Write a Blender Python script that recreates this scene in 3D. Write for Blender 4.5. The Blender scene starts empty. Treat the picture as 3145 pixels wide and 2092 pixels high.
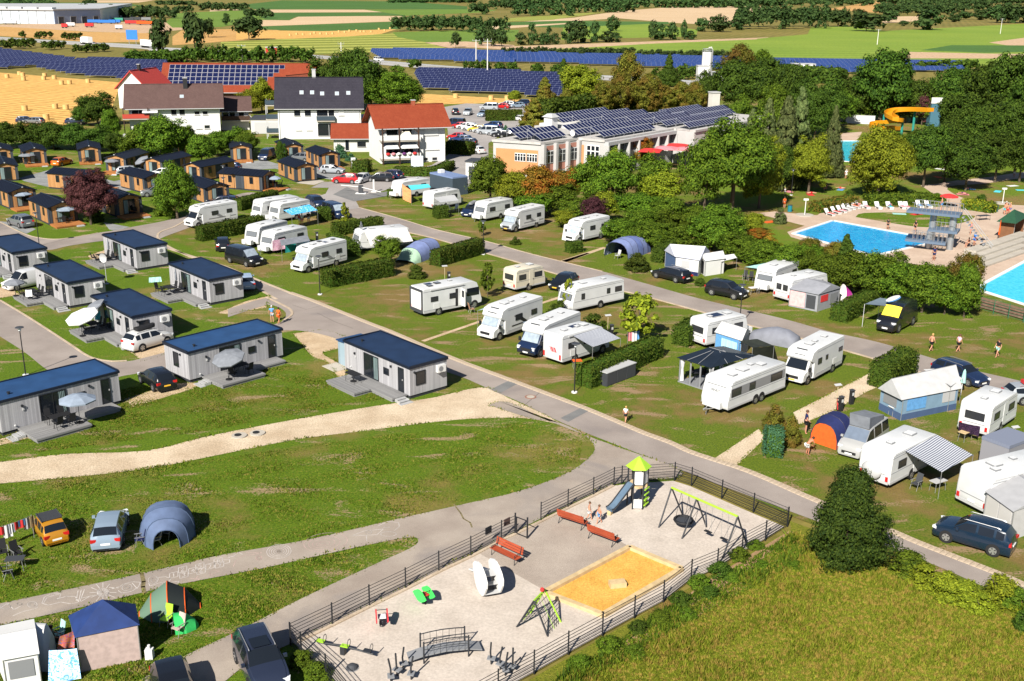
import bpy,math,random
import numpy as np
from mathutils import Vector
R=math.radians
rnd=random.Random(7)
sc=bpy.context.scene
col=sc.collection
FPX,PITCH,ROLL,CAMH=3356.0,R(17.87),R(0.66),31.0
cam=bpy.data.cameras.new('camera')
cam.sensor_width=36.0
cam.lens=FPX/3145.0*36.0
cam.clip_start,cam.clip_end=0.5,9000.0
camo=bpy.data.objects.new('camera',cam)
camo.location=(0,0,CAMH)
_fw=Vector((0,math.cos(PITCH),-math.sin(PITCH)))
_r0=Vector((1,0,0));_u0=_r0.cross(_fw)
_rt=math.cos(ROLL)*_r0+math.sin(ROLL)*_u0
_up=-math.sin(ROLL)*_r0+math.cos(ROLL)*_u0
from mathutils import Matrix
camo.rotation_euler=Matrix((_rt,_up,-_fw)).transposed().to_euler()
col.objects.link(camo)
sc.camera=camo
SUN_EL=R(38)
sx,sy=-math.cos(R(67)),-math.sin(R(67))
world=bpy.data.worlds.new('World');sc.world=world;world.use_nodes=True
wn=world.node_tree.nodes;wl=world.node_tree.links
sky=wn.new('ShaderNodeTexSky');sky.sky_type='NISHITA';sky.sun_disc=False;sky.air_density=0.7;sky.dust_density=0.3
sky.sun_elevation=SUN_EL;sky.sun_rotation=math.atan2(sx,sy)
wl.new(sky.outputs[0],wn['Background'].inputs[0]);wn['Background'].inputs[1].default_value=0.05
sun=bpy.data.lights.new('sun','SUN');sun.energy=5.0;sun.angle=R(0.5);sun.color=(1,0.95,0.86)
suno=bpy.data.objects.new('sun',sun);col.objects.link(suno);suno.location=(-60,-60,120)
suno.rotation_euler=Vector((sx*math.cos(SUN_EL),sy*math.cos(SUN_EL),math.sin(SUN_EL))).to_track_quat('Z','Y').to_euler()
vs=sc.view_settings
vs.view_transform='Standard';vs.look='None';vs.gamma=1.0;vs.use_curve_mapping=False
vs.exposure=0.88
sc.cycles.max_bounces=5;sc.cycles.diffuse_bounces=1;sc.cycles.glossy_bounces=2
sc.cycles.transmission_bounces=3;sc.cycles.transparent_max_bounces=4
sc.cycles.use_denoising=True
def G(x,y,z=0.0):
 d=_fw+(x-1572.5)/FPX*_rt-(y-1046.0)/FPX*_up
 t=(z-CAMH)/d.z
 return Vector((t*d.x,t*d.y,z))
def zoom(x0,y0,s):
 return lambda x,y,z=0.0:G(x0+x/s,y0+y/s,z)
zA=zoom(0,380,3.336);zB=zoom(680,200,3.267);zC=zoom(1380,200,3.267);zD=zoom(2080,200,3.267)
zE=zoom(2345,300,2.614);zF=zoom(0,680,3.336);zG=zoom(500,560,3.336);zH=zoom(1100,520,3.336)
zI=zoom(1700,600,3.336);zJ=zoom(2245,700,3.336);zK=zoom(1200,780,3.336);zL=zoom(1700,900,3.336)
zM=zoom(2345,1050,2.851);zN=zoom(0,1050,2.946);zO=zoom(450,950,2.357);zP=zoom(0,1480,2.561)
zQ=zoom(600,1480,2.5625);zR=zoom(1380,1380,1.723);zS=zoom(1800,1380,1.723);zT=zoom(2400,1400,1.295)
zU=zoom(0,0,2.946);zV=zoom(780,0,2.946);zW=zoom(1560,0,2.946);zX=zoom(2345,0,2.946)
zY=zoom(0,0,0.7494)
def toppix(b,h):
 d=Vector((b.x,b.y,b.z+h-CAMH));z=d.dot(_fw)
 return 1046.0-FPX*d.dot(_up)/z
def height_to(b,ytop):
 lo,hi=0.0,60.0
 for _ in range(40):
  m=(lo+hi)/2
  if toppix(b,m)>ytop:lo=m
  else:hi=m
 return lo
def ang(a,b):return math.atan2(b.y-a.y,b.x-a.x)
MATS={}
def mat(name,c,rough=0.8,var=0.0,scale=6.0,metal=0.0,bump=0.0,bscale=30.0,c2=None,spec=0.35,coat=0.0,stretch=None,alpha=None):
 if name in MATS:return MATS[name]
 m=bpy.data.materials.new(name);m.use_nodes=True
 nt=m.node_tree;b=nt.nodes['Principled BSDF']
 b.inputs['Base Color'].default_value=(*c,1);b.inputs['Roughness'].default_value=rough
 b.inputs['Metallic'].default_value=metal;b.inputs['Specular IOR Level'].default_value=spec
 if coat:b.inputs['Coat Weight'].default_value=coat;b.inputs['Coat Roughness'].default_value=0.05
 if var or bump or c2:
  tc=nt.nodes.new('ShaderNodeTexCoord');mp=nt.nodes.new('ShaderNodeMapping')
  nt.links.new(tc.outputs['Object'],mp.inputs[0])
  if stretch:mp.inputs['Scale'].default_value=stretch
 if var or c2:
  n=nt.nodes.new('ShaderNodeTexNoise');n.inputs['Scale'].default_value=scale;n.inputs['Detail'].default_value=5
  nt.links.new(mp.outputs[0],n.inputs['Vector'])
  r=nt.nodes.new('ShaderNodeValToRGB')
  lo=c2 if c2 else tuple(max(0,x*(1-var))for x in c);hi=c if c2 else tuple(min(1,x*(1+var))for x in c)
  r.color_ramp.elements[0].position=0.35;r.color_ramp.elements[1].position=0.65
  r.color_ramp.elements[0].color=(*lo,1);r.color_ramp.elements[1].color=(*hi,1)
  nt.links.new(n.outputs['Fac'],r.inputs[0]);nt.links.new(r.outputs[0],b.inputs['Base Color'])
 if bump:
  n2=nt.nodes.new('ShaderNodeTexNoise');n2.inputs['Scale'].default_value=bscale;n2.inputs['Detail'].default_value=3
  nt.links.new(mp.outputs[0],n2.inputs['Vector'])
  bp=nt.nodes.new('ShaderNodeBump');bp.inputs['Strength'].default_value=bump;bp.inputs['Distance'].default_value=0.05
  nt.links.new(n2.outputs['Fac'],bp.inputs['Height']);nt.links.new(bp.outputs[0],b.inputs['Normal'])
 MATS[name]=m
 return m
class NT:
 def __init__(s,name,rough=0.9):
  s.m=bpy.data.materials.new(name);s.m.use_nodes=True;s.t=s.m.node_tree
  s.b=s.t.nodes['Principled BSDF'];s.b.inputs['Roughness'].default_value=rough
  s.b.inputs['Specular IOR Level'].default_value=0.2
  s.tc=s.t.nodes.new('ShaderNodeTexCoord');MATS[name]=s.m
 def put(s,sock,v):
  if hasattr(v,'is_output'):s.t.links.new(v,sock)
  else:sock.default_value=v
 def noise(s,scale,detail=4,vec=None,rough=0.55,dist=0.0):
  n=s.t.nodes.new('ShaderNodeTexNoise');n.inputs['Scale'].default_value=scale;n.inputs['Detail'].default_value=detail
  n.inputs['Roughness'].default_value=rough;n.inputs['Distortion'].default_value=dist
  s.t.links.new(vec or s.tc.outputs['Object'],n.inputs['Vector']);return n.outputs['Fac']
 def mapping(s,scale=(1,1,1),rot=(0,0,0),loc=(0,0,0)):
  n=s.t.nodes.new('ShaderNodeMapping');n.inputs['Scale'].default_value=scale;n.inputs['Rotation'].default_value=rot
  n.inputs['Location'].default_value=loc
  s.t.links.new(s.tc.outputs['Object'],n.inputs[0]);return n.outputs[0]
 def wave(s,scale,vec,dist=0.0,profile='SIN',axis='X'):
  n=s.t.nodes.new('ShaderNodeTexWave');n.inputs['Scale'].default_value=scale;n.inputs['Distortion'].default_value=dist
  n.bands_direction=axis;n.wave_profile=profile;n.inputs['Detail'].default_value=1
  s.t.links.new(vec,n.inputs['Vector']);return n.outputs['Fac']
 def ramp(s,fac,p0,p1,c0=(0,0,0),c1=(1,1,1)):
  r=s.t.nodes.new('ShaderNodeValToRGB');e=r.color_ramp.elements
  e[0].position,e[1].position=p0,p1;e[0].color=(*c0,1);e[1].color=(*c1,1)
  s.t.links.new(fac,r.inputs[0]);return r.outputs[0]
 def mix(s,fac,a,b,mode='MIX'):
  n=s.t.nodes.new('ShaderNodeMix');n.data_type='RGBA';n.blend_type=mode
  s.put(n.inputs[0],fac)
  for i,v in((6,a),(7,b)):s.put(n.inputs[i],(*v,1)if isinstance(v,tuple)else v)
  return n.outputs[2]
 def math(s,op,a,b=0.0):
  n=s.t.nodes.new('ShaderNodeMath');n.operation=op;s.put(n.inputs[0],a);s.put(n.inputs[1],b);return n.outputs[0]
 def color(s,v):s.put(s.b.inputs['Base Color'],v)
 def bump(s,h,strength=0.4,dist=0.05):
  n=s.t.nodes.new('ShaderNodeBump');n.inputs['Strength'].default_value=strength;n.inputs['Distance'].default_value=dist
  s.t.links.new(h,n.inputs['Height']);s.t.links.new(n.outputs[0],s.b.inputs['Normal'])
def lawn(name,g1,g2,dry,dryamt,soil=(0.30,0.19,0.085),scale=1.0,soilamt=0.62):
 n=NT(name)
 big=n.noise(0.11*scale,5);mid=n.noise(0.55*scale,6,dist=0.4);fine=n.noise(7.0,6,rough=0.7)
 c=n.mix(n.ramp(fine,0.32,0.66),g1,g2)
 d=n.math('ADD',n.math('MULTIPLY',big,0.7),n.math('MULTIPLY',mid,0.3))
 d2=n.math('ADD',d,n.math('MULTIPLY',n.math('SUBTRACT',fine,0.5),0.22))
 c=n.mix(n.ramp(d2,dryamt,dryamt+0.10),c,n.mix(n.ramp(fine,0.35,0.65),dry,tuple(x*0.55 for x in dry)))
 s2=n.math('ADD',n.noise(0.5*scale,7,n.mapping(scale=(.38,1,1),rot=(0,0,R(-18))),.62,0.5),n.math('MULTIPLY',n.math('SUBTRACT',fine,0.5),0.45))
 c=n.mix(n.ramp(s2,soilamt,soilamt+0.05),c,soil)
 n.color(c);n.bump(n.math('ADD',fine,n.noise(22.0,3)),0.9,0.10)
 return n.m
def ground(name,c1,c2,scale=0.5,fine=25.0,amt=0.35,bump=0.25,c3=None,stones=False):
 n=NT(name)
 a=n.noise(scale,6);f=n.noise(fine,4,rough=0.7)
 c=n.mix(n.ramp(a,0.35,0.65),c1,c2)
 if c3:c=n.mix(n.ramp(n.noise(scale*0.35,5,dist=1.0),0.55,0.68),c,c3)
 c=n.mix(amt,c,n.ramp(f,0.3,0.7),'OVERLAY')
 n.color(c);n.bump(f,bump,0.04)
 return n.m
M_lawn=lawn('lawn_green',(0.035,0.090,0.003),(0.154,0.225,0.009),(0.255,0.211,0.049),0.515,soil=(0.334,0.239,0.133),soilamt=0.585)
M_camp=lawn('lawn_camp',(0.044,0.090,0.004),(0.167,0.211,0.013),(0.264,0.184,0.057),0.485,soil=(0.308,0.207,0.114),soilamt=0.575)
M_pool=lawn('lawn_pool',(0.07,0.13,0.006),(0.17,0.235,0.016),(0.29,0.19,0.065),0.475,soilamt=0.72,scale=0.5)
M_mead=lawn('meadow_grass',(0.083,0.110,0.006),(0.248,0.246,0.023),(0.285,0.185,0.045),0.53,soil=(0.221,0.132,0.050),soilamt=0.66)
M_soil=ground('bare_soil',(0.25,0.155,0.08),(0.32,0.205,0.11),0.8,14,0.4)
M_road=ground('asphalt_road',(0.235,0.198,0.175),(0.300,0.257,0.229),0.25,40,0.25,0.15,(0.207,0.179,0.167))
M_path=ground('path_tarmac',(0.262,0.215,0.179),(0.338,0.287,0.240),0.35,40,0.3,0.15,(0.229,0.198,0.179))
M_patch=ground('asphalt_patch',(0.15,0.15,0.148),(0.19,0.187,0.182),0.6,40,0.25)
M_lot=ground('car_park_asphalt',(0.262,0.239,0.227),(0.338,0.311,0.292),0.12,30,0.2,0.12)
M_blue=ground('grey_gravel',(0.19,0.195,0.195),(0.26,0.265,0.26),0.6,20,0.35)
M_gravel=ground('pale_gravel',(0.414,0.316,0.213),(0.552,0.448,0.322),0.35,10,0.4,0.5)
M_grav2=ground('trodden_gravel',(0.391,0.282,0.172),(0.494,0.374,0.247),0.7,9,0.45,0.5)
M_chips=ground('white_chips',(0.43,0.37,0.315),(0.50,0.435,0.375),0.6,7.0,0.16,0.3)
M_screed=ground('play_gravel',(0.299,0.247,0.205),(0.368,0.310,0.259),0.5,18,0.3,0.3)
M_sand=ground('yellow_sand',(0.54,0.285,0.055),(0.62,0.35,0.08),0.8,12,0.35,0.5)
M_pave=ground('pool_paving',(0.414,0.305,0.230),(0.494,0.380,0.293),0.3,3.0,0.12,0.05)
M_conc=ground('concrete',(0.36,0.325,0.275),(0.43,0.39,0.33),0.5,20,0.2)
M_kerb=ground('kerb_stone',(0.36,0.28,0.20),(0.46,0.37,0.275),0.8,12,0.3)
class MB:
 def __init__(s):s.v=[];s.f=[]
 def add(s,vs_,fs):
  n=len(s.v);s.v+=[tuple(p)for p in vs_];s.f+=[tuple(i+n for i in f)for f in fs];return s
 def box(s,x0,x1,y0,y1,z0,z1,rz=0.0,piv=None):
  p=[(x,y,z)for z in(z0,z1)for x,y in((x0,y0),(x1,y0),(x1,y1),(x0,y1))]
  if rz:
   cx,cy=piv or((x0+x1)/2,(y0+y1)/2);c,q=math.cos(rz),math.sin(rz)
   p=[(cx+(x-cx)*c-(y-cy)*q,cy+(x-cx)*q+(y-cy)*c,z)for x,y,z in p]
  return s.add(p,[(3,2,1,0),(4,5,6,7),(0,1,5,4),(1,2,6,5),(2,3,7,6),(3,0,4,7)])
 def quad(s,a,b,c,d):return s.add([a,b,c,d],[(0,1,2,3)])
 def slab(s,pts,t):
  p=[Vector(q)for q in pts];n=(p[1]-p[0]).cross(p[2]-p[0]).normalized()*t;k=len(p)
  s.add([tuple(q)for q in p]+[tuple(q-n)for q in p],[tuple(range(k)),tuple(range(2*k-1,k-1,-1))]+[(i,i+k,(i+1)%k+k,(i+1)%k)for i in range(k)]);return s
 def prism(s,poly,z0,z1):
  k=len(poly)
  if sum(poly[i][0]*poly[(i+1)%k][1]-poly[(i+1)%k][0]*poly[i][1]for i in range(k))<0:poly=poly[::-1]
  return s.add([(p[0],p[1],z0)for p in poly]+[(p[0],p[1],z1)for p in poly],[tuple(range(k-1,-1,-1)),tuple(range(k,2*k))]+[(i,(i+1)%k,(i+1)%k+k,i+k)for i in range(k)])
 def sheet(s,poly,z):
  k=len(poly)
  if sum(poly[i][0]*poly[(i+1)%k][1]-poly[(i+1)%k][0]*poly[i][1]for i in range(k))<0:poly=poly[::-1]
  return s.add([(p[0],p[1],z)for p in poly],[tuple(range(k))])
 def xprism(s,prof,y0,y1,bev=0.0):
  k=len(prof)
  cx=sum(p[0]for p in prof)/k;cz=sum(p[1]for p in prof)/k
  def ring(y,d):
   o=[]
   for x,z in prof:
    l=math.hypot(x-cx,z-cz)or 1
    o.append((x-(x-cx)/l*d,y,z-(z-cz)/l*d))
   return o
  rs=[ring(y0,bev),ring(y0+bev,bev*.25),ring(y0+2*bev,0),ring(y1-2*bev,0),ring(y1-bev,bev*.25),ring(y1,bev)]if bev else[ring(y0,0),ring(y1,0)]
  return s.loft(rs)
 def loft(s,rings,cap=True):
  k=len(rings[0]);n=len(rings);v=[p for r in rings for p in r];f=[]
  for i in range(n-1):
   for j in range(k):
    a,b=i*k+j,i*k+(j+1)%k
    f.append((a,a+k,b+k,b))
  if cap:f+=[tuple(range(k)),tuple(range(n*k-1,(n-1)*k-1,-1))]
  return s.add(v,f)
 def tube(s,pts,r,n=6,r1=None,cap=True):
  pts=[Vector(p)for p in pts];rings=[]
  for i,p in enumerate(pts):
   t=(pts[min(i+1,len(pts)-1)]-pts[max(i-1,0)]).normalized()
   u=t.cross(Vector((0,0,1))if abs(t.z)<0.9 else Vector((1,0,0))).normalized();w=t.cross(u)
   rr=r if r1 is None else r+(r1-r)*i/max(1,len(pts)-1)
   rings.append([tuple(p+(u*math.cos(a)-w*math.sin(a))*rr)for a in(2*math.pi*j/n for j in range(n))])
  return s.loft(rings,cap)
 def cyl(s,x,y,z0,z1,r,n=12,r1=None):return s.tube([(x,y,z0),(x,y,z1)],r,n,r1)
 def disc_y(s,x,z,y0,y1,r,n=16):return s.tube([(x,y0,z),(x,y1,z)],r,n)
 def ball(s,c,r,nu=10,nv=6):
  rx,ry,rz=r if isinstance(r,tuple)else(r,r,r)
  rings=[[(c[0]+rx*math.sin(t)*math.cos(-p),c[1]+ry*math.sin(t)*math.sin(-p),c[2]-rz*math.cos(t))for p in(2*math.pi*j/nu for j in range(nu))]for t in(max(0.03,min(math.pi-0.03,math.pi*i/nv))for i in range(nv+1))]
  return s.loft(rings)
 def mesh(s,name,smooth=None):
  u=sorted({i for f in s.f for i in f})
  if len(u)<len(s.v):k={a:i for i,a in enumerate(u)};s.v=[s.v[a]for a in u];s.f=[tuple(k[i]for i in f)for f in s.f]
  me=bpy.data.meshes.new(name);me.from_pydata(s.v,[],s.f);
  if smooth is not None:
   me.shade_smooth();me.set_sharp_from_angle(angle=R(smooth))
  me.update();return me
MESH={}
def put(name,me,m,parent=None,loc=(0,0,0),rz=0.0,scale=None):
 if isinstance(me,MB):me=me.mesh(name)
 if len(me.materials)==0:me.materials.append(None)
 o=bpy.data.objects.new(name,me);col.objects.link(o)
 o.location=loc
 if rz:o.rotation_euler=(0,0,rz)
 if scale:o.scale=scale
 o.material_slots[0].link='OBJECT';o.material_slots[0].material=m
 if parent:o.parent=parent
 return o
def part(name,key,gen,m,parent,loc=(0,0,0),rz=0.0,smooth=None,scale=None):
 if key not in MESH:
  b=MB();gen(b);MESH[key]=b.mesh(name,smooth)
 return put(name,MESH[key],m,parent,loc,rz,scale)
def tag(o,label,cat,group=None):
 o['label']=label;o['category']=cat
 if group:o['group']=group
 return o
def thing(name,label,cat,loc=(0,0,0),rz=0.0,group=None):
 o=bpy.data.objects.new(name,None);col.objects.link(o);o.empty_display_size=0.2
 o.location=loc;o.rotation_euler=(0,0,rz)
 return tag(o,label,cat,group)
def struct(name,b,m,kind='structure'):
 o=put(name,b,m);o['kind']=kind;return o
 # ============ the land
def smooth(pts,n=5):
 pts=[Vector((p[0],p[1],0))for p in pts];o=[]
 for i in range(len(pts)-1):
  p0,p1,p2,p3=pts[max(0,i-1)],pts[i],pts[i+1],pts[min(len(pts)-1,i+2)]
  for k in range(n):
   t=k/n
   o.append(0.5*((2*p1)+(p2-p0)*t+(2*p0-5*p1+4*p2-p3)*t*t+(3*p1-p0-3*p2+p3)*t**3))
 return o+[pts[-1]]
def S(*pts):return[G(x,y)for x,y in pts]
def ZZ(z,*pts):return[z(x,y)for x,y in pts]
def DD(*pts):return[zY(x,y)for x,y in pts]
def area(name,pts,m,z):return struct(name,MB().sheet(pts,z),m)
def strip(name,a,b,m,z):
 return area(name,smooth(a)+smooth(b)[::-1],m,z)
def field(name,c1,c2,rot=0.0,scale=0.25,amt=0.5,ns=0.03):
 if name in MATS:return MATS[name]
 n=NT(name);w=n.wave(scale,n.mapping(rot=(0,0,R(rot))),2.5)
 a=n.noise(ns,6);b=n.noise(0.6,4)
 c=n.mix(n.ramp(a,0.3,0.7),c1,c2)
 c=n.mix(amt,c,n.mix(n.ramp(w,0.2,0.8),tuple(x*0.72 for x in c1),tuple(min(1,x*1.15)for x in c2)))
 n.color(n.mix(0.25,c,n.ramp(b,0.3,0.7),'OVERLAY'));n.bump(b,0.4,0.15);return n.m
M_land=field('farmland',(0.13,0.12,0.022),(0.22,0.17,0.045),20,0.05,0.2,0.01)
F_gold=field('wheat_stubble',(0.504,0.282,0.072),(0.624,0.372,0.114),-62,0.10,0.6,0.02)
F_gold2=field('ripe_wheat',(0.432,0.234,0.070),(0.504,0.300,0.108),8,0.04,0.25,0.01)
F_tan=field('pale_stubble',(0.480,0.336,0.192),(0.552,0.402,0.246),70,0.03,0.3,0.008)
F_soil=field('pale_soil',(0.432,0.288,0.174),(0.492,0.342,0.216),0,0.05,0.1,0.01)
F_green=field('green_field',(0.102,0.174,0.022),(0.144,0.222,0.034),80,0.03,0.35,0.008)
F_dark=field('maize_field',(0.048,0.110,0.019),(0.072,0.150,0.029),85,0.05,0.3,0.01)
F_lime=field('mown_meadow',(0.198,0.228,0.031),(0.300,0.306,0.066),62,0.012,0.8,0.01)
F_brit=field('bright_pasture',(0.138,0.222,0.022),(0.216,0.282,0.036),75,0.02,0.3,0.012)
struct('ground',MB().sheet([(-6000,-400),(6000,-400),(6000,9000),(-6000,9000)],-0.06),M_land)
_fz=[0.0]
def fld(nm,m,z,*pts):
 _fz[0]+=0.0014
 area(nm,ZZ(z,*pts),m,-0.054+_fz[0])
fld('stubble_field',F_gold,zU,(-900,560),(0,655),(1090,745),(1060,850),(1000,1010),(700,1130),(400,1190),(-900,1330))
fld('stubble_field',F_gold,zV,(1400,845),(1560,850),(2357,895),(2700,905),(2620,985),(2300,955),(1950,985),(1700,1005),(1450,1000))
fld('wheat_field',F_gold2,zU,(-900,215),(0,238),(800,288),(1340,300),(1400,375),(900,385),(600,365),(0,325),(-900,270))
fld('wheat_field',F_gold2,zU,(1560,330),(1640,275),(1950,265),(2420,258),(2560,280),(2400,350),(1900,385),(1560,410))
fld('pale_field',F_soil,zU,(-900,190),(0,222),(1350,195),(1560,205),(1670,268),(1300,300),(800,286),(0,240),(-900,220))
fld('maize_field',F_dark,zV,(-100,42),(250,4),(1400,14),(1930,58),(1930,85),(1000,85),(0,84))
fld('pale_field',F_tan,zV,(-400,86),(1000,88),(1160,110),(-400,116))
fld('pasture',F_green,zV,(1000,88),(1950,85),(2200,90),(2100,112),(1380,142),(1160,110))
fld('maize_field',F_dark,zV,(-300,117),(1160,112),(1380,140),(380,152),(320,182),(-300,175))
fld('pale_field',F_tan,zV,(-60,180),(320,184),(400,151),(960,146),(1380,146),(1300,192),(900,207),(60,238),(-60,238))
fld('maize_field',F_dark,zV,(-100,245),(1300,195),(1330,262),(620,284),(-100,262))
fld('wheat_field',F_gold,zV,(-160,272),(620,282),(1290,264),(1100,322),(600,347),(-160,358))
fld('mown_meadow',F_lime,zV,(-300,378),(850,330),(1270,298),(1560,385),(1760,440),(1050,472),(600,492),(-300,470))
fld('pasture',F_green,zV,(1250,292),(1930,272),(2400,270),(2357,372),(1550,382),(1300,335))
fld('pale_field',F_soil,zV,(1545,385),(1920,375),(2357,408),(2357,455),(2000,430),(1760,432))
fld('pale_field',F_soil,zW,(-10,420),(450,405),(1000,385),(2357,338),(2357,352),(1300,395),(700,430),(-10,460))
fld('pasture',F_brit,zW,(-400,475),(0,462),(700,430),(1300,395),(2357,352),(2357,560),(1900,545),(1000,525),(0,500),(-400,490))
fld('pale_field',F_tan,zW,(150,195),(600,160),(1000,102),(1500,62),(2300,58),(2300,140),(2000,232),(1500,207),(1000,165),(600,192))
fld('pasture',F_lime,zW,(-200,185),(0,165),(520,130),(930,100),(400,180),(-200,204))
fld('maize_field',F_dark,zW,(-150,205),(500,188),(1450,198),(1460,218),(1000,248),(500,250),(-150,240))
fld('pale_field',F_tan,zW,(-150,238),(200,225),(590,205),(590,214),(250,238),(-150,268))
fld('pasture',F_brit,zW,(500,250),(1300,215),(1720,270),(1700,330),(1000,345),(480,360))
fld('pasture',F_brit,zX,(-60,350),(400,310),(430,245),(780,240),(1100,280),(2357,215),(2900,200),(2900,620),(2357,600),(800,585),(-60,570))
fld('pale_field',F_soil,zX,(1250,468),(2020,485),(2500,490),(2500,530),(1300,528))
fld('pasture',F_dark,zX,(1420,455),(1700,408),(2357,412),(2357,470),(2000,478))
fld('pale_field',F_tan,zX,(1060,152),(1400,146),(1400,190),(1080,212))
fld('wheat_field',F_gold2,zX,(560,85),(1030,12),(1300,15),(1060,118),(700,95))
fld('pale_field',F_soil,zX,(2040,385),(2357,342),(2700,340),(2700,415),(2200,410))
fld('pasture',F_dark,zU,(530,24),(1040,22),(1300,50),(800,72),(560,80))
fld('pasture',F_green,zU,(1500,200),(1600,120),(2300,85),(2400,180),(2000,245),(1560,250))
fld('pale_field',F_tan,zU,(850,3),(1400,2),(1250,24),(880,26))
area('camp_lawn',S((-500,470),(900,330),(2300,300),(3600,330),(3600,2050),(2420,1580),(1800,1290),(1200,1030),(486,730),(-500,700)),M_camp,0.0)
area('cabin_lawn',S((-500,395),(300,395),(850,425),(1050,470),(1000,600),(486,722),(1200,1016),(1900,1330),(2100,1400),(2100,1440),(1300,2400),(-900,2400)),M_lawn,0.006)
area('pool_lawn',S((2130,640),(2420,330),(3700,330),(3700,780),(2900,800),(2330,760)),M_pool,0.010)
meadow=area('meadow',S((2425,1600),(3145,1862),(3500,1990),(3600,2500),(1300,2500),(1520,2150),(2430,1625)),M_mead,0.010)
Z1,Z2,Z3,Z4=0.016,0.020,0.024,0.028
upA=S((1000,608),(1100,637),(1220,670),(1340,706),(1487,740),(1610,775),(1730,805),(1850,834),(2000,876),(2150,918),(2400,978),(2545,1018),(2695,1051),(2845,1095),(2976,1134),(3145,1173),(3400,1235))
upB=S((1000,650),(1100,672),(1175,697),(1310,727),(1400,752),(1502,781),(1610,812),(1715,844),(1886,888),(2000,916),(2195,970),(2270,992),(2455,1039),(2590,1076),(2715,1112),(2809,1140),(3004,1189),(3145,1224),(3400,1290))
strip('camp_road',upA,upB,M_road,Z1)
loA=S((600,660),(540,695),(495,712),(484,726),(494,742),(518,758),(600,796),(680,815),(770,852),(890,900),(950,921),(1040,957),(1130,993),(1200,1020),(1296,1062),(1410,1110),(1530,1155),(1650,1200),(1770,1245),(1880,1290),(1970,1329),(2060,1362),(2125,1392),(2299,1450),(2500,1537),(2724,1628),(2832,1674),(3064,1764),(3145,1799),(3300,1870))
loB=S((480,690),(420,720),(400,735),(440,742),(518,765),(641,805),(746,850),(788,884),(850,920),(900,958),(1000,1000),(1150,1065),(1300,1120),(1422,1160),(1518,1203),(1590,1233),(1700,1287),(1790,1326),(1880,1362),(1957,1392),(2080,1440),(2250,1505),(2450,1580),(2600,1635),(2740,1686),(2894,1746),(3018,1801),(3145,1850),(3300,1920))
strip('camp_road',loA,loB,M_road,Z2)
strip('camp_road',S((-60,655),(0,683),(75,719),(126,732),(180,735),(255,725),(300,716),(360,707),(420,695),(500,680),(600,655),(690,612),(760,592),(830,600),(950,616),(1060,600)),S((-60,700),(0,725),(75,757),(150,768),(210,756),(312,741),(380,738),(460,742),(520,722),(600,692),(640,668),(720,632),(800,625),(900,640),(960,655),(1060,668)),M_road,Z3)
strip('camp_road',ZZ(zF,(-200,690),(0,810),(300,990),(700,1250),(880,1370),(1000,1415),(1150,1440),(1300,1435),(1450,1410),(1700,1345)),ZZ(zF,(-200,1050),(0,1180),(250,1340),(480,1520),(800,1700),(1000,1680),(1200,1600),(1400,1560),(1600,1510),(1850,1450)),M_road,Z1)
area('junction',smooth(S((700,950),(820,915),(900,920),(1000,965),(1160,1030),(1240,1062),(1120,1075),(1030,1040),(960,1022),(880,1015),(800,1035),(560,1130),(440,1130),(330,1130),(500,1085),(600,1050),(830,1000),(868,985),(878,962),(850,942),(810,940),(700,975)),3),M_road,Z3)
area('entrance_plaza',S((890,628),(1000,596),(1010,577),(955,577),(990,560),(1090,556),(1200,540),(1325,508),(1390,468),(1440,430),(1445,380),(1500,385),(1500,480),(1470,540),(1440,575),(1310,590),(1200,580),(1090,612),(1105,640),(1000,655)),M_lot,Z4)
area('car_park',S((1360,330),(1430,318),(1640,325),(1720,352),(1560,400),(1500,440),(1470,480),(1380,480),(1375,400)),M_lot,Z3)
area('car_park',S((1330,345),(1380,335),(1420,345),(1400,400),(1440,440),(1420,480),(1370,470),(1385,400)),M_lot,Z2)
area('asphalt_patch',ZZ(zB,(1120,1300),(1260,1225),(1430,1300),(1700,1265),(1700,1310),(1330,1370)),M_patch,0.034)
area('asphalt_patch',ZZ(zK,(1030,1390),(1190,1310),(1340,1310),(1130,1425)),M_patch,0.030)
area('asphalt_patch',ZZ(zL,(70,1285),(280,1180),(370,1205),(150,1325)),M_patch,0.030)
for a in(((1040,560),(1170,590),(1400,540),(1500,570),(1480,660),(1250,700),(1100,680)),((190,560),(520,470),(700,560),(540,660),(250,590)),((1060,1010),(1330,1060),(1180,1100),(1120,1085)),((2090,660),(2335,590),(2335,700),(2100,690))):
 area('gravel_yard',ZZ(zA,*a),M_blue,0.013)
area('gravel_yard',ZZ(zA,(-20,1000),(120,1010),(370,1080),(270,1130),(0,1010)),M_blue,0.014)
area('gravel_yard',ZZ(zB,(60,1010),(420,950),(560,990),(1000,1000),(1340,1100),(1300,1180),(900,1120),(540,1040),(100,1060)),M_blue,0.0145)
area('pebble_bed',ZZ(zB,(750,1185),(900,1140),(1040,1165),(930,1205)),M_conc,0.03)
area('gravel_path',smooth(S((-200,1442),(0,1420),(200,1395),(450,1385),(640,1340),(900,1290),(1150,1248),(1330,1222),(1480,1190),(1560,1222),(1720,1300),(1600,1284),(1400,1290),(1100,1326),(900,1352),(680,1396),(450,1440),(200,1468),(0,1486),(-200,1510)),3),M_gravel,Z1)
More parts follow.
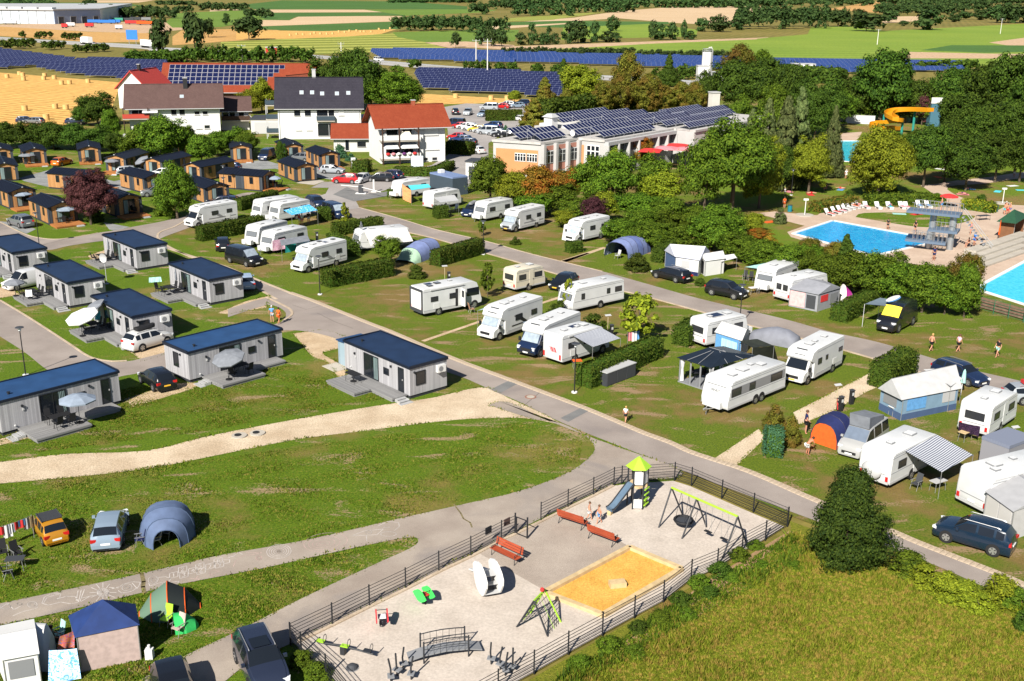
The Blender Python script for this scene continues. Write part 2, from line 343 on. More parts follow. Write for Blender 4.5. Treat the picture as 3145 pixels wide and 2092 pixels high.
area('tarmac_path',smooth(S((1500,1245),(1560,1235),(1700,1300),(1900,1375),(2080,1440),(2070,1470),(1910,1482),(1740,1555),(1580,1635),(1350,1752),(1140,1860),(900,1975),(760,2040),(650,2110),(420,2110),(560,2020),(730,1940),(930,1838),(1150,1735),(1260,1685),(1284,1662),(1250,1652),(1060,1690),(800,1748),(530,1800),(270,1862),(0,1922),(-150,1955),(-150,1880),(0,1855),(440,1762),(670,1708),(930,1662),(1200,1600),(1400,1555),(1600,1508),(1750,1450),(1820,1395),(1822,1365),(1790,1335),(1720,1300),(1640,1290)),3),M_path,0.032)
for pts in(((818,945),(700,965),(668,962),(757,925),(830,908)),((270,786),(330,765),(345,790),(280,800)),((-20,885),(25,880),(60,905),(-20,920)),((380,1068),(470,1040),(560,1070),(440,1110))):
 area('parking_pad',S(*pts),M_grav2,0.012)
area('parking_pad',smooth(ZZ(zN,(1120,520),(1600,380),(1830,390),(1500,500),(1160,600)),3),M_grav2,0.013)
area('worn_earth',smooth(S((900,1025),(1000,1015),(1075,1045),(1040,1070),(990,1085),(1030,1110),(1065,1140),(1040,1160),(1010,1115),(960,1095),(930,1060)),3),M_grav2,0.014)
area('entrance_path',ZZ(zN,(-20,885),(160,840),(280,870),(-20,940)),M_grav2,0.014)
for pts in(((310,890),(950,670),(985,680),(350,900)),((1530,500),(1830,400),(1850,420),(1545,515)),((1740,75),(2010,-10),(2040,-5),(1800,85))):
 area('pitch_path',ZZ(zK,*pts),M_grav2,0.012)
area('pitch_path',ZZ(zI,(70,670),(510,530),(540,540),(130,685)),M_grav2,0.012)
area('gravel_path',ZZ(zM,(260,620),(950,265),(1000,285),(990,400),(900,440),(620,600),(310,730)),M_gravel,0.012)
area('gravel_path',S((2195,1408),(2330,1318),(2350,1345),(2262,1432)),M_gravel,0.012)
n_=NT('worn_ground');g1=n_.t.nodes.new('ShaderNodeVectorMath');g1.operation='DISTANCE';n_.t.links.new(n_.tc.outputs['Generated'],g1.inputs[0]);g1.inputs[1].default_value=(.5,.5,0)
al=n_.math('ADD',n_.math('MULTIPLY',n_.noise(.9,6,rough=.7),1.3),n_.math('MULTIPLY',g1.outputs['Value'],-1.5))
n_.color(n_.mix(n_.ramp(n_.noise(3.0,5),.35,.65),(.27,.165,.08),(.40,.26,.135)));n_.put(n_.b.inputs['Alpha'],n_.ramp(al,.02,.22));M_worn=n_.m
for c,rx,ry in(((905,668),40,9),((1165,885),120,22),((1430,845),70,16),((2130,985),40,14),((2310,1010),30,14),((3000,1065),130,22),((2540,1385),90,22),((1640,1140),60,14),((1320,655),50,9),((2480,1150),50,14),((1990,1135),60,16),((1720,755),30,8),((2800,985),40,14)):
 area('bare_patch',smooth(S(*[(c[0]+rx*math.cos(a)*(1+.25*math.sin(3*a+c[0])),c[1]+ry*math.sin(a)*(1+.3*math.cos(2*a+c[1])))for a in(2*math.pi*k/12 for k in range(13))]),2)[:-1],M_worn,0.005)
def resample(pts,d,n=400):
 o=[pts[0].copy()];acc=0.0
 for a,b in zip(pts,pts[1:]):
  l=(b-a).length;t=d-acc
  while t<=l and len(o)<n:o.append(a+(b-a)*(t/l));t+=d
  acc=(acc+l)%d if l else acc
 return o
pav=bpy.data.objects.new('paver_kerb',None);col.objects.link(pav);pav['kind']='structure'
kpts=resample(smooth(loA[9:]),0.36,292)
pvm=MB().box(-0.165,0.165,-0.26,0.26,0,0.05).mesh('paver')
for i in range(len(kpts)-1):
 a,b=kpts[i],kpts[i+1];t=ang(a,b);m_=(a+b)/2
 put('paver',pvm,M_kerb,pav,(m_.x-math.sin(t)*0.05,m_.y+math.cos(t)*0.05,0.012+rnd.uniform(0,.012)),t+rnd.uniform(-.04,.04))
def kerb(pts,w=0.28,h=0.05,z=0.01,m=None):
 pts=smooth(pts);b=MB();l,r=[],[]
 for i,p in enumerate(pts):
  t=(pts[min(i+1,len(pts)-1)]-pts[max(0,i-1)]).normalized();n_=Vector((-t.y,t.x,0))*(w/2)
  l.append(p+n_);r.append(p-n_)
 b.loft([[(a.x,a.y,z),(a.x,a.y,z+h),(c.x,c.y,z+h),(c.x,c.y,z)]for a,c in zip(l,r)])
 return struct('kerb',b,m or M_kerb)
kerb(loA[:10]);kerb(loB[4:9]);kerb(upB[1:]);kerb(upA[1:8],0.12)
kerb(ZZ(zF,(0,810),(300,990),(700,1250),(880,1370),(1000,1415),(1150,1435),(1300,1430)),0.18)
kerb(ZZ(zG,(1060,1180),(1230,1260),(1310,1310),(1320,1360),(1250,1410)),0.25)
kerb(S((0,683),(75,719),(126,732),(180,735),(255,725),(300,716)),0.16)
M_chalk=mat('chalk',(0.50,0.46,0.43),0.95,0.2,3);M_chalkp=mat('pink_chalk',(0.44,0.31,0.28),0.95,0.2,3)
def ribbon(b,pts,w,z):
 for a,c in zip(pts,pts[1:]):
  d=Vector((c[0]-a[0],c[1]-a[1],0))
  if d.length<1e-4:continue
  d.normalize();n_=Vector((-d.y,d.x,0))*w/2;e=d*w*.3
  b.quad((a[0]-n_.x-e.x,a[1]-n_.y-e.y,z),(c[0]-n_.x+e.x,c[1]-n_.y+e.y,z),(c[0]+n_.x+e.x,c[1]+n_.y+e.y,z),(a[0]+n_.x-e.x,a[1]+n_.y-e.y,z))
path=bpy.data.objects['tarmac_path']
def chalk(z,lines,m=None,w=0.034):
 b=MB()
 for l in lines:ribbon(b,[z(*p)for p in l],w,0.037)
 put('chalk_drawing',b,m or M_chalk,path)
def ell(cx,cy,rx,ry,n=26,a0=0,a1=6.283,tilt=0.0,grow=0.0):
 o=[]
 for i in range(n+1):
  a=a0+(a1-a0)*i/n;k=1-grow*i/n
  x,y=rx*k*math.cos(a),ry*k*math.sin(a);o.append((cx+x*math.cos(tilt)-y*math.sin(tilt),cy+x*math.sin(tilt)+y*math.cos(tilt)))
 return o
chalk(zP,[ell(810,875,46,33,40,0,25,0,.8),ell(810,875,46,33)]+[[(810+52*math.cos(a),875+38*math.sin(a)),(810+105*math.cos(a),875+76*math.sin(a))]for a in(k*.5236 for k in range(12))])
chalk(zP,[ell(255,970,38,24),ell(255,970,22,14),[(300,990),(270,1005),(180,1025),(100,1060)],ell(45,985,40,18),[(0,1000),(60,960),(110,1010),(160,985)],ell(155,965,20,9)])
chalk(zP,[[(330,960),(350,910),(420,880),(480,885),(470,915),(440,930),(520,905),(590,905),(620,950),(560,965),(480,950),(380,975),(330,960)],[(345,955),(370,915),(430,895),(465,890)],[(600,940),(615,860)],[(620,940),(640,855)],[(630,945),(665,850)],[(640,920),(750,895)],[(640,945),(700,910)]])
chalk(zP,[ell(1000,835,40,26,26,0,6.28,-.2),ell(1000,835,20,12),[(870,850),(940,830),(970,810),(1040,790),(1105,795),(1090,830),(1040,865),(960,880),(930,860)],[(1040,800),(1080,845)],[(860,835),(930,840)]])
chalk(zP,[ell(1205,775,40,30,26,0,6.28,-.3),ell(1210,780,20,15),[(1170,800),(1180,825),(1250,800),(1330,790),(1345,765),(1300,750),(1230,760)],ell(1300,805,22,16),[(1320,800),(1410,785),(1400,800)],ell(1335,685,26,10),ell(1255,698,16,8)])
hop=[(1370,745,'1'),(1440,700,'2'),(1450,745,'3'),(1520,710,'4'),(1575,675,'5'),(1585,715,'6'),(1655,675,'7'),(1720,635,'8'),(1730,665,'9')]
seg={'1':[[(.5,0),(.5,1)],[(.35,.2),(.5,0)]],'2':[[(.2,.2),(.5,0),(.8,.25),(.2,1),(.8,1)]],'3':[[(.2,0),(.8,0),(.45,.45),(.8,.7),(.4,1),(.2,.9)]],'4':[[(.7,1),(.7,0),(.2,.65),(.9,.65)]],'5':[[(.8,0),(.25,0),(.2,.45),(.7,.45),(.8,.75),(.5,1),(.2,.95)]],'6':[[(.75,0),(.3,.4),(.25,.9),(.7,1),(.8,.7),(.3,.6)]],'7':[[(.2,0),(.8,0),(.4,1)]],'8':[[(.5,0),(.25,.22),(.75,.75),(.5,1),(.25,.75),(.75,.22),(.5,0)]],'9':[[(.75,.35),(.4,.45),(.3,.15),(.6,0),(.75,.3),(.5,1)]]}
hl=[]
for x,y,d in hop:
 q=lambda u,v:(x-36+66*u,y-20+40*v-16*u)
 hl.append([q(0,0),q(1,0),q(1,1),q(0,1),q(0,0)])
 hl+=[[q(.2+.6*u,.15+.7*v)for u,v in l]for l in seg[d]]
chalk(zP,hl)
chalk(zP,[ell(1690,725,40,24,20,.6,5.2),[(1650,740),(1725,705)],[(1500,765),(1575,770),(1520,790),(1560,745)]],M_chalkp)
chalk(zQ,[ell(658,552,r,r*.58,30,0,6.28,-.08)for r in(96,78,60,42,24,10)])
chalk(zQ,[ell(1025,480,172,72,40,0,6.28,-.12),ell(1015,485,125,52,36,0,6.28,-.12),ell(1010,488,90,34,30,0,6.28,-.12),ell(1005,490,55,18,24,0,6.28,-.12),ell(1002,490,25,9,16)],M_chalkp)
chalk(zQ,[ell(500,603,r,r*.8,16)for r in(24,14)]+[[(300,670),(320,620),(380,585),(470,575),(520,560)],[(400,560),(520,565)]],M_chalkp)
chalk(zQ,[[(1240,425),(1330,390),(1390,385),(1480,375),(1430,420),(1340,425),(1240,425)],ell(1520,415,62,18),[(1440,350),(1520,315),(1600,325),(1605,355),(1570,385)],[(1345,425),(1350,470)],[(1480,365),(1530,360)],ell(1365,400,22,12),[(150,635),(200,620),(270,615),(270,640),(220,650)],[(260,600),(300,590),(340,560),(370,575)]])
M_crack=mat('moss_joint',(0.16,0.13,0.06),0.95,0.3,5)
def crack(z,pts,w=0.09,m=None,zz=0.036):
 b=MB();ribbon(b,[z(*p)for p in pts],w,zz);put('surface_joint',b,m or M_crack,path)
crack(zP,[(1115,725),(1130,790),(1125,830),(1135,875)],0.22)
crack(zR,[(25,295),(60,340),(75,370),(110,390),(120,415)],0.10)
M_tar=mat('tar_joint',(0.12,0.10,0.085),0.9)
crack(zG,[(1580,1340),(1760,1430),(1950,1500)],0.06,M_tar,0.0262);crack(zG,[(1330,1260),(1470,1305),(1650,1260)],0.05,M_tar,0.0262)
crack(zK,[(1360,1560),(1530,1420)],0.05,M_tar,0.0262)
mh=zK(1433,1468)
mho=struct('manhole',MB().cyl(mh.x,mh.y,0.02,0.040,0.46,20),mat('rust_ring',(0.25,0.12,0.08),0.7));put('manhole_cover',MB().cyl(mh.x,mh.y,0.03,0.048,0.33,20),M_conc,mho)
for x,y in((2165,855),(2330,832)):
 c=zN(x,y);o=struct('manhole',MB().cyl(c.x,c.y,0.02,0.10,0.55,18),M_conc);put('manhole_cover',MB().cyl(c.x-.1,c.y,0.08,0.14,0.25,14),mat('dark_iron',(0.03,0.03,0.03),0.6,metal=.3),o)
M_hwy=ground('motorway',(0.33,0.315,0.29),(0.39,0.37,0.345),0.05,4,0.15)
hA=ZZ(zU,(-600,305),(0,335),(600,372),(1280,405),(1450,428))+ZZ(zV,(200,478),(530,502),(900,528),(1300,560),(2030,618),(2600,650),(4000,730))
hB=ZZ(zU,(-600,330),(0,362),(600,402),(1280,442),(1450,468))+ZZ(zV,(200,500),(530,525),(900,560),(1300,600),(2030,655),(2600,690),(4000,780))
strip('motorway',hA,hB,M_hwy,0.04)
mid=[(a+b)/2 for a,b in zip(smooth(hA),smooth(hB))]
M_galv=mat('galvanised',(0.42,0.43,0.44),0.5,metal=0.6)
gr=bpy.data.objects.new('guard_rail',None);col.objects.link(gr);tag(gr,'low grey steel guard rail down the middle of the motorway','guard rail')
b=MB();b.loft([[(p.x,p.y-.1,.5),(p.x,p.y-.1,.85),(p.x,p.y+.1,.85),(p.x,p.y+.1,.5)]for p in mid]);put('rail',b,M_galv,gr)
b=MB()
for p in resample(mid,6.0,200):b.box(p.x-.06,p.x+.06,p.y-.05,p.y+.05,0,.6)
put('post_row',b,M_galv,gr)['kind']='stuff'
# ============ plants
def leafmat(name,c1,c2,c3=None,tr=0.14):
 n=NT(name,0.75);n.b.inputs['Specular IOR Level'].default_value=0.12
 g=n.t.nodes.new('ShaderNodeNewGeometry');oi=n.t.nodes.new('ShaderNodeObjectInfo')
 c=n.mix(g.outputs['Random Per Island'],c1,c2)
 if c3:c=n.mix(n.ramp(n.noise(3.2,3),0.48,0.60),c,c3)
 h=n.t.nodes.new('ShaderNodeHueSaturation');n.t.links.new(c,h.inputs['Color'])
 n.t.links.new(n.math('ADD',n.math('MULTIPLY',oi.outputs['Random'],0.030),0.485),h.inputs['Hue'])
 n.t.links.new(n.math('ADD',n.math('MULTIPLY',oi.outputs['Random'],0.5),0.75),h.inputs['Value'])
 n.color(h.outputs[0])
 t=n.t.nodes.new('ShaderNodeBsdfTranslucent');n.t.links.new(h.outputs[0],t.inputs[0])
 mx=n.t.nodes.new('ShaderNodeMixShader');mx.inputs[0].default_value=tr
 n.t.links.new(n.b.outputs[0],mx.inputs[1]);n.t.links.new(t.outputs[0],mx.inputs[2])
 n.t.links.new(mx.outputs[0],n.t.nodes['Material Output'].inputs[0]);return n.m
L_mid=leafmat('leaves_green',(0.019,0.046,0.003),(0.123,0.188,0.013))
L_dark=leafmat('leaves_dark',(0.011,0.029,0.003),(0.072,0.122,0.012))
L_lime=leafmat('leaves_lime',(0.060,0.085,0.005),(0.241,0.272,0.017))
L_olive=leafmat('leaves_olive',(0.044,0.051,0.007),(0.169,0.164,0.018),(0.134,0.090,0.015))
L_rust=leafmat('leaves_rust',(0.096,0.064,0.007),(0.267,0.171,0.018),(0.303,0.104,0.013))
L_purple=leafmat('leaves_purple',(0.030,0.011,0.014),(0.115,0.041,0.043))
L_fir=leafmat('needles',(0.035,0.057,0.016),(0.128,0.155,0.049),tr=0.1)
L_blue=leafmat('leaves_bluegreen',(0.019,0.068,0.030),(0.061,0.135,0.061),tr=0.1)
L_hedge=leafmat('hedge_leaves',(0.017,0.037,0.004),(0.078,0.107,0.011),tr=0.15)
L_deep=leafmat('leaves_deep',(0.010,0.026,0.004),(0.055,0.085,0.010))
L_far=leafmat('far_leaves',(0.018,0.041,0.011),(0.054,0.089,0.022),tr=0.1)
M_bark=mat('bark',(0.10,0.075,0.05),0.9,0.3,5,bump=.5,bscale=12)
M_stem=mat('young_stem',(0.16,0.12,0.08),0.9,0.2,5)
def leafmesh(name,P,N,size,rs,aspect=1.6):
 """one rhombic leaf spray at each point P, facing roughly N"""
 k=len(P);N=N/(np.linalg.norm(N,axis=1,keepdims=True)+1e-9)
 t=rs.normal(size=(k,3));t-=(t*N).sum(1,keepdims=True)*N;t/=np.linalg.norm(t,axis=1,keepdims=True)+1e-9
 u=np.cross(N,t);s=(size*(0.6+0.8*rs.random(k)))[:,None]if np.isscalar(size)else(size*(0.6+0.8*rs.random(k)))[:,None]
 a,b=t*s*aspect*.5,u*s*.5
 V=np.stack([P-a,P-b*.9+a*.15,P+a,P+b*.9+a*.15],1).reshape(-1,3)
 me=bpy.data.meshes.new(name);me.vertices.add(4*k);me.vertices.foreach_set('co',V.astype(np.float32).ravel())
 me.loops.add(4*k);me.loops.foreach_set('vertex_index',np.arange(4*k,dtype=np.int32))
 me.polygons.add(k);me.polygons.foreach_set('loop_start',np.arange(0,4*k,4,dtype=np.int32))
 me.update(calc_edges=True);return me
def crown_pts(seed,nc,nl,shape='round',cr=0.17):
 """clumps of leaves through a crown that fits x,y in [-.5,.5], z in [0,1]"""
 rs=np.random.RandomState(seed);P,N=[],[]
 for i in range(nc):
  while True:
   d=rs.normal(size=3);d/=np.linalg.norm(d)
   r=(0.30+0.70*rs.random()**0.45)
   r*=1+.24*math.sin(2*math.atan2(d[1],d[0])+seed)*math.cos(3*d[2]+seed*1.7)+(.22 if rs.random()<.12 else 0)
   if d[2]<-0.55 and rs.random()<.75:continue
   break
  if shape=='round':c=np.array([d[0]*.40*r,d[1]*.40*r,.5+d[2]*.42*r]);k=cr
  elif shape=='tall':
   z=rs.random()**.9;w=.42*(math.sin(math.pi*min(1,(.12+z*.86)))**.7);a=rs.random()*6.283
   c=np.array([math.cos(a)*w*r,math.sin(a)*w*r,.05+z*.88]);k=cr*.9
  elif shape=='cone':
   z=rs.random()**1.5;w=.46*(1-z)**.85;a=rs.random()*6.283
   c=np.array([math.cos(a)*w*r,math.sin(a)*w*r,.02+z*.95]);k=cr*(.35+.75*(1-z))
  elif shape=='dome':
   z=rs.random()**1.2;w=.47*(1-z)**.5*(.55+.45*min(1,z*5+.2));a=rs.random()*6.283
   c=np.array([math.cos(a)*w*r,math.sin(a)*w*r,.03+z*.92]);k=cr
  else:
   a=rs.random()*6.283;w=.42*math.sqrt(rs.random());c=np.array([math.cos(a)*w,math.sin(a)*w,rs.random()*(1-(w/.46)**2)*.85+.05]);k=cr
  k*=rs.uniform(.7,1.25)
  q=rs.normal(size=(nl,3));q/=np.linalg.norm(q,axis=1,keepdims=True);rad=rs.random(nl)**.45
  p=c+q*rad[:,None]*k*np.array([1.0,1.0,.72 if shape!='cone' else.45])
  o=np.array([c[0],c[1],(c[2]-.45)*.8]);o=o/(np.linalg.norm(o)+1e-6)
  P.append(p);N.append(q*.9+o*.35+rs.normal(size=(nl,3))*.35+np.array([0,0,.25]))
 P=np.concatenate(P);N=np.concatenate(N)
 P[:,2]=np.clip(P[:,2],0,None)
 return P,N,rs
CROWN={}
def crown(kind,i):
 if(kind,i)not in CROWN:
  spec={'near':('round',210,210,.115,.019),'round':('round',130,130,.135,.027),'tall':('tall',120,110,.13,.027),'cone':('cone',220,150,.16,.030),'bush':('bush',60,110,.16,.045),'far':('round',34,26,.23,.105),'fartall':('tall',30,26,.22,.10),'pyramid':('dome',260,190,.12,.019),'young':('tall',40,34,.15,.075)}[kind]
  P,N,rs=crown_pts(i*31+sum(map(ord,kind)),spec[1],spec[2],spec[0],spec[3])
  CROWN[kind,i]=leafmesh('crown',P,N,spec[4],rs)
 return CROWN[kind,i]
def trunk_gen(seed,thick=.035):
 q=random.Random(seed)
 def g(b):
  b.tube([(0,0,-.02),(q.uniform(-.01,.01),q.uniform(-.01,.01),.3),(q.uniform(-.02,.02),q.uniform(-.02,.02),.62),(0,0,.9)],thick,7,thick*.25)
  for k in range(7):
   a=k*2.4;z=.3+.07*k;l=.30-.02*k
   b.tube([(0,0,z),(math.cos(a)*l*.5,math.sin(a)*l*.5,z+.09),(math.cos(a)*l,math.sin(a)*l,z+.2)],thick*.45,5,thick*.12)
 return g
_tn=[0]
def tree(b,w,h,m,label,kind='round',clear=0.16,group=None,name='tree',cat='tree'):
 """b base point, w crown width, h height; trunk clear up to that share of the height"""
 _tn[0]+=1;i=_tn[0]
 t=thing(name,label,cat,(b.x,b.y,0),rnd.uniform(0,6.28),group)
 q=min(h*.75,w*.9)*(.35 if kind in('cone','tall')else 1);part('trunk',('trunk',i%4),trunk_gen(i%4),M_bark,t,scale=(q,q,h*.92))
 put('crown',crown(kind,i%3),m,t,(0,0,h*clear),rnd.uniform(0,6.28),(w*1.06,w*1.06,h*(1-clear)))
 return t
def ptree(x,yb,yt,wpx,m,label,**k):
 b=G(x,yb);s=FPX/(Vector((b.x,b.y,-CAMH)).dot(_fw));return tree(b,wpx/s,height_to(b,yt),m,label,**k)
def hedge(path_,w,h,label,m=None,leaf=.13,dens=70,group=None,name='hedge',jag=.10):
 """a clipped hedge: leaf sprays all over a rounded body that follows the path"""
 pts=smooth(path_,4)if len(path_)>2 else[Vector((p.x,p.y,0))for p in path_]
 o0=pts[0];rs=np.random.RandomState(int(abs(o0.x*13+o0.y*7))%9999);P,N=[],[]
 prof=[(-.5,0),(-.52,.5),(-.47,.86),(-.34,1.0),(.34,1.0),(.47,.86),(.52,.5),(.5,0)]
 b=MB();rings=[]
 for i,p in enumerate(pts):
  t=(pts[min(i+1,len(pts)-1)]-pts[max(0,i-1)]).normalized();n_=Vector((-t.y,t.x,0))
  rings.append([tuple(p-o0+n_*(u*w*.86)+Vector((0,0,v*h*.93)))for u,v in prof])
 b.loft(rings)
 for a,c in zip(pts,pts[1:]):
  d=c-a;L=d.length;t=d/L;n_=np.array([-t.y,t.x,0]);k=int(L*(w+2*h)*dens)
  s=rs.random(k);e=rs.random(k)*7;j=np.minimum(e.astype(int),6);fr=e-j;pr=np.array(prof)
  uv=pr[j]*(1-fr[:,None])+pr[j+1]*fr[:,None]
  lump=.5*np.sin(s*L*2.1+o0.x)+.5*np.sin(s*L*5.3+o0.y)+rs.normal(size=k)*.6
  ctr=np.array([a.x-o0.x,a.y-o0.y,0])+s[:,None]*np.array([d.x,d.y,0])
  off=n_*(uv[:,:1]*w)+np.array([0,0,1])*(uv[:,1:]*h)
  out=n_*uv[:,:1]*1.6+np.array([0,0,1])*(uv[:,1:]-.45);out/=np.linalg.norm(out,axis=1,keepdims=True)+1e-6
  P.append(ctr+off+out*(lump*jag*.6)[:,None]);N.append(out+rs.normal(size=(k,3))*.55)
 for e,sg in((pts[0],-1),(pts[-1],1)):
  q=(pts[1]-pts[0])if sg<0 else(pts[-1]-pts[-2]);q.normalize();n_=np.array([-q.y,q.x,0]);k=int(w*h*dens*1.2)
  u=rs.random(k)-.5;v=rs.random(k);qd=np.array([q.x,q.y,0])*sg
  P.append(np.array([e.x-o0.x,e.y-o0.y,0])+n_*(u*w)[:,None]+np.array([0,0,1])*(v*h)[:,None]+qd*(rs.random(k)*jag*1.4)[:,None])
  N.append(qd+rs.normal(size=(k,3))*.55)
 me=leafmesh(name,np.concatenate(P),np.concatenate(N),leaf,rs)
 t=thing(name,label,'hedge',(o0.x,o0.y,0),0,group)
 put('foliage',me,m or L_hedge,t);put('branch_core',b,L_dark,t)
 return t
def bush(b,w,h,m,label,group=None,name='bush'):
 _tn[0]+=1
 t=thing(name,label,'bush',(b.x,b.y,0),rnd.uniform(0,6.28),group)
 put('foliage',crown('bush',_tn[0]%3),m,t,(0,0,0),0,(w*1.1,w*1.1,h))
 part('stem','bushstem',lambda q:[q.tube([(0,0,0),(math.cos(a)*.15,math.sin(a)*.15,.35),(math.cos(a)*.3,math.sin(a)*.3,.7)],.02,5,.006)for a in(0,2.1,4.2)],M_bark,t,scale=(w,w,h))
 return t
def pbush(x,yb,yt,wpx,m,label,**k):
 b=G(x,yb);s=FPX/(Vector((b.x,b.y,-CAMH)).dot(_fw));return bush(b,wpx/s,height_to(b,yt),m,label,**k)
def PX(z,*p):return[z(*q)for q in p]
hedge(PX(zG,(380,600),(1010,480)),1.7,1.9,'long dark clipped hedge behind the two cars and the white caravans',jag=.16)
hedge(PX(zG,(770,290),(1150,190)),1.6,1.7,'dark hedge behind the motorhome with the blue tent beside it')
hedge(PX(zG,(1760,540),(2230,470)),1.6,1.6,'dark hedge behind the caravan with the white satellite dish',jag=.16)
hedge(PX(zH,(790,990),(1240,860)),1.7,1.9,'dark hedge beside the blue and green tunnel tent')
hedge(PX(zH,(-330,1200),(320,1080)),1.9,1.9,'long dark hedge above the bare brown patch by the lower road',jag=.14)
hedge(PX(zG,(1740,660),(1960,760)),1.6,1.8,'dark bushy hedge at the back of the white motorhome with grey stripes',jag=.2)
hedge(PX(zL,(310,960),(1040,640)),1.7,1.75,'clipped hedge behind the grey storage cabinet')
hedge(PX(zL,(1300,540),(1480,440)),1.8,1.9,'dark hedge at the rear of the caravan with the blue awning',jag=.18)
hedge(PX(zI,(1060,690),(1250,560)),1.6,1.7,'hedge behind the white and navy trailer tent',jag=.18)
hedge(PX(zJ,(1100,960),(1570,720)),1.8,1.7,'hedge between the grey awning tent and the black van',dens=60)
hedge(PX(zM,(1010,400),(1240,260)),2.0,2.2,'tall thick hedge beside the big blue and white frame tent',jag=.14)
hedge(PX(zI,(150,590),(270,570)),1.3,1.3,'small boxy hedge in front of the motorhome with the pale wind break')
hedge(PX(zH,(790,500),(900,490)),1.7,1.7,'small boxy hedge by the caravan with the white folding chairs')
hedge(PX(zH,(330,290),(380,275)),1.2,1.3,'small boxy hedge at the corner of the caravan with the orange sheet')
hedge(PX(zG,(1600,395),(1700,385)),1.6,1.9,'rounded boxy hedge beside the dark blue van')
hedge(PX(zM,(10,980),(140,985)),1.5,2.0,'blue green clipped conifer by the gravel path',m=L_blue,leaf=.10,dens=110)
hedge(PX(zC,(370,560),(720,555)),2.0,2.6,'clipped hedge beside the parking sign in the car park',dens=30,leaf=.22)
hedge(PX(zC,(0,880),(230,900)),3.0,2.4,'dark hedge at the corner of the red roofed house by the car park',dens=25,leaf=.24)
hedge(PX(zB,(1750,1105),(2130,1110),(2290,1040)),2.0,1.5,'low curved hedge below the big white sign board',dens=40,leaf=.18)
hedge(PX(zB,(1330,1070),(1480,1075)),2.4,2.0,'round shrub hedge beside the silver car on the gravel yard',dens=30,leaf=.2,jag=.3)
hedge(PX(zW,(330,1080),(1000,985),(1800,960)),5.0,4.5,'long dense hedge behind the roof with solar panels',dens=9,leaf=.5,jag=.5)
hedge(PX(zE,(830,860),(1330,850)),2.4,1.6,'low hedge behind the white sun loungers',m=L_mid,dens=30,leaf=.22,jag=.3)
hedge(PX(zE,(420,920),(700,860)),2.4,1.4,'reddish low hedge behind the red sun loungers',m=L_olive,dens=30,leaf=.22,jag=.3)
hedge(PX(zE,(1610,890),(1840,925)),2.0,1.5,'yellowish low hedge beside the diving tower path',m=L_lime,dens=30,leaf=.2,jag=.3)
hedge(PX(zX,(-250,700),(700,760)),7.0,5,'dense shrub belt along the far edge of the pool meadow',m=L_dark,dens=5,leaf=.8,jag=.9)
for z,x,yb,yt,w,m,lab in((zI,855,765,570,255,L_hedge,'large round dark bush in front of the blue tunnel tent'),(zH,600,1110,960,180,L_hedge,'dark bush beside the green end of the tunnel tent'),(zH,1610,770,680,110,L_hedge,'small bush beside the road below the white motorhome'),(zI,1500,920,840,120,L_hedge,'small bush between the two black cars'),(zI,1760,1310,1180,240,L_mid,'wispy green bush behind the caravan with the solar panel'),(zI,410,1440,1190,330,L_hedge,'dense dark bush beside the pitch power pillar'),(zI,60,1240,1060,220,L_hedge,'dark bush at the corner of the long white caravan'),(zG,1165,400,340,120,L_mid,'green bush beside the blue awning caravan'),(zM,90,760,520,190,L_olive,'brown green shrub above the blue green conifer'),(zM,235,900,620,170,L_olive,'golden green shrub beside the standing man in shorts'),(zA,970,1000,800,190,L_dark,'small dark bush under the purple tree'),(zA,1680,940,740,180,L_mid,'light green bush at the foot of the dark tree by the cabins'),(zB,1440,1070,930,130,L_mid,'green shrub beside the white info board'),(zB,1195,930,780,130,L_blue,'blue green shrub in front of the low red roofed building'),(zB,1300,960,880,110,L_blue,'small grey green shrub beside the low red roofed building'),(zE,1390,825,760,130,L_mid,'bright green bush by the path to the diving pool'),(zE,1745,845,770,95,L_dark,'small round topped bush on the pool lawn'),(zE,130,1010,870,105,L_fir,'small dark conifer on the paving by the pool'),(zE,680,830,730,90,L_dark,'small dark fir beside the sun loungers'),(zE,1040,800,700,90,L_mid,'small leafy tree behind the sun loungers')):
 b_=z(x,yb);s_=FPX/Vector((b_.x,b_.y,-CAMH)).dot(_fw)
 k_={zI:3.336,zH:3.336,zG:3.336,zA:3.336,zM:2.851,zB:3.267,zE:2.614}[z]
 y0={zI:600,zH:520,zG:560,zA:380,zM:1050,zB:200,zE:300}[z]
 bush(b_,w/k_/s_,max(.5,height_to(b_,y0+yt/k_)),m,lab)
for x,yb,yt,w,m,lab,kd in((1962,1050,897,120,L_lime,'slender light green young tree with loose leaves beside the clothes line','young'),(1497,914,805,45,L_mid,'thin upright young tree beside the motorhome with the open door','young'),(1190,820,722,90,L_mid,'small dark tree in front of the caravan with the white satellite dish','round'),(1478,725,675,26,L_mid,'tiny round headed sapling beside a lamp post','young'),(1745,955,855,38,L_lime,'slim yellow green sapling before the long white caravan','young'),(1060,690,620,26,L_lime,'slim sapling beside the blue awning','young'),(857,660,615,30,L_lime,'slim yellow green sapling beside the caravan awning with the blue top','young'),(1056,712,668,40,L_lime,'bright green sapling in front of the dark hedge by the dish caravan','young')):
 ptree(x,yb,yt,w,m,lab,kind=kd,clear=.18,name='young_tree')
